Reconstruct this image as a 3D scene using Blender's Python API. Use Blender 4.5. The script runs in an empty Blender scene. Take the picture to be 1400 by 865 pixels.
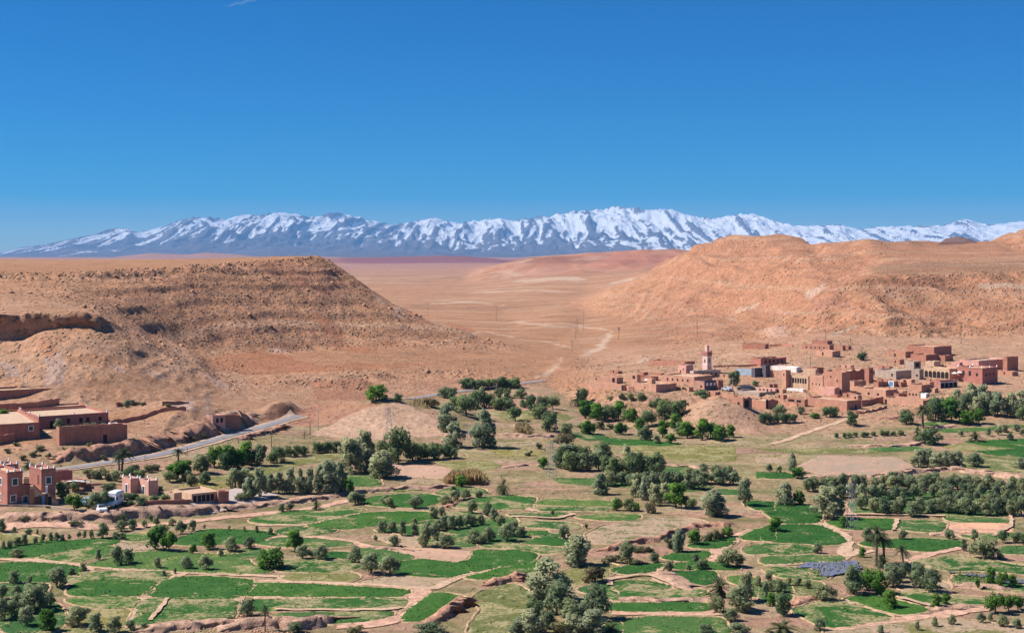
import bpy, bmesh, math, random
import numpy as np
from mathutils import Vector, Matrix
from mathutils.geometry import delaunay_2d_cdt

random.seed(7)
RNG = np.random.default_rng(7)
S = bpy.context.scene
COL = S.collection

# ------------------------------------------------------------------ camera
F, HORIZ, EYE = 1944.0, 350.0, 54.0          # focal length in photo pixels, horizon row, eye height in metres
cam = bpy.data.cameras.new('camera')
camo = bpy.data.objects.new('camera', cam)
COL.objects.link(camo)
cam.sensor_width = 36.0
cam.lens = 36.0 * F / 1400.0
cam.shift_y = -(432.5 - HORIZ) / 1400.0
cam.clip_start, cam.clip_end = 1.0, 200000.0
camo.location = (0, 0, EYE)
camo.rotation_euler = (math.radians(90), 0, 0)
S.camera = camo

# ------------------------------------------------------------------ sky, sun, exposure
SUN_EL, SUN_AZ = 48.0, -88.0                  # azimuth from the view direction (+Y), negative = to the left
w = bpy.data.worlds.new('World')
S.world = w
w.use_nodes = True
nt = w.node_tree
nt.nodes.clear()
wo = nt.nodes.new('ShaderNodeOutputWorld')
bg = nt.nodes.new('ShaderNodeBackground')
sky = nt.nodes.new('ShaderNodeTexSky')
sky.sky_type = 'NISHITA'
sky.sun_disc = False
sky.sun_elevation = math.radians(SUN_EL)
sky.sun_rotation = math.radians(SUN_AZ)
sky.altitude = 2500.0
sky.air_density = 1.0
sky.dust_density = 0.0
sky.ozone_density = 5.0
hs = nt.nodes.new('ShaderNodeHueSaturation')
hs.inputs['Saturation'].default_value = 2.5
hs.inputs['Value'].default_value = 1.0
hs.inputs['Hue'].default_value = 0.508
nt.links.new(sky.outputs[0], hs.inputs['Color'])
nt.links.new(hs.outputs[0], bg.inputs['Color'])
bg.inputs['Strength'].default_value = 0.061
nt.links.new(bg.outputs[0], wo.inputs['Surface'])

sl = bpy.data.lights.new('sun', 'SUN')
sl.energy = 5.0
sl.angle = math.radians(0.53)
sl.color = (1.0, 0.955, 0.90)
so = bpy.data.objects.new('sun', sl)
COL.objects.link(so)
_e, _a = math.radians(SUN_EL), math.radians(SUN_AZ)
to_sun = Vector((math.sin(_a) * math.cos(_e), math.cos(_a) * math.cos(_e), math.sin(_e)))
so.rotation_euler = to_sun.to_track_quat('Z', 'Y').to_euler()
so.location = (0, 0, 300)

S.view_settings.view_transform = 'Standard'
S.view_settings.look = 'None'
S.view_settings.exposure = 0.68
S.view_settings.gamma = 1.0
S.cycles.max_bounces = 6
S.cycles.diffuse_bounces = 3
S.cycles.volume_bounces = 0
S.cycles.transparent_max_bounces = 8

# ------------------------------------------------------------------ numpy noise
_TAB = RNG.random((8, 256, 256))

def vnoise(x, y, k=0):
    xi = np.floor(x).astype(np.int64); yi = np.floor(y).astype(np.int64)
    fx = x - xi; fy = y - yi
    fx = fx * fx * fx * (fx * (fx * 6 - 15) + 10); fy = fy * fy * fy * (fy * (fy * 6 - 15) + 10)
    t = _TAB[k % 8]
    a = t[xi & 255, yi & 255]; b = t[(xi + 1) & 255, yi & 255]
    c = t[xi & 255, (yi + 1) & 255]; d = t[(xi + 1) & 255, (yi + 1) & 255]
    return (a + (b - a) * fx) * (1 - fy) + (c + (d - c) * fx) * fy

def fbm(x, y, octv=5, k=0, gain=0.5, lac=2.03):
    s = 0.0; a = 1.0; n = 0.0
    for i in range(octv):
        s = s + a * (vnoise(x + 17.3 * i, y - 9.1 * i, k + i) * 2 - 1); n += a
        x = x * lac; y = y * lac; a *= gain
    return s / n

def ridged(x, y, octv=5, k=0, gain=0.55, lac=2.07):
    s = 0.0; a = 1.0; n = 0.0; prev = 1.0
    for i in range(octv):
        v = 1 - np.abs(vnoise(x + 31.7 * i, y + 11.9 * i, k + i) * 2 - 1)
        v = v * v
        s = s + a * v * prev; prev = np.clip(v * 1.4, 0, 1); n += a
        x = x * lac; y = y * lac; a *= gain
    return s / n

def sstep(a, b, x):
    t = np.clip((x - a) / (b - a), 0, 1)
    return t * t * (3 - 2 * t)

def gsmooth(v, sig, axis=0):
    r = max(1, int(3 * sig)); kx = np.exp(-0.5 * (np.arange(-r, r + 1) / sig) ** 2); kx /= kx.sum()
    v = np.moveaxis(v, axis, 0)
    p = np.concatenate([np.repeat(v[:1], r, 0), v, np.repeat(v[-1:], r, 0)], 0)
    out = sum(kx[i] * p[i:i + v.shape[0]] for i in range(2 * r + 1))
    return np.moveaxis(out, 0, axis)

# ------------------------------------------------------------------ object helpers
def srgb(r, g, b):
    f = lambda c: (c / 255 / 12.92) if c / 255 <= 0.04045 else ((c / 255 + 0.055) / 1.055) ** 2.4
    return (f(r), f(g), f(b))

def mesh_np(name, verts, faces):
    """verts (n,3), faces list or (m,3|4) array -> mesh"""
    me = bpy.data.meshes.new(name)
    v = np.asarray(verts, dtype=np.float32)
    if isinstance(faces, np.ndarray):
        m, k = faces.shape
        me.vertices.add(len(v)); me.vertices.foreach_set('co', v.ravel())
        me.loops.add(m * k); me.loops.foreach_set('vertex_index', faces.astype(np.int32).ravel())
        me.polygons.add(m)
        me.polygons.foreach_set('loop_start', np.arange(0, m * k, k, dtype=np.int32))
        me.polygons.foreach_set('loop_total', np.full(m, k, dtype=np.int32))
        me.update(calc_edges=True)
    else:
        me.from_pydata([tuple(map(float, p)) for p in v], [], faces)
    me.validate()
    return me

def link(name, me, mat=None, parent=None, **props):
    o = bpy.data.objects.new(name, me)
    COL.objects.link(o)
    if mat is not None and me is not None and len(me.materials) == 0:
        me.materials.append(mat)
    if parent is not None:
        o.parent = parent
    for k, v in props.items():
        if v: o[k] = v
    return o

def empty(name, loc, label, category, rz=0.0, group=None):
    o = bpy.data.objects.new(name, None)
    o.empty_display_size = 0.5
    COL.objects.link(o)
    o.location = loc; o.rotation_euler = (0, 0, rz)
    o['label'] = label; o['category'] = category
    if group: o['group'] = group
    return o

def smooth(me, on=True):
    me.polygons.foreach_set('use_smooth', np.full(len(me.polygons), on))

def tube(V, Fc, pts, rad, k=5):
    base = len(V)
    for i, (p, r) in enumerate(zip(pts, rad)):
        p = Vector(p)
        d = (Vector(pts[min(i + 1, len(pts) - 1)]) - Vector(pts[max(i - 1, 0)])).normalized()
        u = d.orthogonal().normalized(); v = d.cross(u)
        for j in range(k):
            a = 2 * math.pi * j / k
            V.append(tuple(p + (u * math.cos(a) + v * math.sin(a)) * r))
    for i in range(len(pts) - 1):
        for j in range(k):
            a, b_ = base + i * k + j, base + i * k + (j + 1) % k
            Fc.append((a, b_, b_ + k, a + k))

# ------------------------------------------------------------------ materials
def newmat(name):
    m = bpy.data.materials.new(name); m.use_nodes = True
    t = m.node_tree; t.nodes.clear()
    o = t.nodes.new('ShaderNodeOutputMaterial'); b = t.nodes.new('ShaderNodeBsdfPrincipled')
    b.inputs['Specular IOR Level'].default_value = 0.15
    b.inputs['Roughness'].default_value = 0.9
    t.links.new(b.outputs[0], o.inputs['Surface'])
    return m, t, b

def nd(t, kind, **kw):
    n = t.nodes.new(kind)
    for k, v in kw.items():
        if k in n.inputs: n.inputs[k].default_value = v
        else: setattr(n, k, v)
    return n

def mixrgb(t, a, b, fac, mode='MIX'):
    n = t.nodes.new('ShaderNodeMix'); n.data_type = 'RGBA'; n.blend_type = mode
    for sock, val in ((n.inputs[6], a), (n.inputs[7], b), (n.inputs[0], fac)):
        if hasattr(val, 'is_linked') or hasattr(val, 'node'): t.links.new(val, sock)
        elif isinstance(val, (int, float)): sock.default_value = val
        else: sock.default_value = (*val, 1.0)
    return n.outputs[2]

def ramp(t, sock, *stops):
    r = t.nodes.new('ShaderNodeValToRGB')
    e = r.color_ramp.elements
    while len(e) < len(stops): e.new(0.5)
    for q, (p, c) in zip(e, stops):
        q.position = p; q.color = (c, c, c, 1) if isinstance(c, (int, float)) else (*c, 1)
    t.links.new(sock, r.inputs[0])
    return r.outputs[0]

def noise(t, scale, detail=5.0, rough=0.6, coord=None, dist=0.0):
    n = nd(t, 'ShaderNodeTexNoise', Scale=scale, Detail=detail, Roughness=rough, Distortion=dist)
    if coord is not None: t.links.new(coord, n.inputs['Vector'])
    return n.outputs['Fac']

def bump(t, b, h, strength, dist):
    n = nd(t, 'ShaderNodeBump', Strength=strength, Distance=dist)
    t.links.new(h, n.inputs['Height']); t.links.new(n.outputs[0], b.inputs['Normal'])

def simple(name, c, var=0.12, scale=1.5, rough=0.9, bmp=0.3, bdist=0.05, spec=0.15, metal=0.0):
    m, t, b = newmat(name)
    g = t.nodes.new('ShaderNodeTexCoord').outputs['Object']
    n = noise(t, scale, 6, 0.65, g)
    d = tuple(x * (1 - var * 1.6) for x in c); l = tuple(min(1, x * (1 + var * 1.6)) for x in c)
    t.links.new(ramp(t, n, (0.3, d), (0.7, l)), b.inputs['Base Color'])
    b.inputs['Roughness'].default_value = rough
    b.inputs['Specular IOR Level'].default_value = spec
    b.inputs['Metallic'].default_value = metal
    if bmp: bump(t, b, noise(t, scale * 5, 4, 0.6, g), bmp, bdist)
    return m
# ------------------------------------------------------------------ terrain: one polar height field, sliced into named pieces
def Zp(py, Y): return EYE - (py - HORIZ) * Y / F
def P(px, Y, py): return (px, Y, Zp(py, Y))

LAY = [
 [(-900, 40, -2), (2300, 40, -2)],
 [(-900, 200, 0), (2300, 200, 0)],
 [(-900, 277, 0), (100, 278, 0), (300, 299, 0), (420, 308, 0), (500, 325, .2), (700, 330, .3), (2300, 330, .3)],
 [(-900, 287, 2.6), (100, 287, 2.6), (200, 290, 2.6), (300, 305, 1.6), (420, 318, 1), (500, 334, .9), (700, 336, .6), (2300, 336, .6)],
 [(-900, 332, 3.3), (0, 333, 3.4), (100, 337, 3.6), (250, 372, 4.2), (400, 423, 5), (560, 488, 5.2), (740, 545, 6), (800, 470, 2), (850, 440, 1.2), (1000, 402, 1.1), (1400, 402, 1.2), (2300, 402, 1.2)],
 [(-900, 353, 7), (175, 353, 7), (230, 382, 8), (300, 399, 6.6), (400, 436, 6), (560, 502, 5.6), (740, 562, 6.5), (800, 500, 6), (850, 480, 7.5), (950, 455, 5), (1000, 450, 5.4), (1150, 440, 5.3), (1300, 470, 8), (1400, 470, 7.2), (2300, 470, 7)],
 [(-900, 410, 11), (100, 410, 11), (200, 420, 10), (300, 441, 8.5), (340, 458, 8), (400, 480, 7.5), (560, 540, 8), (740, 600, 8), (800, 565, 9), (850, 540, 9.5), (1000, 560, 12), (1120, 600, 16), (1300, 620, 15), (1400, 600, 13), (2300, 600, 13)],
 [(-900, 470, 24), (0, 470, 26), (32, 471, 26.5), (60, 472, 30.5), (100, 473, 31.7), (130, 474, 32), (160, 477, 30), (200, 480, 24), (300, 482, 12), (340, 492, 9.6), (400, 520, 9), (560, 580, 9.5), (740, 640, 8.5), (800, 640, 8), (900, 622, 9.5), (1000, 640, 13), (1120, 640, 17.5), (1300, 660, 16), (1400, 660, 17), (2300, 660, 17)],
 [(-900, 473, 34), (0, 473, 34.5), (90, 474, 35.4), (130, 476.5, 35), (146, 478, 32.5), (165, 481, 30.2), (200, 484, 24.4), (300, 486, 12.2), (340, 496, 9.7), (400, 524, 9), (560, 584, 9.5), (740, 644, 8.5), (800, 644, 8), (900, 626, 9.5), (1000, 644, 13), (1120, 644, 17.8), (1300, 664, 16.6), (1400, 664, 17.6), (2300, 664, 17.6)],
 [(-900, 540, 40.5), (0, 540, 40.5), (100, 540, 37.5), (160, 545, 31), (200, 560, 24), (250, 580, 17.5), (300, 590, 13.5), (400, 620, 13), (470, 640, 13), (560, 650, 12), (650, 665, 10), (740, 682, 7.5), (800, 760, 6), (900, 760, 8.5), (1000, 800, 15), (1120, 700, 21), (1300, 700, 24), (1400, 692, 24), (2300, 690, 24)],
 [(-900, 580, 43.5), (0, 580, 44), (100, 587, 44), (200, 626, 46), (300, 660, 48.2), (400, 700, 51.2), (440, 714, 51.6), (470, 722, 46), (510, 718, 36.5), (550, 712, 27.6), (600, 707, 19.6), (650, 706, 14.6), (700, 712, 9.2), (760, 722, 6), (800, 900, 5.5), (900, 900, 10), (1000, 950, 16), (1060, 850, 22), (1120, 742, 30), (1180, 742, 36), (1300, 760, 40), (1400, 760, 41), (2300, 760, 42)],
 [(-900, 586, 46), (0, 586, 46.6), (100, 593, 46.6), (200, 632, 48.2), (300, 666, 50.4), (400, 705, 53), (435, 718, 53.2), (452, 724, 51.5), (470, 728, 46.5), (510, 725, 36.2), (550, 720, 27), (600, 716, 19), (650, 714, 14), (700, 720, 8.8), (760, 732, 5.8), (800, 915, 5.5), (900, 915, 10.4), (1000, 960, 17), (1060, 862, 23), (1120, 752, 34), (1180, 753, 42), (1300, 769, 45), (1400, 768, 45.4), (2300, 768, 46)],
 [(-900, 900, 50.8), (0, 900, 50.8), (200, 900, 51.6), (400, 900, 53.4), (435, 860, 53.3), (455, 830, 46), (470, 822, 30), (550, 790, 14), (650, 762, 8), (760, 782, 5), (800, 1100, 5), (850, 1100, 8), (900, 1100, 16), (1000, 1050, 33), (1100, 950, 47), (1200, 900, 51.5), (1300, 900, 53), (1400, 900, 53.5), (2300, 900, 55)],
 [(-900, 1300, 51), (0, 1300, 51), (435, 1000, 50), (455, 1000, 34), (470, 1000, 10), (700, 1000, 4), (800, 1300, 10), P(838, 1300, 390), P(870, 1290, 379), P(907, 1280, 354), P(929, 1270, 339), P(953, 1260, 330), P(980, 1250, 321), P(1000, 1250, 319), P(1030, 1240, 321), P(1060, 1220, 324), P(1085, 1180, 330), P(1110, 1150, 336), P(1150, 1090, 330), P(1187, 1050, 325.5), P(1220, 1070, 331), P(1245, 1090, 328.5), P(1287, 1150, 331), P(1350, 1200, 330), P(1380, 1200, 326), P(1410, 1200, 314), P(1600, 1200, 305), (2300, 1200, 80)],
 [(-900, 2000, 44), (0, 2000, 44), (435, 1600, 20), (470, 1500, 2), (700, 1500, 2), (800, 1800, 4), (860, 1800, 14), (907, 1800, 36), (980, 1800, 48), (1400, 1800, 50), (2300, 1800, 50)],
 [(-900, 2600, 40), (0, 2600, 40), (400, 2600, 24), (480, 2600, 3), (640, 2600, 4), (700, 2600, 13), (760, 2600, 22), (860, 2600, 28), (1400, 2600, 40), (2300, 2600, 40)],
 [(-900, 3000, 36), (0, 3000, 36), (400, 3000, 20), (480, 3000, 5), (640, 3000, 9), P(676, 3000, 364), P(700, 3000, 355), P(720, 3000, 351), P(753, 3000, 347), P(800, 3000, 345), P(860, 3000, 342), P(913, 3000, 341), (1000, 3000, 62), P(1280, 3000, 334), P(1297, 3000, 323), P(1318, 3000, 322.5), P(1336, 3000, 330), (1360, 3000, 60), (2300, 3000, 60)],
 [(-900, 5500, 26), (0, 5500, 26), (400, 5500, 18), (640, 5500, 20), (1000, 5500, 24), (2300, 5500, 24)],
 [(-900, 7250, 24), P(0, 7250, 358), P(440, 7250, 359), P(520, 7250, 360), P(600, 7250, 360), P(680, 7250, 360), P(900, 7250, 358), (2300, 7250, 26)],
 [(-900, 7500, 30), P(0, 7500, 356), P(380, 7500, 352), P(444, 7500, 351.5), P(470, 7500, 351), P(520, 7500, 350.3), P(570, 7500, 349.2), P(600, 7500, 348.2), P(640, 7500, 349.5), P(670, 7500, 352), P(700, 7500, 357), P(900, 7500, 356), (2300, 7500, 30)],
 [(-900, 8600, 30), (2300, 8600, 30)],
 [(-900, 11500, 34), (2300, 11500, 34)],
 [(-900, 12000, 46), P(0, 12000, 351), P(150, 12000, 352), P(180, 12000, 348), P(205, 12000, 344.3), P(230, 12000, 346), P(255, 12000, 347), P(282, 12000, 343.6), P(325, 12000, 346.5), P(355, 12000, 351), P(420, 12000, 349.5), P(480, 12000, 352), P(800, 12000, 353), (2300, 12000, 46)],
 [(-900, 14000, 40), (2300, 14000, 40)],
 [(-900, 22000, 40), (2300, 22000, 40)],
]
GPX = np.unique(np.concatenate([np.arange(-900, -40, 30.0), np.arange(-40, 1441, 3.0), np.arange(1460, 2301, 30.0)]))
GY = np.concatenate([np.arange(40, 196, 6.0), np.arange(196, 345, .75), np.arange(345, 500, .85), np.arange(500, 800, 1.1),
                     np.arange(800, 1320, 3.4), np.arange(1320, 3150, 14.0), np.arange(3150, 7100, 80.0), np.arange(7100, 7600, 25.0), np.arange(7600, 11400, 200.0), np.arange(11400, 12200, 60.0), np.arange(12200, 22001, 400.0)])
NC, NR = len(GPX), len(GY)
LY = np.array([np.interp(GPX, [k[0] for k in L], [k[1] for k in L]) for L in LAY])
LZ = np.array([np.interp(GPX, [k[0] for k in L], [k[2] for k in L]) for L in LAY])
_in = (GPX > -40) & (GPX < 1440)
for A, sg in ((LY, 4.0), (LZ, 2.2)):
    for k in range(len(LAY)):
        sk = sg if k < 17 else 1.0
        A[k, _in] = gsmooth(A[k], sk)[_in]
for k in range(1, len(LAY)): LY[k] = np.maximum(LY[k], LY[k - 1] + 1.5)
GZ = np.zeros((NR, NC))
for c in range(NC):
    GZ[:, c] = np.interp(GY, LY[:, c], LZ[:, c])
ROW = np.repeat(GY[:, None], NC, 1)
PXG = np.repeat(GPX[None, :], NR, 0)
GX = (PXG - 700) / F * ROW
# round the breaks along each column a little (less at the cliff band)
_zs = gsmooth(GZ, 3.0, 0)
_cl = sstep(462, 468, ROW) * (1 - sstep(482, 488, ROW)) * (1 - sstep(140, 175, PXG))
GZ = GZ * _cl + _zs * (1 - _cl)
# local mounds: (px, Y, height, sx, sy, flatness)
def mound(px, Y, h, sx, sy, p=2.0, wob=0.25):
    global GZ
    x0 = (px - 700) / F * Y
    ang = fbm(GX / 9.0 + px, GX * 0 + ROW / 9.0, 3, 1)
    r = np.sqrt(((GX - x0) / sx) ** 2 + ((ROW - Y) / sy) ** 2) * (1 + wob * ang)
    GZ = GZ + h * np.exp(-r ** p)
mound(534, 440, 6.0, 16, 20, 1.7, 0.08)        # smooth cone beside the road
mound(610, 436, 1.2, 10, 12)
mound(385, 434, 3.8, 5.4, 5.5, 3.2, 0.3)         # dark bluff at the road bend
mound(262, 402, 4.6, 17, 15, 3.0, 0.15)        # round knoll below the ruined wall
mound(120, 348, 0.8, 20, 5, 3.0)
mound(978, 436, 6.0, 12, 13, 2.6, 0.12)        # earth knoll below the mosque
mound(1315, 458, 2.0, 13, 10, 3.0, 0.15)
mound(470, 535, 3.4, 18, 10, 3.0, 0.3)
mound(430, 512, 2.6, 22, 9, 4.0, 0.3)
mound(620, 560, 2.2, 30, 10, 3.0, 0.3)
mound(1100, 735, 6, 18, 18, 2.0, 0.2)
mound(1205, 700, 10, 26, 26, 2.2, 0.25)
mound(1040, 1000, 8, 30, 30, 2.0, 0.3)
def lod(sx, sy, octv, k, m=None):
    """world-space noise whose grain grows with distance in octaves (never with the view)"""
    x, y, lv = GX.ravel(), ROW.ravel(), np.log2(np.clip(ROW / 700.0, 0.5, 12)).ravel()
    out = np.zeros(x.shape)
    for l in range(-1, 4):
        wgt = np.clip(1 - np.abs(lv - l), 0, 1)
        i = np.nonzero(wgt)[0]
        f_ = 2.0 ** l
        out[i] += wgt[i] * fbm(x[i] / sx / f_ + 7 * l, y[i] / sy / f_, octv, k)
    return out.reshape(GX.shape)
# slope / hill mask and relief
_dzy = np.gradient(gsmooth(GZ, 4, 0), axis=0) / np.gradient(ROW, axis=0)
_dzx = np.gradient(gsmooth(GZ, 4, 1), axis=1) / np.maximum(np.gradient(GX, axis=1), 1e-3)
SLOPE = gsmooth(gsmooth(np.sqrt(_dzy ** 2 + _dzx ** 2), 4, 0), 3, 1)
HILL = sstep(0.06, 0.22, SLOPE) * sstep(470, 500, ROW + 60 * sstep(0, 400, 400 - PXG))
RIGHT = sstep(820, 960, PXG) * sstep(640, 720, ROW)
far = np.clip(ROW / 700.0, 0.5, 6)
# strata benches: stiffen the height into soft steps
def benches(z, step, ph):
    u = z / step + ph
    f = u - np.floor(u)
    return (np.floor(u) + sstep(0.30, 0.70, f) - ph) * step
_ph = 0.8 * fbm(GX / 90, ROW / 90, 3, 2)
_bm = np.clip(0.55 + 1.4 * fbm(GX / 60, ROW / 60, 3, 3), 0, 1)
_b = HILL * _bm * (0.3 + 0.35 * RIGHT)
GZ = GZ * (1 - _b) + benches(GZ, 7.0, _ph) * _b
_top = (1 - sstep(470, 520, PXG)) * sstep(35, 41, GZ) * HILL * 0.2
GZ = GZ * (1 - _top) + benches(GZ, 3.4, _ph) * _top
# gullies running down the slopes, boulders and lumps
gx = GX + 9 * fbm(GX / 40, ROW / 40, 3, 4)
gul = ridged(gx / (24.0 + 20 * RIGHT), ROW / (110.0 + 60 * RIGHT), 4, 1) - 0.4
GZ = GZ + HILL * gul * (0.9 + 4.6 * RIGHT)
GZ = GZ + HILL * (0.9 - 0.2 * RIGHT) * lod(13, 13, 4, 5) + RIGHT * HILL * 2.2 * (ridged((GX + 0.4 * ROW) / 34, (ROW - 0.3 * GX) / 150, 4, 7) - 0.45)
GZ = GZ + RIGHT * (1 - HILL) * 0.8 * lod(22, 22, 4, 5)
GZ = GZ + RIGHT * HILL * (6.5 * fbm(GX / 85, ROW / 85, 3, 2) + 0.25 * (ridged(GX / 9, ROW / 12, 4, 6) - 0.45))
GZ = GZ + RIGHT * HILL * 11.0 * (ridged((GX + 0.45 * ROW) / 170, (ROW - 0.3 * GX) / 420, 3, 4, 0.45) - 0.5)
MID = sstep(2450, 2700, ROW) * (1 - sstep(3020, 3250, ROW)) * sstep(640, 720, PXG)
GZ = GZ + MID * (9.0 * fbm(GX / 170, ROW / 170, 4, 3) + 8.0 * (ridged(GX / 95, ROW / 160, 3, 5) - 0.5))
GZ = GZ + (1 - HILL) * sstep(360, 400, ROW) * (1 - sstep(620, 700, ROW)) * 0.35 * fbm(GX / 6, ROW / 6, 4, 2)
_fine = sstep(462, 520, ROW) * np.clip(far, 0.5, 1.6)
_lump = ridged(GX / 5.5, ROW / 5.5, 4, 3)
GZ = GZ + HILL * _fine * (1 - 0.5 * RIGHT) * (1 - 0.85 * _cl) * ((_lump - 0.45) * 0.42 + 0.5 * fbm(GX / 2.4, ROW / 2.4, 3, 6))
# rocky rim of the left mesa and the overhanging cliff band
_rim = np.exp(-((ROW - np.interp(PXG, GPX, LY[11])) / 7.0) ** 2) * (1 - sstep(445, 475, PXG))
GZ = GZ + _rim * (1.8 * (ridged(GX / 6.0, ROW / 5.0, 4, 2) - 0.45) + 0.8 * fbm(GX / 2.0, ROW / 2.0, 2, 5))
_ledge = np.exp(-((ROW - np.interp(PXG, GPX, LY[11])) / 9.0) ** 2) * sstep(1130, 1200, PXG)
GZ = GZ + _ledge * 2.4 * (ridged(GX / 9.0, ROW / 7.0, 4, 4) - 0.4)
# gentle rises of the plain and roughness of the valley floor
plain = sstep(620, 900, ROW) * (1 - HILL) * (1 - sstep(9000, 11000, ROW))
GZ = GZ + plain * 1.3 * far ** 0.9 * lod(110, 34, 4, 7)
vall = (1 - sstep(480, 560, ROW))
GZ = GZ + vall * 0.10 * fbm(GX / 7, ROW / 7, 3, 3) * sstep(190, 205, ROW)
_scarp = sstep(440, 452, ROW) * (1 - sstep(478, 490, ROW)) * sstep(780, 820, PXG) * (1 - sstep(1010, 1080, PXG) * 0.6)
GZ = GZ + _scarp * 2.2 * (ridged(GX / 6, ROW / 9, 3, 6) - 0.4)
_bank = sstep(0.18, 0.3, SLOPE) * vall * (1 - sstep(330, 420, PXG)) * sstep(340, 344, ROW)
GZ = GZ + _bank * 1.0 * (ridged(GX / 5, ROW / 7, 3, 1) - 0.4)

# the road bed is levelled into the ground
def carve(pts, half, soft):
    global GZ
    W3 = [ground(*p) for p in pts]
    L = []
    for a_, b2 in zip(W3[:-1], W3[1:]):
        k = max(1, int((b2 - a_).length / 1.5)); L += [a_.lerp(b2, i / k) for i in range(k)]
    L = np.array([tuple(p) for p in L]); L[:, 2] = gsmooth(L[:, 2], 6)
    m = (ROW > L[:, 1].min() - 12) & (ROW < L[:, 1].max() + 12) & (GX > L[:, 0].min() - 12) & (GX < L[:, 0].max() + 12)
    rr, cc = np.nonzero(m)
    d = np.full(len(rr), 1e9); z = np.zeros(len(rr))
    for p in L:
        q = np.hypot(GX[rr, cc] - p[0], ROW[rr, cc] - p[1]); k = q < d
        d[k] = q[k]; z[k] = p[2]
    a = 1 - sstep(half, soft, d)
    GZ[rr, cc] = GZ[rr, cc] * (1 - a) + z * a

def col_profile(px):
    c = np.searchsorted(GPX, px) - 1
    c = int(np.clip(c, 0, NC - 2)); t = (px - GPX[c]) / (GPX[c + 1] - GPX[c])
    return GZ[:, c] * (1 - t) + GZ[:, c + 1] * t

def ground(px, py):
    """first point of the terrain met by the line of sight through a photo pixel"""
    z = col_profile(px)
    q = HORIZ + (EYE - z) * F / GY
    k = np.nonzero((q <= py) & (GY > 60))[0]
    i = int(k[0]) if len(k) else NR - 1
    i = max(i, 1)
    t = (q[i - 1] - py) / max(q[i - 1] - q[i], 1e-6); t = min(max(t, 0), 1)
    Y = GY[i - 1] * (1 - t) + GY[i] * t
    return Vector(((px - 700) / F * Y, Y, z[i - 1] * (1 - t) + z[i] * t))

def zat(x, y):
    x = np.asarray(x, float); y = np.asarray(y, float)
    px = 700 + F * x / y
    c = np.clip(np.searchsorted(GPX, px) - 1, 0, NC - 2); r = np.clip(np.searchsorted(GY, y) - 1, 0, NR - 2)
    u = np.clip((px - GPX[c]) / (GPX[c + 1] - GPX[c]), 0, 1); v = np.clip((y - GY[r]) / (GY[r + 1] - GY[r]), 0, 1)
    return (GZ[r, c] * (1 - u) + GZ[r, c + 1] * u) * (1 - v) + (GZ[r + 1, c] * (1 - u) + GZ[r + 1, c + 1] * u) * v

ROADL = [(60,645),(100,640),(140,634),(180,629),(220,622),(250,614),(290,603),(330,592),(360,584),(392,574),(410,569)]
ROADF = [(560,546),(600,539.5),(640,534),(690,527.5),(720,523.5),(745,520.5)]
carve(ROADL, 3.2, 6.5); carve(ROADF, 3.2, 7.0)
# ---- what the ground is made of (albedo per vertex)
PYG = HORIZ + (EYE - GZ) * F / ROW
OCHRE, TAN, PALE, RED, PINK, PURP = (.53, .273, .153), (.435, .228, .124), (.60, .45, .32), (.40, .165, .085), (.50, .29, .20), (.30, .15, .125)
n1 = lod(55, 30, 5, 0); n2 = lod(22, 11, 5, 2); n3 = lod(4, 3, 4, 4); w1 = lod(9, 12, 4, 1); w2 = lod(9, 12, 4, 3)
def lay(c, m):
    global GC
    GC = GC * (1 - m[..., None]) + np.array(c) * m[..., None]
GC = np.ones((NR, NC, 3)) * np.array(TAN)
lay(OCHRE, HILL * 0.85)
lay((.455, .215, .122), RIGHT * 0.8)
lay(PALE, plain * sstep(0.12, 0.5, n2) * 0.45)
lay((.29, .165, .095), plain * sstep(0.0, 0.4, lod(150, 16, 5, 3)) * 0.55)
lay((.55, .37, .24), plain * sstep(0.05, 0.4, lod(130, 12, 5, 6)) * 0.5)
lay((.30, .19, .11), plain * sstep(0.1, 0.5, -n2) * 0.45)
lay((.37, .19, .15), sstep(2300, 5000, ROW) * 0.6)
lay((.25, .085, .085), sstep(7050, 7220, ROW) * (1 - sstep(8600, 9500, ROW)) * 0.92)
lay((.20, .08, .075), sstep(7330, 7380, ROW) * (1 - sstep(7420, 7480, ROW)) * 0.5)
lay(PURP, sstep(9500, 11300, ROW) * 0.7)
lay((.44, .22, .14), sstep(2500, 2700, ROW) * (1 - sstep(3050, 3300, ROW)) * sstep(650, 700, PXG) * 0.6)
lay((.42, .21, .11), (1 - sstep(455, 480, PXG)) * sstep(560, 640, ROW) * (1 - HILL) * 0.5)
# horizontal strata tints on the slopes
_st = fbm(GZ / 2.3 + 3 * _ph, GZ * 0 + GX / 400, 3, 5)
lay(PALE, HILL * sstep(0.15, 0.6, _st) * 0.28); lay((.27, .135, .07), HILL * sstep(0.1, 0.6, -_st) * 0.35)
lay((.21, .10, .055), HILL * sstep(0.1, 0.5, n3) * 0.35)
lay((.20, .10, .055), np.clip(HILL + RIGHT, 0, 1) * sstep(0.12, 0.5, lod(9, 6, 4, 6)) * 0.35)
lay((.50, .29, .17), np.clip(HILL + RIGHT, 0, 1) * sstep(0.15, 0.5, lod(12, 7, 4, 7)) * 0.5)
lay((.22, .125, .07), (1 - HILL) * sstep(0.12, 0.5, lod(7, 4, 4, 6)) * 0.4 * sstep(345, 420, ROW))
lay(RED, HILL * sstep(0.35, 0.6, n1 + 0.3 * n2) * 0.5)
lay((.22, .11, .06), np.clip(_rim * 0.35 + _cl * 0.35 + _ledge * 0.35, 0, 1) * sstep(-0.3, 0.4, n3))
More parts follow.
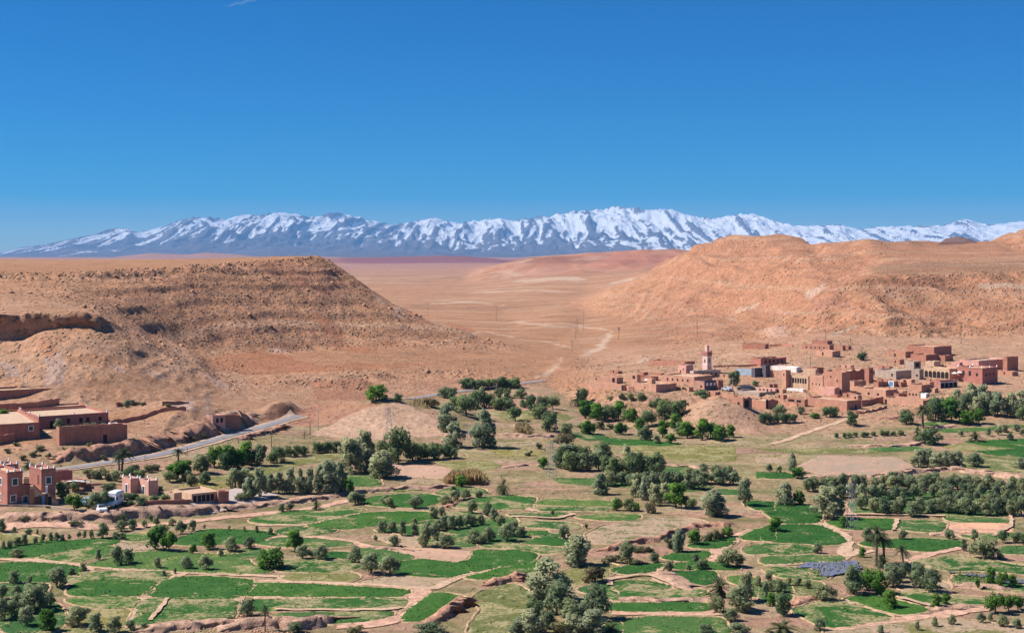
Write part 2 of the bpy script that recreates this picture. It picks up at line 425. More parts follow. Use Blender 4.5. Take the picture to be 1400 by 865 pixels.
# the valley floor: pink earth, straw and thin grass
_vfe = np.interp(PXG, [0, 230, 400, 560, 740, 800, 850, 1000, 1400], [345, 380, 425, 480, 545, 480, 455, 425, 445])
_vf = 1 - sstep(-22, 6, ROW - _vfe + 8 * n2)
lay((.47, .315, .225), _vf * 0.6)
lay(PINK, _vf * sstep(0.0, 0.4, n1) * 0.7)
lay((.36, .30, .14), _vf * sstep(-0.05, 0.35, -n1 + 0.5 * n2) * 0.6 * sstep(0, 60, 700 - np.minimum(PYG, 640) ) )
lay((.24, .23, .09), _vf * sstep(0.1, 0.45, fbm(GX / 9, ROW / 9, 4, 6)) * 0.45)
lay((.30, .265, .115), _vf * sstep(-0.05, 0.3, fbm(GX / 26, ROW / 8, 4, 3)) * 0.55)
lay((.15, .17, .055), _vf * sstep(0.12, 0.4, fbm(GX / 14, ROW / 5, 4, 7)) * 0.55)
lay((.52, .40, .25), _vf * sstep(0.15, 0.5, fbm(GX / 20, ROW / 5, 4, 5)) * 0.5)

lay((.56, .345, .225), (1 - _vf) * (1 - HILL) * sstep(770, 830, PXG) * (1 - sstep(640, 760, ROW)) * np.clip(.65 + .6 * n2, 0, 1))
lay((.52, .315, .205), (1 - _vf) * (1 - sstep(640, 740, PXG)) * (1 - sstep(470, 600, ROW)) * np.clip(.5 + .8 * n2, 0, 1))
lay((.40, .19, .12), HILL * (1 - sstep(640, 760, PXG)) * sstep(.05, .45, n1) * .4)
lay((.30, .19, .12), (1 - _vf) * sstep(.15, .5, n3 + .5 * n2) * (1 - sstep(620, 700, ROW)) * .5)
lay((.25, .10, .075), MID * sstep(.05, .4, fbm(GZ / 7 + GX / 300, GX / 600, 3, 4)) * .65); lay((.56, .36, .25), MID * sstep(.1, .4, fbm(GX / 90, ROW / 120, 4, 6)) * .6)
lay((.40, .16, .11), MID * sstep(.0, .4, -fbm(GX / 140, ROW / 120, 4, 1)) * .5)
lay((.24, .09, .085), sstep(7100, 7250, ROW) * (1 - sstep(7560, 7700, ROW)) * sstep(.0, .35, fbm(GX / 110, ROW / 60, 3, 2)) * .6)
_poly = []
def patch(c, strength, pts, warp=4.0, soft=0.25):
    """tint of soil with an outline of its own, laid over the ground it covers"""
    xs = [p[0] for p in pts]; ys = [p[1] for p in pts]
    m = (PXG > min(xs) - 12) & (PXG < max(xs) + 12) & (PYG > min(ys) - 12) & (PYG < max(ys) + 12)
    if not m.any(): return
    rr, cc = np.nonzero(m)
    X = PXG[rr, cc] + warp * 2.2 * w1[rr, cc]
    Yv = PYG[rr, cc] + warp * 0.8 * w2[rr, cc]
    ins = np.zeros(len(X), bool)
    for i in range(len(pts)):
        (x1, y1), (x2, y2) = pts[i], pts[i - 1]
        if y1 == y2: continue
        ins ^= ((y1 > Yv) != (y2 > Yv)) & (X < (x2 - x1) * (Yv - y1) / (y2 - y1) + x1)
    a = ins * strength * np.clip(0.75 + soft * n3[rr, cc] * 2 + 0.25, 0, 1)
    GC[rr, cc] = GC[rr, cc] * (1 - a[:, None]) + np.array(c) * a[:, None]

def streak(c, strength, pts, wid):
    """a worn or washed band of soil along a line, ragged and fading at its ends"""
    xs = [p[0] for p in pts]; ys = [p[1] for p in pts]
    m = (PXG > min(xs) - 20) & (PXG < max(xs) + 20) & (PYG > min(ys) - 12) & (PYG < max(ys) + 12)
    rr, cc = np.nonzero(m)
    X = PXG[rr, cc] + 7 * w1[rr, cc]; Yv = PYG[rr, cc] + 2.2 * w2[rr, cc]
    best = np.full(len(X), 1e9); L = 0.0; tot = sum(math.dist(a, b) for a, b in zip(pts[:-1], pts[1:])); along = np.zeros(len(X))
    for (a, b) in zip(pts[:-1], pts[1:]):
        dx, dy = b[0] - a[0], b[1] - a[1]; l2 = dx * dx + dy * dy
        tt = np.clip(((X - a[0]) * dx + (Yv - a[1]) * dy) / l2, 0, 1)
        d = np.hypot((X - a[0] - tt * dx) * 0.7, (Yv - a[1] - tt * dy) * 1.3)
        k = d < best; best = np.where(k, d, best); along = np.where(k, (L + tt * math.sqrt(l2)) / tot, along); L += math.sqrt(l2)
    hw = wid / 2 * (1 + 0.9 * n2[rr, cc] + 0.6 * w2[rr, cc]) * np.clip(4 * along * (1 - along) * 2.2, 0.35, 1)
    a = strength * (1 - sstep(0.5, 1.3, best / np.maximum(hw, 0.2))) * np.clip(0.85 + 0.8 * n3[rr, cc], 0.2, 1)
    GC[rr, cc] = GC[rr, cc] * (1 - a[:, None]) + np.array(c) * a[:, None]
WASH = (.66, .52, .40)
streak(WASH, .65, [(836, 452), (828, 465), (818, 478), (796, 487)], 8)
streak(WASH, .55, [(768, 488), (760, 502), (748, 512), (730, 518)], 6)
streak(WASH, .5, [(835, 498), (862, 496), (885, 492)], 6)
streak(WASH, .5, [(740, 467), (775, 473), (782, 478)], 3); streak(WASH, .45, [(700, 440), (742, 444), (790, 446), (840, 452)], 4)
streak(WASH, .45, [(640, 400), (690, 398), (740, 397), (790, 399)], 4); streak(WASH, .5, [(590, 415), (640, 413), (700, 418)], 3)
streak(WASH, .5, [(700, 385), (760, 380), (800, 383)], 7); streak(WASH, .5, [(836, 388), (868, 381)], 5)
streak(WASH, .5, [(600, 470), (660, 452), (700, 461), (720, 466)], 3); streak(WASH, .45, [(955, 500), (1000, 484), (1080, 486)], 2)
streak((.52, .40, .30), .8, [(1131, 463), (1150, 454), (1172, 445)], 4); streak((.60, .42, .28), .7, [(1180, 446), (1215, 458), (1245, 463)], 3)
streak(WASH, .5, [(1000, 427), (1020, 421), (1042, 415)], 5); streak(WASH, .5, [(1060, 425), (1080, 427), (1125, 428)], 3)
patch(RED, .7, [(290, 488), (350, 480), (440, 498), (600, 497), (480, 507), (350, 512), (285, 505)])
patch(RED, .65, [(430, 425), (460, 445), (470, 470), (520, 478), (500, 484), (465, 478), (440, 450)])
patch((.62, .40, .28), .7, [(368, 474), (385, 478), (392, 486), (372, 482)]); patch(RED, .7, [(380, 482), (410, 488), (400, 493), (378, 488)])
patch((.58, .40, .30), .65, [(536, 418), (552, 420), (556, 436), (540, 432)]); patch((.58, .40, .30), .5, [(505, 398), (525, 410), (530, 420), (510, 408)])
patch(RED, .6, [(610, 440), (640, 446), (655, 455), (625, 452)]); patch(RED, .5, [(525, 462), (545, 466), (540, 473), (522, 470)])
patch((.50, .36, .31), .6, [(60, 490), (85, 480), (92, 505), (88, 528), (62, 525)]); patch(RED, .55, [(55, 468), (80, 470), (78, 490), (58, 486)])
patch((.50, .38, .33), .55, [(0, 495), (22, 500), (28, 515), (5, 515)]); patch((.50, .37, .31), .5, [(145, 495), (165, 500), (170, 510), (150, 506)])
patch((.54, .39, .31), .6, [(200, 505), (222, 510), (228, 520), (208, 515)]); patch((.58, .40, .32), .55, [(268, 505), (285, 512), (320, 532), (300, 530)])
patch((.55, .38, .33), .6, [(228, 550), (262, 545), (268, 560), (240, 562)])
patch((.40, .175, .10), .6, [(425, 520), (500, 518), (520, 535), (500, 548), (430, 545)]); patch((.44, .23, .15), .5, [(570, 525), (640, 515), (660, 530), (580, 540)])
patch((.46, .20, .12), .55, [(390, 560), (430, 555), (520, 550), (500, 570), (420, 585), (392, 578)])
patch((.45, .21, .15), .5, [(1105, 405), (1165, 412), (1160, 422), (1112, 424)]); patch((.56, .42, .34), .6, [(1100, 400), (1130, 386), (1126, 396), (1104, 408)])
patch((.60, .46, .36), .55, [(1340, 388), (1400, 387), (1400, 394), (1330, 394)]); patch((.54, .33, .22), .5, [(1200, 398), (1225, 396), (1240, 410), (1215, 408)])
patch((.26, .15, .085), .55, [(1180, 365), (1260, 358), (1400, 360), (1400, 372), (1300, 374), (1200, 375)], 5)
patch((.47, .20, .13), .6, [(850, 338), (880, 343), (905, 362), (860, 370), (790, 365), (830, 352)], 3); patch((.42, .18, .12), .5, [(690, 362), (760, 355), (800, 372), (720, 378)], 3)
patch((.58, .40, .32), .5, [(1040, 452), (1075, 445), (1080, 458), (1050, 462)]); patch((.50, .27, .17), .6, [(1080, 452), (1130, 447), (1135, 466), (1060, 470)])
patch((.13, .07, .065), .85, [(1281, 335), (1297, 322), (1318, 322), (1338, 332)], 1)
patch((.60, .385, .26), 1.0, [(424, 594), (480, 566), (520, 552), (550, 551), (592, 570), (616, 592), (560, 600), (480, 600)], 2)
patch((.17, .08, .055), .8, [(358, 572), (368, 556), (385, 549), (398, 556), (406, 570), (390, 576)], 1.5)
patch((.54, .33, .22), .8, [(936, 590), (950, 556), (975, 544), (1010, 552), (1034, 572), (1030, 592)], 2)
patch((.60, .44, .36), .55, [(280, 585), (330, 580), (345, 592), (300, 600)])

# the undercut cliff: its upper rows lean out over its foot
_cm = 1 - sstep(128, 150, PXG)
YV = ROW - _cm * 4.2 * sstep(470.5, 474.2, ROW) * (1 - sstep(475, 500, ROW)) * (1 + 0.5 * fbm(GX / 4, GZ / 3, 3, 2))
def slice_mesh(name, rmask_faces, mat, kind='structure'):
    r, c = np.nonzero(rmask_faces)
    ids = np.stack([r * NC + c, r * NC + c + 1, (r + 1) * NC + c + 1, (r + 1) * NC + c], 1)
    used, inv = np.unique(ids, return_inverse=True)
    V = np.stack([GX.ravel() * (YV / ROW).ravel(), YV.ravel(), GZ.ravel()], 1)[used]
    me = mesh_np(name, V, inv.reshape(-1, 4))
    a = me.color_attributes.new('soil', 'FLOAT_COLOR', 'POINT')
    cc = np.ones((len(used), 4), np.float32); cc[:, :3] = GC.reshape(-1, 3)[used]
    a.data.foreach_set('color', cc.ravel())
    a = me.attributes.new('hill', 'FLOAT', 'POINT'); a.data.foreach_set('value', np.clip(HILL + RIGHT * 0.6, 0, 1).ravel()[used].astype(np.float32))
    smooth(me)
    return link(name, me, mat, kind=kind)

# ground material: soil tint, broken by pebbles and grit, small-scale relief
GM, t, b = newmat('earth')
g = t.nodes.new('ShaderNodeNewGeometry').outputs['Position']
at = nd(t, 'ShaderNodeAttribute', attribute_name='soil')
hl = nd(t, 'ShaderNodeAttribute', attribute_name='hill')
v1 = noise(t, 0.55, 8, 0.72, g); v2 = noise(t, 0.06, 5, 0.6, g)
c1 = mixrgb(t, at.outputs['Color'], ramp(t, v1, (0.25, .40), (0.5, .86), (0.78, 1.22)), 1.0, 'MULTIPLY')
c2 = mixrgb(t, c1, ramp(t, v2, (0.3, (.86, .84, .82)), (0.7, (1.12, 1.10, 1.08))), 1.0, 'MULTIPLY')
vo = nd(t, 'ShaderNodeTexVoronoi', Scale=0.42); t.links.new(g, vo.inputs['Vector'])
peb = ramp(t, vo.outputs['Distance'], (0.16, 1.0), (0.34, 0.0))
pm = nd(t, 'ShaderNodeMath', operation='MULTIPLY'); t.links.new(peb, pm.inputs[0]); t.links.new(hl.outputs['Fac'], pm.inputs[1])
pc = mixrgb(t, (.19, .105, .06), (.52, .36, .23), vo.outputs['Color'])
pf = nd(t, 'ShaderNodeMath', operation='MULTIPLY'); pf.inputs[1].default_value = 0.75; t.links.new(pm.outputs[0], pf.inputs[0])
t.links.new(mixrgb(t, c2, pc, pf.outputs[0]), b.inputs['Base Color'])
bh = nd(t, 'ShaderNodeMath', operation='ADD'); t.links.new(v1, bh.inputs[0]); t.links.new(pm.outputs[0], bh.inputs[1])
bump(t, b, bh.outputs[0], 1.0, 1.1)
b.inputs['Roughness'].default_value = 1.0

fr, fc = np.arange(NR - 1)[:, None], np.arange(NC - 1)[None, :]
mesa = (ROW[:-1, :-1] > np.interp(GPX, GPX, LY[6])[None, :-1]) & (PXG[:-1, :-1] < 765) & (ROW[:-1, :-1] < np.interp(PXG[:-1, :-1], [-900, 435, 470, 765], [2000, 1000, 900, 800]))
rhill = (PXG[:-1, :-1] > 805) & (ROW[:-1, :-1] > np.interp(PXG[:-1, :-1], [805, 900, 1000, 1120, 1400], [1000, 940, 860, 680, 672])) & (ROW[:-1, :-1] < 1800)
farm = (ROW[:-1, :-1] > 2590) & ~mesa
valley = (ROW[:-1, :-1] < 620) & ~mesa
pl = ~(mesa | rhill | farm | valley)
slice_mesh('valley_floor', valley, GM); slice_mesh('mesa_hill', mesa, GM); slice_mesh('desert_hills', rhill, GM)
slice_mesh('desert_plain', pl, GM); slice_mesh('far_plain', farm, GM)

# ------------------------------------------------------------------ snow mountains
SKYL = [(-700, 352), (-200, 350), (0, 346), (25, 339), (60, 334), (90, 328), (130, 320), (152, 312), (180, 313), (186, 318), (215, 312), (240, 303), (262, 297), (290, 297), (310, 300), (330, 293), (355, 294), (375, 290), (400, 292), (430, 297), (455, 290), (470, 292), (500, 300), (540, 307), (570, 302), (595, 297), (620, 305), (660, 301), (680, 298), (700, 302), (730, 297), (760, 293), (790, 288), (820, 287), (845, 281.5), (870, 285), (900, 287), (915, 285), (940, 294), (975, 299), (1000, 294), (1030, 292), (1060, 302), (1090, 309), (1120, 308), (1150, 307), (1175, 314), (1195, 310), (1240, 309), (1290, 308), (1318, 299), (1350, 307), (1375, 305), (1400, 302), (1500, 300), (1700, 306), (2300, 330)]
MPX = np.unique(np.concatenate([np.arange(-700, -20, 20.0), np.arange(-20, 1421, 1.8), np.arange(1440, 2301, 20.0)]))
MY = np.linspace(15000, 33000, 170)
MP, MR = np.meshgrid(MPX, MY)
MX = (MP - 700) / F * MR
sky_z = np.interp(MPX, [p[0] for p in SKYL], [p[1] for p in SKYL])
u = (MR - 15000) / 18000.0
wx = MX + 320 * fbm(MX / 2600, MR / 5000, 3, 6); wy = MR + 500 * fbm(MX / 3000 + 40, MR / 3000, 3, 2)
rg = ridged(wx / 1500, wy / 9000, 4, 0, 0.5)            # big spurs running down from the crest
rg1 = ridged(wx / 520, wy / 4200, 5, 5, 0.55)
rg2 = ridged(wx / 210, wy / 1700, 4, 3, 0.55)
env = sstep(0.10, 0.80, u) ** 1.25 * (1 - 0.9 * sstep(0.84, 1.0, u))
hill_ = np.clip(env * (1 - env) * 4, 0, 1)
crest = 1 - np.clip(env, 0, 1)
MZ = 30 + 1150 * (env * (0.84 + 0.14 * fbm(wx / 2600, wy / 9000, 4, 2) + 0.15 * (ridged(wx / 380, wy / 2600, 4, 6) - 0.4) + 0.10 * (ridged(wx / 150, wy / 900, 4, 1) - 0.4)) - (0.34 * (1 - rg) + 0.20 * (1 - rg1) + 0.11 * (1 - rg2)) * env * (0.26 + 0.74 * np.clip(crest * 2.6, 0, 1)))
MZ += 70 * sstep(0.02, 0.1, u) * ridged(wx / 1500, wy / 1500, 4, 5) * (1 - env)
MZ *= 1 - 0.6 * sstep(0, 0.06, 0.06 - u)
for it in range(3):
    q = np.max((MZ - EYE) / MR, axis=0)
    want = (HORIZ - sky_z) / F
    rat = np.clip(want / np.maximum(q, 1e-4), 0.05, 3)
    rat = gsmooth(rat, (9, 5, 2.5)[it])
    MZ = EYE - 24 + (MZ - EYE + 24) * rat[None, :]
app = (MZ - EYE) / MR * F                       # height above the horizon, in photo pixels
_gx = np.gradient(MZ, axis=1) / np.maximum(np.gradient(MX, axis=1), 1)
_gy = np.gradient(MZ, axis=0) / np.gradient(MR, axis=0)
conc = MZ - gsmooth(gsmooth(MZ, 4, 1), 2, 0)
steep = np.sqrt(_gx ** 2 + _gy ** 2)
rel = MZ / (np.interp(MPX, MPX, np.max(MZ, axis=0))[None, :])
line = HORIZ - np.interp(MP, [-200, 0, 60, 100, 150, 190, 230, 300, 450, 540, 640, 700, 760, 830, 950, 1100, 1400, 1700], [334, 334, 331, 326, 322, 319, 309, 309, 312, 318, 327, 322, 313, 321, 327, 334, 332, 332])
zc = app + 10 * fbm(MX / 420, MR / 1100, 5, 4) - conc * 0.55 - 15 * (ridged(wx / 260, wy / 3000, 4, 2) - 0.5) - 26 * (ridged(wx / 105, wy / 2200, 4, 7, 0.65) - 0.42) - 10 * (rg2 - 0.35) - 16 * np.clip(steep - 0.4, 0, 2)
snow = sstep(-9, 9, zc - line + 1)
me = mesh_np('mountain_range', np.stack([MX.ravel(), MR.ravel(), MZ.ravel()], 1),
             (lambda r, c: np.stack([r * len(MPX) + c, r * len(MPX) + c + 1, (r + 1) * len(MPX) + c + 1, (r + 1) * len(MPX) + c], 1))(*[q.ravel() for q in np.mgrid[0:len(MY) - 1, 0:len(MPX) - 1]]))
a = me.attributes.new('snow', 'FLOAT', 'POINT'); a.data.foreach_set('value', snow.ravel().astype(np.float32))
smooth(me)
SNOW, t, b = newmat('snowy_rock')
g = t.nodes.new('ShaderNodeNewGeometry').outputs['Position']
at = nd(t, 'ShaderNodeAttribute', attribute_name='snow')
nn = noise(t, 0.011, 8, 0.72, g)
ad = nd(t, 'ShaderNodeMath', operation='ADD'); t.links.new(at.outputs['Fac'], ad.inputs[0])
mm = nd(t, 'ShaderNodeMath', operation='MULTIPLY_ADD'); t.links.new(nn, mm.inputs[0]); mm.inputs[1].default_value = 1.7; mm.inputs[2].default_value = -0.85
t.links.new(mm.outputs[0], ad.inputs[1])
f = ramp(t, ad.outputs[0], (0.36, 0.0), (0.62, 1.0))
rock = ramp(t, noise(t, 0.002, 6, 0.65, g), (0.3, (.10, .088, .095)), (0.7, (.19, .16, .155)))
t.links.new(mixrgb(t, rock, (.86, .87, .90), f), b.inputs['Base Color'])
bump(t, b, noise(t, 0.006, 8, 0.65, g), 1.0, 160.0)
link('mountain_range', me, SNOW, kind='structure')

# ------------------------------------------------------------------ haze: one closed box of thin air round the whole scene
hv = [(x, y, z) for x in (-60000, 60000) for y in (-20000, 36000) for z in (-60, 1180)]
hf = [(0, 1, 3, 2), (4, 6, 7, 5), (0, 4, 5, 1), (2, 3, 7, 6), (0, 2, 6, 4), (1, 5, 7, 3)]
hme = mesh_np('haze', hv, hf)
HM = bpy.data.materials.new('air'); HM.use_nodes = True
t = HM.node_tree; t.nodes.clear()
o = t.nodes.new('ShaderNodeOutputMaterial'); pv = t.nodes.new('ShaderNodeVolumePrincipled')
pv.inputs['Color'].default_value = (0.24, 0.54, 1.0, 1)
pv.inputs['Density'].default_value = 3.5e-5
pv.inputs['Anisotropy'].default_value = 0.0
t.links.new(pv.outputs[0], o.inputs['Volume'])
link('haze', hme, HM, kind='stuff')
# ------------------------------------------------------------------ fields, bunds, paths, road, banks, water
REG = {'a': (0, 640, 3.846), 'b': (350, 640, 3.846), 'c': (700, 640, 3.846), 'd': (1050, 640, 3.846), 'e': (600, 500, 3.5),
       'f': (250, 500, 3.5), 'g': (1040, 540, 3.889), 'h': (0, 490, 3.93), 'v': (0, 0, 1.0)}
def rp(r, x, y):
    x0, y0, s = REG[r]
    return x0 + x / s, y0 + y / s

def pts_of(r, pts):
    return [ground(*rp(r, *p)) for p in pts]

def densify(pts, step, closed=False, wob=0.0, seed=0):
    out = []
    n = len(pts)
    for i in range(n if closed else n - 1):
        a, b = pts[i], pts[(i + 1) % n]
        k = max(1, int((b - a).xy.length / step))
        out += [a.lerp(b, j / k) for j in range(k)]
    if not closed: out.append(pts[-1])
    P_ = np.array([(p.x, p.y) for p in out])
    if len(P_) > 6:                                  # soften the corners
        for _ in range(1 if closed else 2):
            if closed: P_ = 0.5 * P_ + 0.25 * (np.roll(P_, 1, 0) + np.roll(P_, -1, 0))
            else: P_[1:-1] = 0.5 * P_[1:-1] + 0.25 * (P_[2:] + P_[:-2])
    if wob:
        P_ = P_ + wob * np.stack([fbm(P_[:, 0] / 2.2, P_[:, 1] / 2.2, 3, 1), fbm(P_[:, 0] / 2.2, P_[:, 1] / 2.2, 3, 4)], 1)
    return P_

def crop_mat(name, a, b_, mix, rows=0.0):
    """a: crop colours, b_: what shows between, mix: how much of it"""
    m, t, b = newmat(name)
    g = t.nodes.new('ShaderNodeNewGeometry').outputs['Position']
    oi = t.nodes.new('ShaderNodeObjectInfo').outputs['Random']
    n = noise(t, 1.1, 7, 0.75, g); n2 = noise(t, 0.16, 5, 0.65, g, 0.6)
    crop = mixrgb(t, ramp(t, n, (0.25, a[0]), (0.75, a[1])), a[2], ramp(t, n2, (0.42, 0.0), (0.78, 0.85)))
    crop = mixrgb(t, crop, ramp(t, oi, (0, (.66, .80, .80)), (0.5, (1, 1, 1)), (0.8, (1.15, 1.06, 1.0)), (1, (1.6, 1.25, 1.05))), 1.0, 'MULTIPLY')
    s = nd(t, 'ShaderNodeMath', operation='ADD'); t.links.new(n2, s.inputs[0])
    s2 = nd(t, 'ShaderNodeMath', operation='MULTIPLY'); s2.inputs[1].default_value = 0.55
    t.links.new(noise(t, 1.6, 4, 0.7, g), s2.inputs[0]); t.links.new(s2.outputs[0], s.inputs[1])
    f = ramp(t, s.outputs[0], (0.77 + (0.5 - mix) * 0.5 - .06, 0.0), (0.77 + (0.5 - mix) * 0.5 + .07, 1.0))
    soil = ramp(t, noise(t, 0.8, 6, 0.7, g), (0.3, b_[0]), (0.7, b_[1]))
    t.links.new(mixrgb(t, crop, soil, f), b.inputs['Base Color'])
    vr = nd(t, 'ShaderNodeVectorRotate', rotation_type='Z_AXIS'); t.links.new(g, vr.inputs['Vector']); ml = nd(t, 'ShaderNodeMath', operation='MULTIPLY'); ml.inputs[1].default_value = 3.1; t.links.new(oi, ml.inputs[0]); t.links.new(ml.outputs[0], vr.inputs['Angle'])
    wv = nd(t, 'ShaderNodeTexWave', Scale=0.28, Distortion=3.0); wv.inputs['Detail'].default_value = 3.0; t.links.new(vr.outputs[0], wv.inputs['Vector'])
    t.links.new(mixrgb(t, mixrgb(t, crop, soil, f), ramp(t, wv.outputs['Fac'], (0.0, .82 if rows else 1.0), (0.3, 1.0)), 1.0, 'MULTIPLY'), b.inputs['Base Color'])
    bump(t, b, n, 1.0, 0.35)
    return m
GREEN = ((.015, .075, .011), (.046, .130, .021), (.07, .155, .026))
MIDG = ((.035, .10, .025), (.07, .15, .035), (.11, .16, .04))
OLV = ((.12, .125, .035), (.20, .185, .06), (.11, .14, .04))
SOIL = ((.30, .20, .125), (.46, .33, .22))
DRYS = ((.24, .20, .085), (.40, .33, .17))
FM = {'dense': crop_mat('dense_crop', GREEN, SOIL, 0.12, 1), 'mid': crop_mat('green_crop', MIDG, DRYS, 0.3, 1),
      'patchy': crop_mat('patchy_crop', GREEN, ((.20, .19, .07), (.42, .31, .18)), 0.44), 'dry': crop_mat('thin_crop', OLV, SOIL, 0.62),
      'meadow': crop_mat('meadow_grass', OLV, DRYS, 0.42), 'bare': crop_mat('bare_plot', ((.42, .255, .175), (.54, .345, .245), (.46, .29, .2)), ((.34, .20, .13), (.5, .33, .23)), 0.5)}
BUND = simple('straw_earth', (.42, .285, .165), 0.28, 1.3, 1.0, 0.8, 0.25)
BANKM = simple('red_earth', (.46, .245, .16), 0.35, 0.9, 1.0, 1.0, 0.4)
PATHM = simple('trodden_earth', (.49, .325, .215), 0.22, 0.8, 1.0, 0.7, 0.2)
PINKP = simple('pink_track', (.50, .295, .205), 0.25, 0.7, 1.0, 0.7, 0.2)
ASPH = simple('old_asphalt', (.22, .205, .21), 0.14, 0.35, 0.9, 0.3, 0.03)
SHOU = simple('gravel_shoulder', (.42, .285, .20), 0.22, 0.9, 1.0, 0.6, 0.1)
tufts = []                                            # (x, y, z, h, kind) of the blades growing in the plots

def ribbon(name, line, half, lift, mat, crown=0.0, taper=False, wob=0.25, kind='structure', parent=None):
    P_ = line
    T = np.gradient(P_, axis=0); T /= np.maximum(np.linalg.norm(T, axis=1, keepdims=True), 1e-6)
    N = np.stack([-T[:, 1], T[:, 0]], 1)
    n = len(P_)
    hw = half * (1 + wob * fbm(P_[:, 0] / 3.0, P_[:, 1] / 3.0, 3, 2))
    if taper: hw *= np.clip(np.minimum(np.arange(n), np.arange(n)[::-1]) / 5.0, 0.25, 1)
    offs = (-1, -0.55, 0, 0.55, 1)
    V = []
    for o in offs:
        q = P_ + N * (hw * o)[:, None]
        z = zat(q[:, 0], q[:, 1]) + (lift + crown * (1 - abs(o) ** 1.5) if abs(o) < 1 else (-0.12 if crown else lift)) + (0.10 * fbm(q[:, 0], q[:, 1], 2, 5) if crown else 0)
        V.append(np.column_stack([q, z]))
    V = np.stack(V, 1).reshape(-1, 3); k = len(offs)
    i, j = np.mgrid[0:n - 1, 0:k - 1]; i = i.ravel(); j = j.ravel()
    me = mesh_np(name, V, np.stack([i * k + j, i * k + j + 1, (i + 1) * k + j + 1, (i + 1) * k + j], 1)[:, ::-1])
    smooth(me)
    return link(name, me, mat, parent, kind=kind)

def field(r, kind, pts, bund=True, lift=0.22, name='crop_field'):
    w3 = pts_of(r, pts)
    B = densify(w3, 1.1, True, 0.3)
    ctr = B.mean(0)
    _t = np.roll(B, -1, 0) - np.roll(B, 1, 0); _t /= np.maximum(np.linalg.norm(_t, axis=1, keepdims=True), 1e-6)
    _nn = np.stack([_t[:, 1], -_t[:, 0]], 1)
    _ar = np.sum(B[:, 0] * np.roll(B[:, 1], -1) - np.roll(B[:, 0], -1) * B[:, 1])
    B = B + _nn * np.sign(_ar) * 1.15
    nb = len(B)
    x0, y0 = B.min(0); x1, y1 = B.max(0)
    st = 0.75
    gx_, gy_ = np.meshgrid(np.arange(x0, x1, st), np.arange(y0, y1, st))
    Q = np.stack([gx_.ravel(), gy_.ravel()], 1) + RNG.uniform(-.2, .2, (gx_.size, 2))
    ins = np.zeros(len(Q), bool)
    for i in range(nb):
        (ax, ay), (bx, by) = B[i], B[i - 1]
        if ay != by: ins ^= ((ay > Q[:, 1]) != (by > Q[:, 1])) & (Q[:, 0] < (bx - ax) * (Q[:, 1] - ay) / (by - ay) + ax)
    Q = Q[ins]
    allp = [Vector(p) for p in np.concatenate([B, Q])]
    vs, es, fs, ov, oe, of = delaunay_2d_cdt(allp, [], [list(range(nb))], 1, 1e-4)
    V2 = np.array([(v.x, v.y) for v in vs])
    edge = np.array([bool(o) and min(o) < nb for o in ov])
    hh = lift * (0.8 + 0.5 * fbm(V2[:, 0] / 1.7, V2[:, 1] / 1.7, 3, 2))
    z = zat(V2[:, 0], V2[:, 1]) + np.where(edge, 0.02, hh)
    me = mesh_np(name, np.column_stack([V2, z]), [tuple(f_) for f_ in fs])
    # all faces up
    if len(me.polygons) and sum(p.normal.z * p.area for p in me.polygons) < 0: me.flip_normals()
    smooth(me)
    o = link(name, me, FM[kind], kind='structure')
    if bund:
        L = np.concatenate([B, B[:2]])
        d = np.concatenate([_nn, _nn[:2]]) * np.sign(_ar)
        ribbon('earth_bund', L + d * 0.35, 0.34 if bund is True else bund, 0.0, BUND, crown=0.17, wob=0.35)
    dens = {'dense': 2.0, 'mid': 1.0, 'patchy': 1.1, 'meadow': 0.5, 'dry': 0.45, 'bare': 0.0}[kind]
    if len(Q):
        k = int(len(Q) * st * st * dens)
        if k:
            q = Q[RNG.integers(0, len(Q), k)] + RNG.uniform(-.5, .5, (k, 2))
            if kind in ('patchy', 'dry'): q = q[fbm(q[:, 0] / 3, q[:, 1] / 3, 3, 3) > -0.05]
            tufts.append((q, zat(q[:, 0], q[:, 1]) + lift * 0.5, 0 if kind in ('dense', 'patchy') else 1))
    return o

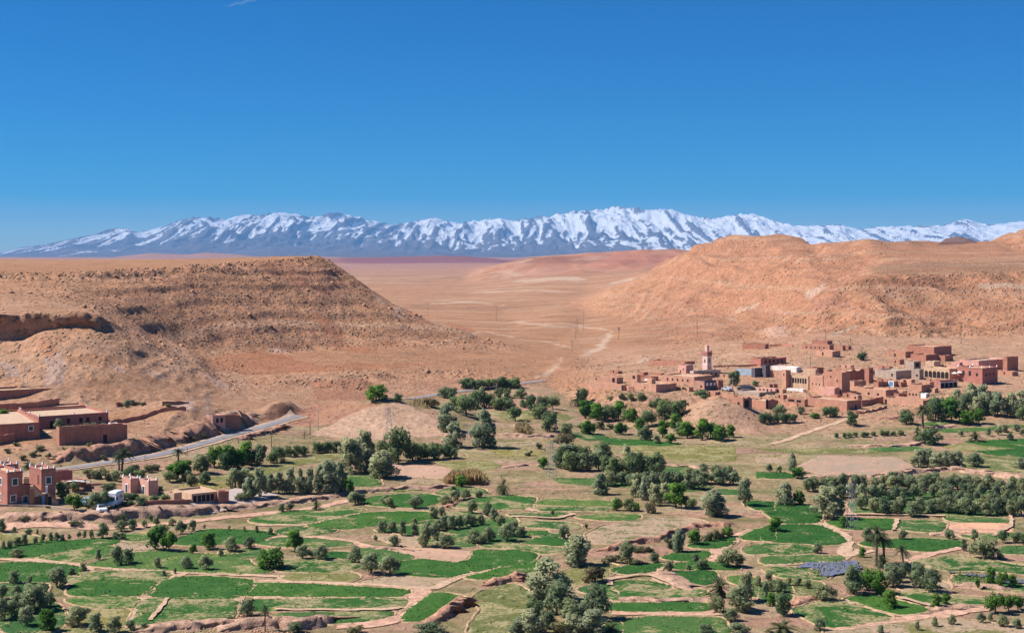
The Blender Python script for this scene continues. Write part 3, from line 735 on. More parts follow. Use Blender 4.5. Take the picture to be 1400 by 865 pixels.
FIELDS = {
'a': [('mid', [(30,690),(150,700),(280,720),(320,800),(260,860),(60,860),(20,780)]), ('patchy', [(650,350),(770,345),(780,375),(660,380)]), ('dense', [(0,425),(0,465),(170,465),(330,440),(545,405),(620,385),(600,370),(470,375),(380,385),(250,385),(130,400)]),
 ('patchy', [(215,465),(400,490),(560,460),(590,420),(545,412),(340,445)]), ('dry', [(640,385),(800,380),(830,430),(720,430),(640,405)]),
 ('dense', [(930,390),(960,370),(1100,325),(1346,330),(1436,345),(1400,362),(1346,392),(1100,400),(980,402)]),
 ('patchy', [(1180,440),(1346,425),(1346,465),(1200,465)]),
 ('mid', [(470,510),(600,470),(700,450),(830,440),(1130,460),(1270,475),(1310,520),(1400,530),(1400,548),(1200,552),(950,538),(620,520)]),
 ('dense', [(0,500),(200,500),(400,520),(430,540),(350,560),(240,598),(0,592)]),
 ('patchy', [(350,590),(480,545),(860,552),(880,570),(815,600),(640,592),(480,588),(380,605)]),
 ('dense', [(400,610),(480,592),(800,598),(780,640),(740,668),(640,668),(400,664)]),
 ('dense', [(800,660),(900,590),(1000,572),(1310,590),(1300,615),(1240,680),(990,683),(820,678)]),
 ('patchy', [(770,695),(1225,698),(1195,790),(1000,840),(830,850),(720,810)]),
 ('patchy', [(370,690),(500,682),(715,690),(690,740),(640,730),(560,735),(480,722)]),
 ('meadow', [(400,745),(620,745),(690,770),(680,800),(640,838),(500,830),(400,800)]),
 ('mid', [(0,612),(225,612),(200,660),(0,680)]), ('meadow', [(20,345),(110,350),(240,375),(90,385),(0,375)]), ('meadow', [(800,850),(560,865),(330,850),(380,840)])],
'b': [('patchy', [(650,325),(800,300),(920,280),(1000,240),(1120,228),(1180,255),(1080,300),(960,345),(800,345)]), ('mid', [(1000,330),(1120,290),(1240,262),(1346,262),(1346,330),(1240,345),(1100,350)]), ('patchy', [(880,395),(1000,355),(1130,355),(1120,395),(1000,405)]), ('mid', [(1160,370),(1346,345),(1420,352),(1400,415),(1220,412)]), ('patchy', [(600,118),(760,108),(900,102),(880,112),(700,124)]), ('dense', [(580,165),(640,150),(850,135),(950,147),(960,175),(850,206),(700,200),(600,190)]), ('mid', [(960,130),(1060,100),(1180,110),(1200,135),(1120,140),(1000,143)]),
 ('patchy', [(1060,205),(1100,170),(1200,152),(1346,148),(1450,155),(1420,212),(1200,213)]),
 ('patchy', [(0,265),(180,230),(430,210),(565,222),(400,258),(250,290),(60,288),(0,283)]),
 ('dense', [(290,300),(600,235),(900,232),(930,260),(800,288),(640,298),(480,320),(330,308)]),
 ('patchy', [(120,335),(180,312),(380,317),(410,327),(320,348),(180,353)]), ('mid', [(20,395),(160,367),(330,375),(510,400),(350,413),(180,410),(100,403)]),
 ('dense', [(380,470),(400,440),(470,447),(490,478)]), ('patchy', [(150,490),(280,482),(480,490),(540,510),(450,543),(250,543),(110,533)]),
 ('dense', [(750,530),(800,492),(870,482),(1050,502),(1150,482),(1175,432),(1346,437),(1455,452),(1420,490),(1250,520),(1100,548),(1000,573),(860,563),(760,553)]),
 ('dense', [(1125,575),(1346,517),(1450,490),(1560,495),(1560,512),(1440,530),(1346,568),(1210,580)]),
 ('dense', [(-90,620),(0,607),(300,617),(785,645),(785,660),(720,673),(440,673),(-100,664)]),
 ('patchy', [(-30,700),(300,692),(765,692),(765,720),(725,743),(-40,745)]), ('mid', [(100,772),(400,757),(710,757),(645,788),(420,815),(300,788)]),
 ('dense', [(785,788),(900,692),(950,657),(1075,682),(1040,720),(960,778),(800,803)]),
 ('mid', [(1030,395),(1120,362),(1140,408),(1050,413)]), ('meadow', [(150,562),(480,552),(515,570),(495,588),(200,585)]),
 ('bare', [(560,410),(900,425),(1150,445),(1160,465),(1050,492),(830,473)]), ('dry', [(640,352),(860,370),(880,408),(740,390)]),
 ('dry', [(560,600),(780,562),(1000,580),(945,620),(800,623)]), ('meadow', [(470,30),(620,40),(640,93),(480,88)]), ('bare', [(720,20),(960,2),(980,48),(740,43)]),
 ('mid', [(540,430),(640,425),(820,470),(740,492),(600,480)]),
 ('meadow', [(1215,650),(1346,610),(1400,650),(1430,700),(1440,870),(1150,870),(1180,800),(1235,740),(1165,702)]),
 ('mid', [(-140,440),(-60,425),(60,440),(20,470),(-100,470)])],
'c': [('patchy', [(20,420),(120,412),(250,425),(240,445),(100,440)]), ('mid', [(100,345),(230,350),(270,362),(180,362)]), ('mid', [(1240,420),(1346,398),(1346,440),(1260,450)]), ('patchy', [(520,640),(700,652),(900,646),(1000,640),(1020,660),(760,690),(540,690)]), ('mid', [(135,187),(200,162),(520,177),(515,203),(330,195),(150,190)]), ('patchy', [(130,206),(320,206),(525,212),(480,222),(150,220)]), ('patchy', [(0,245),(200,237),(310,242),(280,258),(60,258)]),
 ('mid', [(350,257),(480,242),(655,246),(640,273),(520,274)]), ('dry', [(420,350),(500,305),(620,292),(740,262),(900,262),(1000,282),(1000,292),(880,327),(760,367),(640,380),(540,395),(440,392)]),
 ('patchy', [(20,292),(140,282),(300,292),(350,302),(300,320),(100,307)]), ('dense', [(0,385),(40,367),(200,367),(290,387),(270,405),(120,398)]), ('dense', [(60,337),(170,332),(180,350),(90,355)]),
 ('dry', [(0,410),(120,412),(270,425),(240,440),(100,436),(0,430)]),
 ('dense', [(940,410),(1000,392),(1160,362),(1140,400),(1080,418),(980,418)]), ('dense', [(800,470),(920,442),(1035,442),(1000,470),(960,488),(850,480)]),
 ('dense', [(540,545),(600,522),(760,502),(785,507),(720,543),(660,553)]), ('dense', [(850,525),(870,508),(1000,492),(1150,512),(1180,530),(1000,530)]), ('dense', [(865,548),(1040,541),(1045,598),(1000,612),(925,580)]),
 ('patchy', [(525,607),(640,592),(760,607),(835,635),(700,643),(560,638)]), ('dense', [(525,717),(1015,712),(1035,730),(1000,748),(640,750),(545,743)]), ('mid', [(540,802),(700,792),(1080,787),(1110,870),(520,870)]),
 ('mid', [(365,640),(480,607),(505,650),(460,658)]), ('dense', [(1215,370),(1290,327),(1346,317),(1346,383)]), ('mid', [(1165,567),(1250,572),(1260,618),(1180,600)]), ('mid', [(1270,632),(1346,622),(1346,680),(1280,672)]),
 ('meadow', [(260,560),(400,510),(500,502),(540,520),(440,580),(330,610)]), ('dense', [(1240,180),(1346,172),(1346,225),(1290,213)]), ('mid', [(1080,112),(1200,117),(1180,140),(1100,138)]),
 ('mid', [(520,880),(540,830),(500,800),(480,870)])],
'd': [('patchy', [(1020,560),(1200,605),(1346,622),(1346,650),(1150,635),(1000,600)]), ('dry', [(700,600),(860,590),(930,610),(900,640),(740,645)]), ('patchy', [(0,400),(220,410),(240,440),(80,455),(0,452)]), ('mid', [(1030,345),(1190,352),(1346,345),(1346,368),(1200,375),(1050,362)]), ('mid', [(0,600),(80,605),(90,690),(20,700),(0,690)]), ('dense', [(0,178),(100,187),(230,202),(260,250),(235,288),(80,288),(40,250),(0,230)]), ('dense', [(0,312),(80,302),(260,302),(330,337),(395,375),(375,393),(290,400),(100,388),(0,383)]),
 ('dense', [(330,282),(420,267),(665,270),(675,290),(655,320),(440,320),(372,308)]), ('mid', [(692,280),(912,282),(905,310),(880,333),(695,318)]), ('mid', [(950,257),(1250,267),(1250,283),(980,278)]),
 ('bare', [(935,290),(1265,295),(1255,330),(1180,350),(1000,328)]), ('dense', [(515,390),(660,382),(760,372),(1000,382),(1005,403),(820,436),(640,413),(520,408)]),
 ('mid', [(0,470),(200,462),(395,467),(375,480),(100,498),(0,503)]), ('patchy', [(0,532),(90,523),(250,542),(300,570),(250,583),(100,573)]),
 ('patchy', [(770,492),(960,472),(1010,462),(1180,492),(1346,522),(1346,555),(1250,540),(1050,530),(930,533)]),
 ('dense', [(425,690),(520,672),(600,682),(690,707),(845,740),(720,768),(600,738)]), ('patchy', [(685,655),(760,652),(940,672),(1145,690),(1100,708),(940,718),(780,688)]),
 ('patchy', [(155,745),(330,702),(400,702),(500,742),(635,790),(600,798),(330,836)]), ('dry', [(330,850),(700,812),(1000,802),(1346,842),(1346,870),(330,870)]),
 ('mid', [(1215,440),(1280,412),(1346,412),(1346,450)]), ('mid', [(450,190),(560,152),(780,132),(1150,122),(1260,132),(1320,190),(1200,253),(800,248),(480,238)]), ('dense', [(0,30),(110,27),(120,50),(0,53)]),
 ('meadow', [(90,590),(260,600),(230,660),(100,660)])],
'e': [('dense', [(785,360),(820,347),(960,357),(1150,375),(1000,379),(840,377)]), ('mid', [(630,330),(720,322),(800,342),(775,350),(720,358)]), ('meadow', [(940,382),(1400,387),(1400,455),(1200,452),(960,428)]),
 ('mid', [(960,475),(1260,492),(1250,513),(1000,510)]), ('meadow', [(0,460),(230,457),(285,480),(230,498),(60,490)]), ('meadow', [(250,402),(480,407),(470,428),(330,433)]), ('dry', [(170,372),(460,362),(470,383),(220,383)]),
 ('meadow', [(240,220),(420,217),(640,240),(600,258),(330,258)]), ('mid', [(560,540),(1060,545),(1300,580),(1200,600),(800,570),(600,560)])],
'f': [('meadow', [(120,545),(300,502),(470,472),(700,422),(760,422),(740,440),(500,480),(330,543)]), ('mid', [(780,522),(880,522),(930,568),(780,573)]), ('bare', [(1010,472),(1270,487),(1240,538),(1010,523)]), ('meadow', [(0,575),(140,560),(200,570),(120,590),(0,590)])],
'g': [('mid', [(580,287),(830,277),(850,290),(640,298)]), ('mid', [(870,150),(990,141),(1000,150),(880,159)]), ('mid', [(940,190),(1060,181),(1160,175),(1400,160),(1400,167),(1150,188),(960,198)]),
 ('dense', [(1095,250),(1400,236),(1400,283),(1200,266)]), ('dense', [(1155,300),(1400,287),(1400,328),(1250,318)]), ('meadow', [(960,271),(1080,260),(1340,285),(1100,296)]), ('meadow', [(1080,322),(1180,322),(1400,342),(1400,408),(1090,393)]),
 ('dense', [(0,412),(150,417),(140,438),(0,438)]), ('dry', [(0,330),(140,317),(110,368),(0,368)]), ('bare', [(210,380),(340,322),(700,332),(820,385),(640,428),(360,438)]), ('meadow', [(0,290),(600,287),(640,303),(200,308)])],
}
def cut(pts, a, b_):
    """the part of an outline on the left of the line a-b"""
    out = []
    sd = lambda p: (b_[0] - a[0]) * (p[1] - a[1]) - (b_[1] - a[1]) * (p[0] - a[0])
    for i in range(len(pts)):
        p, q = pts[i - 1], pts[i]; sp, sq = sd(p), sd(q)
        if (sp < 0) != (sq < 0):
            f_ = sp / (sp - sq); out.append((p[0] + (q[0] - p[0]) * f_, p[1] + (q[1] - p[1]) * f_))
        if sq >= 0: out.append(q)
    return out
RF = random.Random(5)
def strips(r, k, pts):
    xs = [p[0] for p in pts]; ys = [p[1] for p in pts]; wd, ht = max(xs) - min(xs), max(ys) - min(ys)
    if r in 'efg' or k in ('bare', 'meadow') or wd < 200 or True: return [(k, pts)]
    n = 2 if wd < 420 else RF.choice((2, 3))
    cuts = [min(xs) + wd * (i + RF.uniform(-.15, .15)) / n for i in range(1, n)]
    out, rest = [], pts
    for x in cuts:
        sl = RF.uniform(-.7, .7); a, b_ = (x + sl * ht, max(ys) + 1), (x - sl * ht, min(ys) - 1)
        nx, ny = -5, 0
        A = cut(rest, (a[0] - 42, a[1]), (b_[0] - 42, b_[1])); Bp = cut(rest, (b_[0] + 42, b_[1]), (a[0] + 42, a[1]))
        left, right = (A, Bp) if A and Bp and sum(p[0] for p in A) / len(A) < sum(p[0] for p in Bp) / len(Bp) else (Bp, A)
        if len(left) > 2: out.append(left)
        rest = right
        if len(rest) < 3: break
    if len(rest) > 2: out.append(rest)
    alt = {'dense': ('dense', 'dense', 'mid'), 'mid': ('mid', 'dense', 'patchy'), 'patchy': ('patchy', 'patchy', 'mid', 'dry'), 'dry': ('dry', 'patchy', 'meadow')}[k]
    return [(RF.choice(alt), q) for q in out if max(p[0] for p in q) - min(p[0] for p in q) > 14]
for r, fl in FIELDS.items():
    for k, pts in [s_ for f_ in fl for s_ in strips(r, *f_)]:
        field(r, k, pts, bund=(k not in ('bare',)) and r not in 'efgh', lift=0.22 if k in ('dense', 'mid', 'patchy') else 0.12,
              name={'meadow': 'meadow', 'bare': 'ploughed_plot'}.get(k, 'crop_field'))

# water standing on flooded plots
WAT, t, b = newmat('still_water')
b.inputs['Base Color'].default_value = (.17, .16, .20, 1); b.inputs['Roughness'].default_value = 0.22; b.inputs['Specular IOR Level'].default_value = 0.4
bump(t, b, noise(t, 1.5, 3, 0.5, t.nodes.new('ShaderNodeTexCoord').outputs['Object']), 0.15, 0.02)
def water(r, pts):
    w3 = pts_of(r, pts); B = densify(w3, 1.2, True, 2.0)
    z = float(np.max(zat(B[:, 0], B[:, 1]))) * 0.5 + float(np.mean(zat(B[:, 0], B[:, 1]))) * 0.5 + 0.30
    me = mesh_np('flood_water', np.column_stack([B, np.full(len(B), z)]), [tuple(range(len(B)))])
    if me.polygons[0].normal.z < 0: me.flip_normals()
    link('flood_water', me, WAT, kind='structure')
    x0, y0 = B.min(0); x1, y1 = B.max(0)
    q = np.column_stack([RNG.uniform(x0, x1, 600), RNG.uniform(y0, y1, 600)])
    q = q[fbm(q[:, 0] / 3, q[:, 1] / 3, 3, 3) > -0.05]
    tufts.append((q, np.full(len(q), z - 0.02), 1))
water('d', [(90,520),(220,500),(470,485),(510,512),(495,532),(400,558),(330,583),(275,578),(310,560),(250,538)])
water('d', [(925,545),(1060,556),(1346,590),(1360,612),(1200,600),(1060,575)])

# paths and tracks
def track(r, pts, half, mat=PATHM, name='footpath', lift=0.12):
    if half < 0.65: lift = 0.36
    ribbon(name, densify(pts_of(r, pts), 1.0, False, 0.5), half, lift, mat, wob=0.5)
track('a', [(0,478),(170,485),(350,500),(470,518),(700,535),(930,548),(1346,565),(1500,570)], 0.9)
track('a', [(980,552),(890,580),(800,640),(750,700),(700,790),(680,850)], 0.9); track('a', [(1346,590),(1290,640),(1240,720),(1190,810)], 0.8)
track('a', [(470,518),(480,545),(350,590),(330,615)], 0.8); track('a', [(880,690),(830,760),(790,810)], 0.35)
track('b', [(0,592),(250,600),(600,612),(820,632),(940,635),(1010,600),(1100,560),(1346,512)], 0.9); track('b', [(0,682),(400,684),(780,682),(840,640)], 0.8); track('b', [(90,750),(700,750),(760,735)], 0.5)
track('b', [(860,640),(850,700),(790,780),(640,820),(430,830)], 1.6, PINKP); track('b', [(0,300),(250,300),(500,245),(600,232)], 0.7); track('b', [(0,370),(150,358),(330,362),(480,385),(600,415),(760,455)], 1.0, PINKP)
track('c', [(500,640),(700,655),(900,650),(1040,640)], 2.2, PINKP, 'dirt_track'); track('c', [(520,760),(760,765),(1100,760)], 1.2, PINKP); track('c', [(1330,320),(1200,345),(1130,400),(1040,470),(1000,490)], 1.5, PINKP)
track('c', [(0,260),(250,268),(320,245)], 0.6); track('c', [(790,515),(740,550),(760,590),(900,640)], 0.9); track('c', [(0,160),(100,160),(70,210),(120,225)], 0.8)
track('c', [(520,620),(500,590),(700,560),(780,590),(900,640)], 0.5)
track('d', [(680,270),(665,330)], 0.5); track('d', [(500,430),(400,460),(420,400),(400,350),(300,300),(240,285)], 1.2, PATHM); track('d', [(1010,420),(860,450),(720,490)], 1.1, PINKP)
track('d', [(0,510),(120,505),(400,475),(470,450),(560,430)], 0.7); track('d', [(390,690),(520,740),(720,780),(860,745)], 0.7); track('d', [(320,845),(620,805),(900,775),(1150,735)], 1.3, PINKP)
track('d', [(1280,250),(1275,310),(1190,360)], 0.4); track('d', [(930,255),(400,245)], 0.6); track('d', [(690,685),(860,725)], 0.6)
track('g', [(60,260),(180,225),(300,180),(400,150),(470,125)], 1.0)
track('v', [(0,722),(60,716),(140,722),(230,716),(300,708),(420,697),(480,683)], 1.6, PINKP, 'dirt_track'); track('v', [(300,688),(380,684),(440,680),(470,672)], 1.2, PINKP, 'dirt_track')
track('v', [(0,606),(30,600),(55,593),(70,590)], 0.8)

for RD in (ROADL, ROADF):
    L = densify(pts_of('v', RD), 1.5)
    ribbon('road_shoulder', L, 3.3 if RD is ROADL else 2.7, 0.16, SHOU, wob=0.3); ribbon('road', L, 1.75, 0.26, ASPH, wob=0.05)
L = densify(pts_of('v', [(262,690),(290,682),(330,678),(352,672)]), 1.5); ribbon('parking_yard', L, 6.0, 0.2, simple('yard_gravel', (.42, .34, .30), .15), wob=0.2)

# eroded earth banks: a ragged face with a top that falls away behind
def bank(r, pts, h, back=4.0, mat=BANKM, name='earth_bank'):
    L = densify(pts_of(r, pts), 0.7, False, 1.2)
    T = np.gradient(L, axis=0); T /= np.maximum(np.linalg.norm(T, axis=1, keepdims=True), 1e-6)
    N = np.stack([-T[:, 1], T[:, 0]], 1)
    N *= np.sign(N[:, 1:2] + 1e-9)                 # away from the camera side
    n = len(L); s = np.arange(n) * 0.7
    ends = np.clip(np.minimum(np.arange(n), np.arange(n)[::-1]) / 4.0, 0.05, 1)
    h *= 0.72
    hh = h * ends * (0.85 + 0.45 * fbm(s / 3.0, s * 0 + h, 3, 1) + 0.25 * (vnoise(s / 0.9, s * 0, 5) - .5))
    prof = [(-0.9, -0.25), (-0.25, 0.22), (0.0, 0.62), (0.25, 0.95), (0.9, 1.0), (back * 0.5, 0.72), (back, -0.1)]
    V = []
    for k, (d, z) in enumerate(prof):
        jag = (0.75 * fbm(s / 1.6 + 9 * k, s * 0 + k, 3, 3) + 0.3 * (vnoise(s / .7, s * 0 + 3 * k, 6) - .5)) * (1 if 0 < k < 5 else 0.3)
        q = L + N * (d + jag)[:, None]
        V.append(np.column_stack([q, zat(q[:, 0], q[:, 1]) + hh * z + (0.12 * fbm(s / .8 + k, s * 0, 2, 2) if k < 6 else 0)]))
    k = len(prof); V = np.stack(V, 1).reshape(-1, 3)
    i, j = np.mgrid[0:n - 1, 0:k - 1]; i = i.ravel(); j = j.ravel()
    me = mesh_np(name, V, np.stack([i * k + j, (i + 1) * k + j, (i + 1) * k + j + 1, i * k + j + 1], 1))
    if sum(p.normal.z * p.area for p in me.polygons) < 0: me.flip_normals()
    return link(name, me, mat, kind='structure')
PBANK = simple('pink_earth', (.47, .29, .20), 0.32, 0.8, 1.0, 1.0, 0.4)
bank('c', [(440,440),(540,430),(640,400),(760,385),(860,350),(980,310),(1090,305),(1180,290)], 1.3, 2.5)
bank('c', [(0,600),(50,590),(80,570),(60,555)], 1.5, 3); bank('b', [(1180,620),(1260,620),(1346,600),(1400,590)], 1.5, 3); bank('b', [(960,820),(1030,770),(1100,720),(1110,690)], 1.8, 3)
bank('b', [(-200,860),(-100,850),(0,840),(120,835),(200,850),(300,840),(390,812),(400,790)], 2.0, 6, PBANK); bank('a', [(700,868),(850,862),(1000,850),(1150,835),(1346,830)], 1.4, 6, PBANK)
bank('b', [(560,420),(700,425),(860,440)], 0.6, 2, PBANK); bank('b', [(520,130),(640,125),(760,115),(900,110),(1020,100)], 1.3, 4, PBANK); bank('b', [(1000,215),(1060,180),(1150,160)], 0.8, 2)
bank('v', [(72,636),(95,627),(130,625),(170,622),(205,615),(232,607),(238,602)], 1.9, 5); bank('v', [(240,604),(270,598),(295,592),(303,586)], 1.8, 5); bank('v', [(0,712),(60,712),(110,711),(150,712),(200,706),(300,699)], 1.6, 5, PBANK)
bank('v', [(300,699),(380,690),(440,684),(480,676)], 1.0, 4, PBANK); bank('g', [(640,440),(760,428),(830,412),(1000,405),(1150,415),(1300,440),(1400,462)], 1.5, 5, PBANK); bank('g', [(220,440),(340,442),(640,440)], 1.0, 5, PBANK)
bank('g', [(500,275),(700,278),(860,265),(950,255)], 1.0, 5, PBANK); bank('g', [(900,185),(1000,178),(1045,165)], 0.9, 4, PBANK); bank('g', [(590,125),(700,128),(745,115)], 0.8, 3)
bank('e', [(980,475),(1150,485),(1400,500)], 0.9, 4, PBANK); bank('e', [(320,490),(400,480),(440,470)], 0.8, 3, PBANK); bank('e', [(270,330),(400,340),(500,345),(560,335)], 1.1, 4, PBANK); bank('e', [(0,330),(90,345),(140,330)], 1.3, 5, PBANK)
bank('d', [(110,720),(180,715),(240,690),(300,690)], 0.9, 3); bank('d', [(830,760),(1000,745),(1150,730)], 0.8, 4, PBANK); bank('d', [(960,620),(1150,640),(1346,650)], 0.8, 5, PBANK); bank('d', [(860,350),(1000,352),(1180,365)], 0.6, 3, PBANK)
bank('c', [(520,700),(760,708),(1040,700)], 0.7, 4, PBANK); bank('c', [(740,545),(800,600),(900,640),(1020,640)], 0.8, 5, PBANK)
bank('v', [(280,588),(312,580),(330,572),(352,566)], 1.0, 3, PBANK); bank('v', [(330,602),(360,594),(385,586),(392,580)], 1.0, 3)

# blades standing in the plots
def blades(name, which, c):
    q = np.concatenate([a for a, z, k in tufts if k == which]); z = np.concatenate([z for a, z, k in tufts if k == which])
    n = len(q); a = RNG.uniform(0, 2 * np.pi, n); h = RNG.uniform(.10, .26, n); w_ = RNG.uniform(.10, .24, n)
    d = np.stack([np.cos(a), np.sin(a)], 1) * w_[:, None]; l = RNG.uniform(-.15, .15, (n, 2))
    V = np.stack([np.column_stack([q - d, z]), np.column_stack([q + d, z]), np.column_stack([q + l, z + h])], 1).reshape(-1, 3)
    me = mesh_np(name, V, np.arange(3 * n).reshape(n, 3))
    link(name, me, simple(name + '_leaf', c, 0.3, 0.4, 0.8, 0), kind='stuff')
blades('crop_blades', 0, (.05, .145, .024)); blades('grass_tufts', 1, (.13, .16, .05))
# ------------------------------------------------------------------ buildings
def adobe_mat(name, c, streak_=0.5):
    m, t, b = newmat(name)
    g = t.nodes.new('ShaderNodeNewGeometry').outputs['Position']
    n = noise(t, 0.7, 7, 0.7, g)
    mp = nd(t, 'ShaderNodeMapping'); mp.inputs['Scale'].default_value = (2.2, 2.2, 0.25); t.links.new(g, mp.inputs['Vector'])
    n2 = noise(t, 1.0, 4, 0.6, mp.outputs[0])
    oi = t.nodes.new('ShaderNodeObjectInfo').outputs['Random']
    c1 = ramp(t, n, (0.28, tuple(x * .74 for x in c)), (0.72, tuple(min(1, x * 1.16) for x in c)))
    c2 = mixrgb(t, c1, ramp(t, n2, (0.35, (.72, .70, .68)), (0.65, (1.08, 1.08, 1.08))), streak_, 'MULTIPLY')
    t.links.new(c2, b.inputs['Base Color'])
    bump(t, b, noise(t, 3.0, 6, 0.7, g), 0.7, 0.08)
    return m
AM = {'tan': adobe_mat('tan_adobe', (.57, .315, .21)), 'red': adobe_mat('red_adobe', (.43, .195, .13)), 'brown': adobe_mat('brown_adobe', (.50, .25, .165)), 'pink': adobe_mat('pink_plaster', (.44, .185, .14), .3),
      'cream': adobe_mat('cream_plaster', (.60, .405, .265), .25), 'grey': adobe_mat('grey_block', (.44, .335, .265), .4), 'blue': adobe_mat('blue_grey_sheet', (.36, .44, .50), .2), 'dark': adobe_mat('dark_render', (.115, .10, .12), .2),
      'white': adobe_mat('white_plaster', (.78, .74, .69), .15), 'blush': adobe_mat('blush_plaster', (.74, .50, .42), .1), 'mud': adobe_mat('mud_roof', (.52, .36, .245), .0), 'rose': adobe_mat('rose_plaster', (.64, .34, .265), .2)}
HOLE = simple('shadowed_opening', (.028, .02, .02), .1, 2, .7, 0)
GLASS = simple('window_glass', (.045, .055, .07), .1, 2, .15, 0, spec=.5)
DOORW = simple('timber_door', (.15, .085, .05), .2, 5, .8)
BLUED = simple('blue_door', (.12, .25, .45), .1, 3, .6)
WHITE = simple('white_paint', (.80, .79, .77), .05, 3, .6, .1)
BEAM = simple('roof_beam', (.24, .16, .10), .2, 4, .9)

def boxes(name, bl, mat, parent, jig=0.0, **kw):
    V, Fc = [], []
    for (x0, x1, y0, y1, z0, z1) in bl:
        k = len(V)
        for z in (z0, z1):
            for (x, y) in ((x0, y0), (x1, y0), (x1, y1), (x0, y1)):
                V.append((x + random.uniform(-jig, jig), y + random.uniform(-jig, jig), z + random.uniform(-jig, jig)))
        Fc += [(k, k + 3, k + 2, k + 1), (k + 4, k + 5, k + 6, k + 7), (k, k + 1, k + 5, k + 4), (k + 1, k + 2, k + 6, k + 5), (k + 2, k + 3, k + 7, k + 6), (k + 3, k, k + 4, k + 7)]
    return link(name, mesh_np(name, V, Fc), mat, parent, **kw)

def ring_wall(x0, x1, y0, y1, zb, h, th, jit):
    per, inn = [], []
    def side(a, b_):
        n = max(2, int(math.dist(a, b_) / 1.3))
        return [(a[0] + (b_[0] - a[0]) * i / n, a[1] + (b_[1] - a[1]) * i / n) for i in range(n)]
    c = [(x0, y0), (x1, y0), (x1, y1), (x0, y1)]
    for i in range(4): per += side(c[i], c[(i + 1) % 4])
    for (x, y) in per: inn.append((min(max(x, x0 + th), x1 - th), min(max(y, y0 + th), y1 - th)))
    n = len(per); V = []; Fc = []
    for i in range(n):
        j = random.uniform(-jit, jit); k = random.uniform(-.03, .03)
        V += [(per[i][0], per[i][1], zb), (per[i][0] + k, per[i][1] + k, h * .55), (per[i][0], per[i][1], h + j), (inn[i][0], inn[i][1], h + j - .02), (inn[i][0], inn[i][1], max(zb, h - 1.6))]
    for i in range(n):
        a, b_ = 5 * i, 5 * ((i + 1) % n)
        for q in range(4): Fc.append((a + q, b_ + q, b_ + q + 1, a + q + 1))
    return V, Fc

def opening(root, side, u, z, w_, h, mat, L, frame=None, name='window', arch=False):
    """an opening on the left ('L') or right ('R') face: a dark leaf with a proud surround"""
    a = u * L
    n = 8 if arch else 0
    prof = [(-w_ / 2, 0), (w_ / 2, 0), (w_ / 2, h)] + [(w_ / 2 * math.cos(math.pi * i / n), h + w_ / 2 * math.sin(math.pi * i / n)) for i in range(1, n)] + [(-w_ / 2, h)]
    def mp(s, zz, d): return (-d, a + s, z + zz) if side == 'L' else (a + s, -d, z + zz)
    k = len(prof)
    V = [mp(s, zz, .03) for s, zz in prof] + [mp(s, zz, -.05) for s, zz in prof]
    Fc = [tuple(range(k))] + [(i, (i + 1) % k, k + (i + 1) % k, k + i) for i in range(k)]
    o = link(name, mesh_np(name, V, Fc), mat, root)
    if frame:
        f_ = max(.10, w_ * .16); bl = [(-w_ / 2 - f_, w_ / 2 + f_, h, h + f_), (-w_ / 2 - f_, w_ / 2 + f_, -f_, 0), (-w_ / 2 - f_, -w_ / 2, 0, h), (w_ / 2, w_ / 2 + f_, 0, h)]
        bb = []
        for s0, s1, z0, z1 in bl:
            bb.append((-.09, -.001, a + s0, a + s1, z + z0, z + z1) if side == 'L' else (a + s0, a + s1, -.09, -.001, z + z0, z + z1))
        boxes('frame', bb, frame, o)
    return o

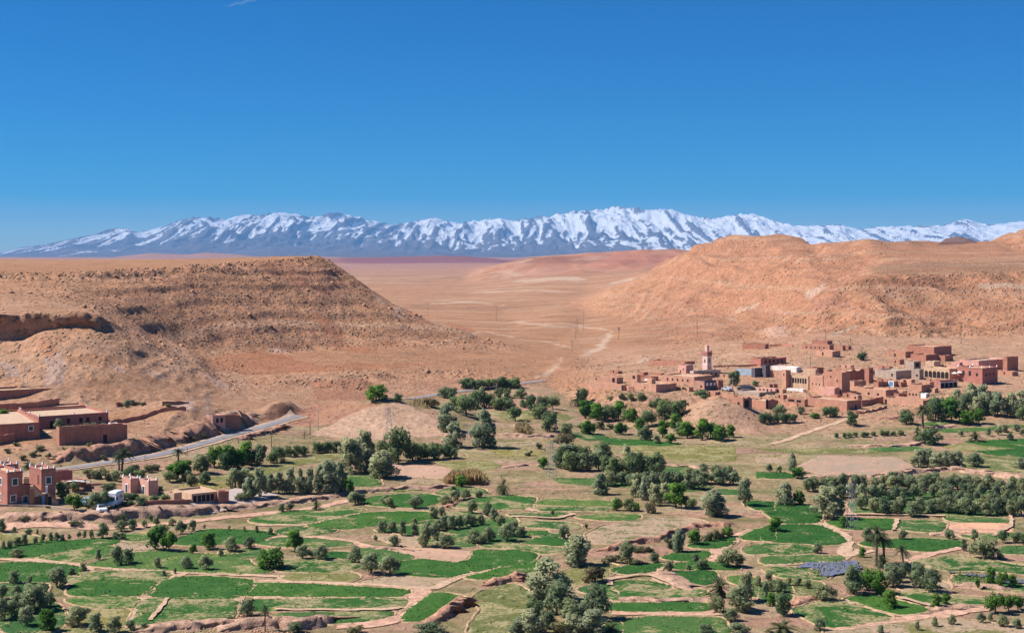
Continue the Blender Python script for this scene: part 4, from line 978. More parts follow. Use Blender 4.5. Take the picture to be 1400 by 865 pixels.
def B(label, pxl, pxc, pxr, pyb, hpx, mat, th=38, name='mud_house', cat='house', roof='mud', wins=(), merlon=False, jit=.10, group=None, maxlen=40, bury=2.5, trim=None, top=None):
    if pxc > 780 and 28 <= th <= 48: th += 9
    C = ground(pxc, pyb); s = F / C.y; t_ = math.radians(th); ct, st = math.cos(t_), math.sin(t_)
    dl = F * ct + (pxl - 700) * st; dr = F * st - (pxr - 700) * ct
    ll = (F * C.x - (pxl - 700) * C.y) / dl if dl > 60 else 10
    lr = ((pxr - 700) * C.y - F * C.x) / dr if dr > 60 else 8
    ll = min(max(ll, 2.0), maxlen); lr = min(max(lr, 2.0), maxlen)
    h = hpx / s
    root = empty(name, C, label, cat, math.radians(90 - th), group)
    V, Fc = ring_wall(0, lr, 0, ll, -bury, h, min(.35, lr / 5, ll / 5), jit)
    link('wall', mesh_np('wall', V, Fc), AM[mat], root)
    if roof:
        e = min(.35, lr / 5, ll / 5) - .01
        boxes('roof', [(e, lr - e, e, ll - e, max(h - .75, .2), max(h - .45, .5))], AM[roof], root)
    if trim:
        boxes('cornice', [(-.07, lr + .07, -.07, -.002, h - .42, h - .22), (-.07, -.002, 0, ll + .07, h - .42, h - .22)], AM[trim], root)
    for wd in wins:
        side, u, zf, w_, hh, *rest = wd
        m_ = rest[0] if rest else HOLE; fr_ = rest[1] if len(rest) > 1 else None; nm = rest[2] if len(rest) > 2 else ('door' if zf <= .03 else 'window'); ar = rest[3] if len(rest) > 3 else False
        opening(root, side, u, zf * h, w_, hh, m_, ll if side == 'L' else lr, fr_, nm, ar)
    if merlon:
        for (x, y) in ((0.2, .2), (lr - .2, .2), (.2, ll - .2), (lr - .2, ll - .2), (lr / 2, .2), (.2, ll / 2)) if merlon == 6 else ((.2, .2), (lr - .2, .2), (.2, ll - .2), (lr - .2, ll - .2)):
            r_ = .22
            V = [(x - r_, y - r_, h - .1), (x + r_, y - r_, h - .1), (x + r_, y + r_, h - .1), (x - r_, y + r_, h - .1), (x - r_ * .7, y - r_ * .7, h + .25), (x + r_ * .7, y - r_ * .7, h + .25), (x + r_ * .7, y + r_ * .7, h + .25), (x - r_ * .7, y + r_ * .7, h + .25), (x, y, h + .72)]
            link('merlon', mesh_np('merlon', V, [(0, 1, 5, 4), (1, 2, 6, 5), (2, 3, 7, 6), (3, 0, 4, 7), (4, 5, 8), (5, 6, 8), (6, 7, 8), (7, 4, 8)]), WHITE, root)
    if top == 'beams':
        bl = [(-.35, .02, ll * (i + .5) / 7 - .07, ll * (i + .5) / 7 + .07, h - .8, h - .66) for i in range(7)]
        boxes('beam_ends', bl, BEAM, root)
    if top == 'hatch':
        boxes('stair_hatch', [(lr * .4, lr * .4 + 1.8, ll * .5, ll * .5 + 2.2, h - .46, h + 1.4)], AM[mat], root, .05)
    return root, ll, lr, h

def W(label, pts, hpx, mat='brown', thick=.45, name='mud_wall', group=None, r='v', jit=.12, cat='wall'):
    P3 = pts_of(r, pts); L = densify(P3, 1.0, False, .15); n = len(L); s = F / P3[0].y; h = hpx / s / REG[r][2]
    T = np.gradient(L, axis=0); T /= np.maximum(np.linalg.norm(T, axis=1, keepdims=True), 1e-6); N = np.stack([-T[:, 1], T[:, 0]], 1) * thick / 2
    z0 = zat(L[:, 0], L[:, 1]); zt = gsmooth(z0, 2.5) + h + RNG.uniform(-jit, jit, n)
    o3 = np.array([L[0, 0], L[0, 1], z0[0]])
    V = np.stack([np.column_stack([L - N, z0 - 1.2]), np.column_stack([L - N, zt]), np.column_stack([L + N, zt - .02]), np.column_stack([L + N, z0 - 1.2])], 1).reshape(-1, 3) - o3
    Fc = [(4 * i + q, 4 * i + (q + 1) % 4, 4 * i + 4 + (q + 1) % 4, 4 * i + 4 + q) for i in range(n - 1) for q in range(4)] + [(0, 1, 2, 3), (4 * n - 4, 4 * n - 1, 4 * n - 2, 4 * n - 3)]
    o = link(name, mesh_np(name, V, Fc), AM[mat], label=label, category=cat, group=group); o.location = o3
    return o

def sw(n, z=.5, w_=.55, h=.8, side='L', m=HOLE, a=.12, b_=.9, fr=None): return tuple((side, a + (b_ - a) * (i + .5) / n, z, w_, h, m, fr) for i in range(n))
# --- right-hand village, left cluster
B('long low tan mud house with a dark right-end doorway, leftmost of the village', 800, 853, 858, 534, 8, 'tan', 35, wins=(('L', .03, .0, 1.0, 1.9),))
B('grey-roofed low house behind the leftmost long mud house', 808, 843, 852, 525, 9, 'tan', 30, roof='grey', wins=(('L', .12, .25, 1.2, 1.6), ('L', .8, .5, .6, .5)))
B('dark-topped shed joined to the grey-roofed house', 825, 844, 850, 518, 4, 'red', 40, roof='grey'); B('small square mud house with one dark window behind the front row', 856, 871, 874, 522, 10, 'tan', 35, wins=(('L', .3, .4, 1.1, 1.1),))
B('broad tan house with plain front and receding right wall, front row', 863, 897, 925, 536, 10.5, 'tan', 42, wins=(('L', .45, .35, .5, .6),), top='hatch'); B('reddish flat house behind the broad tan house', 870, 890, 900, 521, 6, 'red', 35)
B('little pale shed on the roof line behind the broad tan house', 881, 892, 895, 524, 6, 'white', 35, wins=(('L', .4, .2, .6, .8),)); B('narrow dark-roofed house at the back of the left cluster', 871, 880, 886, 513, 4, 'red', 40)
B('long tan house with small windows left of the dark plastered house', 905, 949, 974, 528, 13, 'tan', 33, wins=sw(5, .45, .6, .8)); B('tan front house beside the dark plastered house', 948, 963, 966, 534, 12.5, 'tan', 30, wins=(('L', .3, .3, .6, .9),))
r_ = B('dark grey plastered house with three white windows and a red door', 960, 963.5, 987, 534, 13.5, 'dark', 62, roof='grey', wins=(('R', .14, .5, .9, 1.0, WHITE), ('R', .36, .5, .9, 1.0, WHITE), ('R', .58, .5, .9, 1.0, WHITE)))
B('red mud hut against the right side of the dark plastered house', 979, 982, 989, 533, 13, 'red', 45); B('square rosy tower house standing left of the minaret', 927, 938, 947.5, 517, 18, 'rose', 42, name='tower_house', wins=(('L', .7, .4, .6, .9), ('L', .35, .6, .5, .6)))
B('long grey-brown hall under the minaret', 945, 948, 985, 519, 12, 'grey', 60, name='prayer_hall', cat='mosque', wins=sw(5, .3, .8, 1.2, 'R'), trim='white'); B('walled yard on the slope behind the rosy tower house', 888, 936, 950, 500, 5.5, 'brown', 30, roof=None)
B('low mud shed beside the walled yard on the slope', 887, 904, 908, 513, 2.6, 'red', 35); B('flat tan house behind the long tan house', 912, 935, 946, 519, 7, 'tan', 35)
# --- centre
B('blue-grey metal-clad shed on the open slope', 1005, 1031, 1034, 513, 7.5, 'blue', 32, name='metal_shed', cat='shed', roof='blue', jit=.0); B('long dark plastered house joined to the blue-grey shed', 1031, 1032, 1050, 516, 12.5, 'dark', 62, roof='grey', jit=.02); B('dark upright block at the end of the dark plastered house', 1046, 1047, 1053, 516, 17, 'dark', 60, roof='white', jit=.02)
B('long pink house with a row of windows, alone on the slope', 1026, 1040, 1075, 501, 11, 'pink', 58, wins=sw(5, .45, .9, .9, 'R', HOLE), trim='red'); B('ruined mud enclosure at the far left of the upper slope', 1015, 1046, 1051, 477, 7, 'red', 30, roof=None, name='ruin', jit=.5)
B('pale flat-roofed house above the tan watch tower', 1055, 1089, 1096, 509, 7, 'white', 35, roof='white'); B('tall narrow tan tower with a shaded right side', 1069, 1074.5, 1081, 531, 25, 'tan', 45, name='watch_tower', cat='tower', wins=(('L', .5, .7, .5, .7),))
B('cream house with six tall windows', 1081, 1105, 1109, 533, 19, 'cream', 35, wins=sw(6, .45, .7, 1.7, 'L', HOLE, .08, .92)); B('low white yard wall below the six-windowed cream house', 1076, 1098, 1101, 536, 4, 'white', 33, roof=None); B('cream upper storey behind the six-windowed house', 1098, 1115, 1118, 515, 10, 'cream', 35)
B('dark red stepped block behind the cream upper storey', 1107, 1117, 1126, 514, 12, 'red', 45); B('plain tan house left of the great mud fort, shaded on its right', 1107, 1125, 1142, 536, 23, 'tan', 42, wins=sw(3, .4, .45, .6))
B('small red annex on the shaded side of the plain tan house', 1122, 1127, 1141, 515, 5, 'red', 45)
B('great mud fort wing with a high blank corner', 1126, 1151, 1162, 540, 32, 'brown', 42, name='mud_fort', cat='fort', wins=(('L', .25, .55, .5, .8), ('L', .6, .7, .5, .7), ('L', .5, .25, .45, .6)), jit=.35)
B('rear wing of the great mud fort with a ragged top', 1140, 1160, 1189, 524, 18, 'red', 48, name='mud_fort', cat='fort', jit=.5); B('slim red corner tower at the right end of the mud fort', 1186, 1188, 1194, 524, 21, 'red', 55, name='fort_tower', cat='tower', wins=(('R', .5, .7, .4, .6),))
B('rosy low annex in front of the plain tan house', 1120, 1141, 1148, 541, 11, 'rose', 40); B('shaded inner house in the yard of the great mud fort', 1160, 1168, 1184, 532, 11, 'tan', 45, roof='grey'); B('red cube house among the roofs behind the front wall', 1138, 1145, 1150, 547, 7, 'red', 42)
B('long tan house below the mud fort, shaded at its right end', 1178, 1211, 1227, 546, 13, 'tan', 42, wins=sw(2, .35, .8, .8)); B('long red front house at the foot of the village with a flat tan roof', 1103, 1158, 1178, 562, 14, 'brown', 42, wins=(('R', .6, .2, .7, 1.1),))
B('tan roof room standing on the long red front house', 1162, 1173, 1177, 549, 9, 'tan', 42, wins=(('L', .35, .4, .7, .7),)); B('low tan yard with a curved front beneath the long tan house', 1208, 1262, 1276, 558, 11, 'tan', 38, roof=None, wins=(('L', .94, .1, .8, 1.6),))
B('rough ruined mud house with dark cave-like gaps at the front left', 1074, 1100, 1104, 556, 11, 'brown', 33, name='ruin', jit=.5, wins=(('L', .3, .5, 1.6, .8), ('L', .7, .55, 2.2, .7)))
B('crumbling mud house with a dark square doorway on the knoll', 995, 1016, 1028, 557, 13, 'brown', 38, name='ruin', jit=.45, roof='mud', wins=(('R', .4, .0, 2.2, 2.2), ('L', .3, .2, .8, 1.0)))
B('crumbling mud house with a tall shaded right wall on the knoll', 1025, 1048, 1064, 559, 12, 'brown', 40, name='ruin', jit=.45, wins=(('R', .05, .0, 1.1, 3.0),)); B('grey flat-roofed shed above the crumbling mud houses', 1004, 1038, 1066, 542, 5.5, 'grey', 40, roof='grey')
B('small whitewashed house right of the parked dark cars', 1034, 1060, 1064, 537, 6, 'rose', 35, wins=sw(4, .3, .6, .7)); B('little red mud hut with a dark doorway left of the tan tower', 1051, 1058, 1062, 530, 5, 'red', 42, wins=(('L', .5, .0, 1.4, 1.2),)); B('tan house behind the tan tower', 1053, 1070, 1072, 517, 10, 'tan', 35)
# --- ruins on the upper slope
B('long ruined house with small openings on the upper slope', 1096, 1134, 1140, 480, 8.5, 'brown', 33, name='ruin', jit=.2, wins=sw(5, .35, .6, .7)); B('flat red block behind the long ruined house', 1110, 1131, 1138, 471, 5, 'red', 35)
B('small broken walls right of the long ruined house', 1141, 1152, 1156, 479, 6.5, 'brown', 35, roof=None, jit=.4, name='ruin'); B('low tan house with a shaded square end below the ruined house', 1112, 1138, 1149, 488, 8, 'tan', 40, wins=(('L', .5, .2, .7, 1.2),)); B('tiny dark hut at the right of the broken walls', 1157, 1160, 1163, 478, 5, 'red', 40)
W('low red boundary wall running left from the long ruined house', [(1052, 474), (1070, 473), (1084, 474)], 3, 'red'); W('long low mud wall across the slope behind the minaret', [(975, 502), (1005, 501), (1034, 500)], 2.5, 'brown')
# --- upper right
B('large red hall with a deep shaded end on the upper right slope', 1240, 1277, 1301, 487, 13, 'red', 42, wins=()); B('long low red house left of the large red hall', 1212, 1238, 1249, 489, 8.5, 'brown', 40, wins=(('L', .55, .1, .8, 1.2),)); B('red house with a shaded right end in front of the large hall', 1245, 1266, 1283, 495, 10, 'red', 42); B('low red wall house right of the shaded red house', 1282, 1292, 1303, 494, 8, 'red', 40)
B('grey unfinished house with a dark upper opening', 1238, 1249.5, 1259, 506, 12, 'grey', 42, roof='grey', jit=.02, wins=(('R', .5, .35, 2.4, 1.6),)); B('grey block house under the unfinished house', 1246, 1257, 1263, 519, 14, 'grey', 35, roof='grey', jit=.02, wins=(('L', .3, .3, .8, .8),)); B('grey block house with a wide shaded front', 1196, 1225, 1247, 519, 12, 'grey', 45, roof='grey', jit=.03, wins=(('L', .18, .35, .8, 1.1),))
B('cream square house above the arcade', 1265, 1277, 1286, 505, 11, 'cream', 42); B('long mauve-tan hall at the right edge of the village', 1312, 1338, 1378, 507, 14, 'rose', 52, wins=(('R', .86, .25, 1.0, 1.9, BLUED),)); B('squarish red tower block ending the long hall at the far right', 1372, 1377, 1392, 507, 19, 'red', 58)
B('pink fortified guest house with white corner points', 1309, 1343, 1364, 526, 23, 'pink', 42, name='guest_house', merlon=6, trim='red', wins=(('L', .22, .5, .8, 1.0), ('L', .5, .5, .9, 1.6), ('L', .75, .5, .9, 1.6), ('R', .25, .5, .6, 1.0), ('R', .5, .5, .6, 1.0), ('R', .75, .5, .6, 1.0)))
B('dark red stair room on the roof beside the pink guest house', 1311, 1318, 1324, 508, 8, 'red', 45); B('rosy house above the white parasols', 1300, 1312, 1316, 507, 12, 'rose', 40)
B('long arcaded house with cream front and tall dark arches', 1263, 1298, 1310, 519, 15, 'cream', 42, name='arcade_house', wins=tuple(('L', .1 + .16 * i, .08, 1.5, 1.7, HOLE, None, 'arch', True) for i in range(6)))
r_ = B('lower arcade with white pillars under the cream arcade house', 1279, 1285, 1309, 531, 11, 'pink', 62, name='arcade', roof='mud', wins=tuple(('R', .14 + .24 * i, .02, 1.7, 1.9, HOLE, WHITE, 'arch') for i in range(4)))
for i, q in enumerate((B('small tan house with a dark doorway below the grey block houses', 1231, 1246, 1251, 526, 7, 'tan', 42, wins=(('L', .6, .1, 1.2, 1.4),)), B('tan house with a shaded right end among the lower roofs', 1243, 1260, 1277, 537, 11, 'brown', 45), B('tan cottage with three small windows near the wood', 1240, 1257, 1261, 545, 10, 'tan', 35, wins=sw(3, .4, .6, .7)), B('dark red shed left of the tan cottage', 1225, 1229, 1243, 544, 6, 'red', 52), B('tan house with a blue-framed doorway below the fort tower', 1208, 1222, 1228, 529, 8, 'tan', 40, wins=(('L', .25, .1, 1.6, 1.6, BLUED, WHITE, 'door'),)), B('red low house right of the blue-framed doorway', 1226, 1232, 1240, 529, 6, 'red', 45), B('tan roof room above the lower tan houses', 1245, 1262, 1266, 531, 6, 'rose', 38), B('small white yard house by the edge of the wood', 1259, 1266, 1270, 544, 6, 'white', 40), B('red sheds below the corner tower of the fort', 1194, 1201, 1215, 529, 7, 'red', 48), B('tan stepped house left of the red sheds', 1168, 1184, 1196, 537, 8, 'tan', 40))): pass
for a in (('small square tan house squeezed behind the fort tower', 1196, 1204, 1209, 514, 6, 'tan', 42), ('flat red house behind the fort tower', 1199, 1214, 1220, 524, 5, 'red', 42), ('tan roofless room right of the fort tower', 1212, 1222, 1227, 536, 5, 'brown', 40),
          ('narrow tan house between the white yard house and the arcade', 1262, 1271, 1277, 529, 7, 'tan', 42), ('low red house above the tan curved yard', 1214, 1231, 1238, 551, 6, 'red', 45), ('tan house stepped above the long red front house', 1126, 1139, 1143, 553, 7, 'tan', 40), ('low brown house at the left end of the front row', 1060, 1071, 1075, 546, 6, 'brown', 40),
          ('brown shed under the cream arcade house', 1266, 1279, 1283, 524, 5, 'brown', 42), ('red cube house left of the grey block houses', 1183, 1192, 1197, 512, 6, 'red', 42), ('tan low house between the minaret and the blue-grey shed', 984, 996, 1001, 517, 5, 'tan', 38), ('flat tan house beneath the long tan house with small windows', 925, 942, 948, 535, 6, 'tan', 38), ('small red house at the back of the leftmost cluster', 833, 845, 849, 511, 4, 'red', 38), ('tan house in the gap behind the red corner tower', 1150, 1163, 1167, 505, 6, 'tan', 42), ('low red house behind the grey wide-fronted house', 1200, 1216, 1221, 506, 5, 'red', 42), ('square brown house between the grey blocks and the arcade', 1252, 1262, 1267, 533, 7, 'brown', 42), ('tan low house left of the lower arcade', 1268, 1278, 1283, 537, 6, 'tan', 42), ('red flat house in front of the fort rear wing', 1152, 1166, 1172, 545, 7, 'red', 42), ('brown flat house at the foot of the plain tan house', 1102, 1116, 1122, 547, 6, 'brown', 42), ('tan flat house left of the six-windowed cream house', 1058, 1070, 1074, 538, 6, 'tan', 40), ('brown house at the edge of the knoll', 962, 978, 984, 541, 5, 'brown', 40), ('small rosy house behind the tan watch tower', 1062, 1071, 1075, 507, 6, 'rose', 40), ('tan house among the roofs right of the long tan house', 1222, 1234, 1240, 541, 7, 'tan', 42), ('red roofless yard below the grey unfinished house', 1232, 1248, 1254, 512, 5, 'red', 42), ('brown house on the slope left of the large red hall', 1218, 1230, 1236, 498, 6, 'brown', 42), ('tan house on the slope right of the cream square house', 1286, 1300, 1306, 505, 6, 'tan', 44), ('brown low house right of the pink guest house', 1362, 1384, 1392, 514, 6, 'brown', 45)):
    B(*a, wins=(('L', .5, .3, .6, .9),), jit=.2)
W('dark mud wall running right from the long red front house', [(1178, 556), (1192, 553), (1207, 549)], 8, 'red'); W('broken terrace wall at the foot of the village', [(1148, 563), (1175, 566), (1196, 562), (1212, 557)], 3, 'brown', jit=.3); W('low ruined wall on the slope right of the crumbling houses', [(1062, 549), (1072, 552), (1090, 556)], 4, 'brown', jit=.4)
W('low mud wall along the left front of the village', [(853, 533), (860, 535), (866, 536)], 7, 'brown'); W('low garden wall below the dark plastered house', [(975, 539), (990, 541), (1004, 541)], 3, 'brown', jit=.25)

# --- minaret
C = ground(967, 512); s = F / C.y
mr = empty('minaret', C, 'slender pink minaret with white bands and a small lantern on top', 'minaret', math.radians(90 - 48))
wv = 2.4; hh = 30 / s
V, Fc = ring_wall(0, wv, 0, wv, -1, hh, .3, 0); link('shaft', mesh_np('shaft', V, Fc), AM['blush'], mr)
for z in (hh * .44, hh * .80): boxes('band', [(-.05, wv + .05, -.05, wv + .05, z, z + .22)], WHITE, mr)
boxes('cornice', [(-.16, wv + .16, -.16, wv + .16, hh - .05, hh + .25)], AM['pink'], mr)
boxes('gallery', [(-.14, wv + .14, -.14, wv + .14, hh * .85, hh - .06)], AM['pink'], mr)
for q in ((0, 0), (wv, 0), (wv, wv), (0, wv), (wv / 2, -.02), (-.02, wv / 2)): boxes('merlon', [(q[0] - .16, q[0] + .16, q[1] - .16, q[1] + .16, hh + .36, hh + .8)], AM['rose'], mr)
boxes('lantern', [(wv / 2 - .6, wv / 2 + .6, wv / 2 - .6, wv / 2 + .6, hh + .1, hh + 2.4)], AM['blush'], mr); opening(mr, 'R', .5, hh * .55, .5, 1.0, HOLE, wv, None, 'window', True); opening(mr, 'L', .5, hh * .55, .5, 1.0, HOLE, wv, None, 'window', True); opening(mr, 'R', .3, 0, .9, 1.9, HOLE, wv, None, 'door'); opening(mr, 'R', .75, 0.1, .8, 1.5, BLUED, wv, None, 'door')
V, Fc = [], []
tube(V, Fc, [(wv / 2, wv / 2, hh + 2.2), (wv / 2, wv / 2, hh + 2.5), (wv / 2, wv / 2, hh + 2.85), (wv / 2, wv / 2, hh + 3.0)], [.72, .66, .38, .05], 10); link('dome', mesh_np('dome', V, Fc), AM['rose'], mr)
V, Fc = [], []
tube(V, Fc, [(wv / 2, wv / 2, hh + 2.9), (wv / 2, wv / 2, hh + 3.6), (wv / 2, wv / 2, hh + 4.6)], [.07, .06, .02], 5); link('finial', mesh_np('finial', V, Fc), BEAM, mr)

# --- houses at the left
B('long shaded red house at the upper left edge with a pale roof', -45, -14, 73, 548, 14, 'red', 62, wins=(('R', .12, .3, .8, .9),), jit=.04); B('dark upper storey on the long shaded house at the left edge', -40, -10, 45, 535, 5.5, 'red', 62, jit=.03); W('terrace wall below the long shaded house', [(-30, 563), (20, 563), (50, 561), (81, 555)], 12, 'red')
A3 = B('pink flat-roofed house with white corner points above the walled garden', 27, 53, 148, 587, 18, 'pink', 56, name='riad_house', merlon=6, wins=(('R', .18, .05, .9, 1.9), ('R', .42, .35, .9, 1.2), ('R', .60, .35, .9, 1.2), ('R', .70, .35, .9, 1.2), ('R', .88, .4, .8, 1.0), ('L', .25, .3, .7, .9), ('L', .6, .35, .7, .8)), jit=.02, roof='mud')
B('dark parapet room at the back of the pink flat-roofed house', 22, 29, 117, 566, 8, 'red', 60, jit=.03)
B('red mud house with one white-framed window at the lower left', -30, -5, 54, 604, 24, 'red', 62, jit=.04, wins=(('R', .80, .55, 1.0, 1.1, GLASS, WHITE),)); B('cream roof canopy room on the lower left mud house', -2, 4, 34, 588, 10, 'cream', 58, roof='cream', jit=.02, wins=(('R', .3, .0, 1.4, 1.2), ('R', .7, .0, 1.4, 1.2)))
W('low red wall left of the lower left mud house', [(-25, 611), (0, 607), (20, 603)], 12, 'red')
B('walled garden with high red walls and a small dark door', 77, 81, 174, 609, 24, 'red', 62, name='walled_garden', cat='garden wall', roof=None, wins=(('R', .67, .02, 1.0, 2.0, HOLE, None, 'door'),), jit=.08); B('small white wall block right of the pink flat-roofed house', 148, 151, 162, 587, 8, 'white', 60, name='wall_block', cat='wall')
W('ruined garden wall climbing the knoll, lower run', [(150, 580), (175, 576), (200, 570), (216, 563), (254, 561)], 5.5, 'red', jit=.3); W('upper broken wall with a collapsed end above the knoll', [(159, 556), (175, 553), (192, 552)], 4, 'red', jit=.5); W('short dark stub of the crumbling upper wall', [(222, 554), (240, 553), (257, 551)], 4, 'red', jit=.4)
B('pink brick house with a shaded right end beside the road bend', 254, 291, 308, 581, 13, 'rose', 45, wins=(('R', .35, .2, .8, 1.3), ('R', .7, .2, .8, 1.3)), jit=.05); B('low red shed right of the pink brick house', 305, 307, 328, 579, 11, 'red', 58, jit=.1)
# --- hotel
wf = lambda s, u, z, w_=1.0, h=1.3: (s, u, z, w_, h, GLASS, WHITE)
B('red hotel tower with white crown points at the left edge', -14, 10, 31, 692, 47, 'pink', 50, name='hotel_tower', cat='tower', merlon=6, jit=.02, trim='red', wins=(wf('L', .35, .58), wf('L', .4, .12), wf('R', .5, .60), wf('R', .38, .12)), roof='cream')
B('second red hotel tower behind the left edge tower', -6, 6, 25, 665, 30, 'pink', 50, name='hotel_tower', cat='tower', merlon=6, jit=.02, roof='cream', wins=(wf('R', .5, .6),))
B('red hotel tower above the cream staircase', 40, 56.5, 76, 690, 49, 'pink', 50, name='hotel_tower', cat='tower', merlon=6, jit=.02, trim='red', wins=(wf('R', .5, .58), ('L', .25, .55, 1.0, 2.0, DOORW, None, 'door')), roof='cream')
B('recessed red wall linking two hotel towers', 28, 31, 42, 690, 27, 'red', 60, name='hotel_wing', jit=.02, roof='cream', wins=(wf('R', .25, .12),)); B('cream rooftop wall between the hotel towers', 28, 32, 45, 671, 17, 'cream', 60, name='hotel_wing', jit=.02)
B('red rear wing of the hotel right of the staircase tower', 73, 76, 99, 664, 20, 'pink', 55, name='hotel_wing', jit=.03); B('low red wing behind the hotel yard', 84, 88, 118, 668, 10, 'red', 55, name='hotel_wing', jit=.03, roof='cream')
# staircase of the hotel: two flights rising to a landing over arched doors
C = ground(41, 692); s = F / C.y; k = lambda p: p / s
st_ = empty('outside_staircase', C, 'cream outside staircase with arches and a blue door on the hotel front', 'staircase', math.radians(14))
Lw = k(37); Hh = k(28)
prof = [(0, -1), (Lw, -1), (Lw, k(4)), (Lw * .62, Hh * .62), (Lw * .40, Hh * .62), (Lw * .1, Hh), (0, Hh)]
V = [(x, 0, z) for x, z in prof] + [(x, 2.2, z) for x, z in prof]; n = len(prof)
link('stair_wall', mesh_np('stair_wall', V, [tuple(range(n)), tuple(range(2 * n - 1, n - 1, -1))] + [(i, i + n, (i + 1) % n + n, (i + 1) % n) for i in range(n)]), AM['cream'], st_)
for (a, b_) in (((Lw * .1, Hh), (Lw * .40, Hh * .62)), ((Lw * .62, Hh * .62), (Lw, k(4)))):
    d = Vector((b_[0] - a[0], 0, b_[1] - a[1])); u_ = Vector((-d.z, 0, d.x)).normalized() * .28
    P4 = [Vector((a[0], -.06, a[1])), Vector((b_[0], -.06, b_[1]))]
    V = [P4[0] - u_ * .1, P4[1] - u_ * .1, P4[1] + u_, P4[0] + u_]; V = [tuple(v) for v in V] + [(v.x, .25, v.z) for v in V]
    link('hand_wall', mesh_np('hand_wall', V, [(0, 1, 2, 3), (7, 6, 5, 4), (0, 4, 5, 1), (1, 5, 6, 2), (2, 6, 7, 3), (3, 7, 4, 0)]), AM['red'], st_)
for u, w_, h, m_ in ((.07, 1.0, 3.6, AM['red']), (.22, .9, 1.6, DOORW), (.34, .9, 1.7, DOORW), (.45, 1.1, 2.2, BLUED), (.58, .7, 2.2, DOORW), (.70, .7, 1.9, HOLE)): opening(st_, 'R', u, 0.0, w_, h, m_, Lw, None, 'door', m_ is DOORW)
boxes('newel_post', [(Lw * .55, Lw * .62, -.1, .35, Hh * .60, Hh * .95)], WHITE, st_)
def canopy(label, pxc, pyb, wpx, hpx, dep, mat, rz=0.2, name='canopy'):
    C = ground(pxc, pyb); s = F / C.y; w_ = wpx / s; h = hpx / s
    r = empty(name, C, label, name.replace('_', ' '), rz)
    n = 6; V = []
    for i in range(n + 1):
        for j in range(3): V.append((-w_ / 2 + w_ * i / n, dep * j / 2, h + .25 * math.sin(math.pi * i / n) - .18 * j + (.1 if i % 2 else 0)))
    V += [(x, y, z - .07) for x, y, z in V]; m = (n + 1) * 3
    Fc = [(3 * i + j, 3 * i + 3 + j, 3 * i + 4 + j, 3 * i + 1 + j) for i in range(n) for j in range(2)]; Fc += [tuple(m + q for q in f_[::-1]) for f_ in Fc]
    link('cloth', mesh_np('cloth', V, Fc), mat, r)
    for x in (-w_ / 2, w_ / 2):
        for y in (0, dep): boxes('post', [(x - .06, x + .06, y - .06, y + .06, -.3, h)], BEAM, r)
canopy('white cloth awning over the yard behind the hotel trees', 101, 672, 26, 13, 3.5, WHITE); canopy('pale peaked awning right of the white awning', 115, 668, 14, 8, 3, WHITE); canopy('cream sunshade standing by the hotel yard trees', 108, 676, 11, 8, 2.5, AM['cream'])
B('left one of the twin pink garden towers with white corner points', 167, 178.5, 190, 674, 20, 'rose', 48, name='garden_tower', cat='tower', merlon=4, jit=.02, wins=(('L', .45, .0, 1.0, 1.7, GLASS, WHITE, 'door'),)); B('right one of the twin pink garden towers with white corner points', 190, 203, 216, 677, 20, 'rose', 48, name='garden_tower', cat='tower', merlon=4, jit=.02, wins=(('L', .5, .0, 1.0, 1.7, GLASS, WHITE, 'door'),))
B('straw-roofed cream pavilion right of the garden hedges', 225, 238, 247, 685, 11, 'cream', 40, name='pavilion', roof='cream', jit=.02); B('low cream guest block with a shaded veranda', 238, 262, 299, 688, 13, 'cream', 52, name='guest_block', cat='house', roof='mud', jit=.03, wins=tuple(('R', .12 + .16 * i, .08, .8, 1.4, HOLE) for i in range(5)))
B('dark red end block closing the guest block on its right', 296, 298.5, 313, 689, 17, 'red', 60, name='end_block', cat='house', jit=.03)
W('grey retaining wall under the hotel towers', [(-20, 692), (20, 692), (60, 693), (95, 698), (126, 703)], 3.2, 'grey', jit=.02, name='retaining_wall'); W('dark garden wall curving in front of the hotel car park', [(126, 704), (150, 704), (172, 699), (186, 693), (199, 689)], 4.5, 'red', jit=.03, name='garden_wall'); W('low red garden wall running to the end block', [(199, 689), (230, 688), (265, 687), (298, 686)], 5, 'red', jit=.03, name='garden_wall')
W('thin tan wall between hotel yard and roadside bushes', [(118, 664), (140, 662), (168, 664)], 3, 'tan', jit=.03, name='garden_wall')

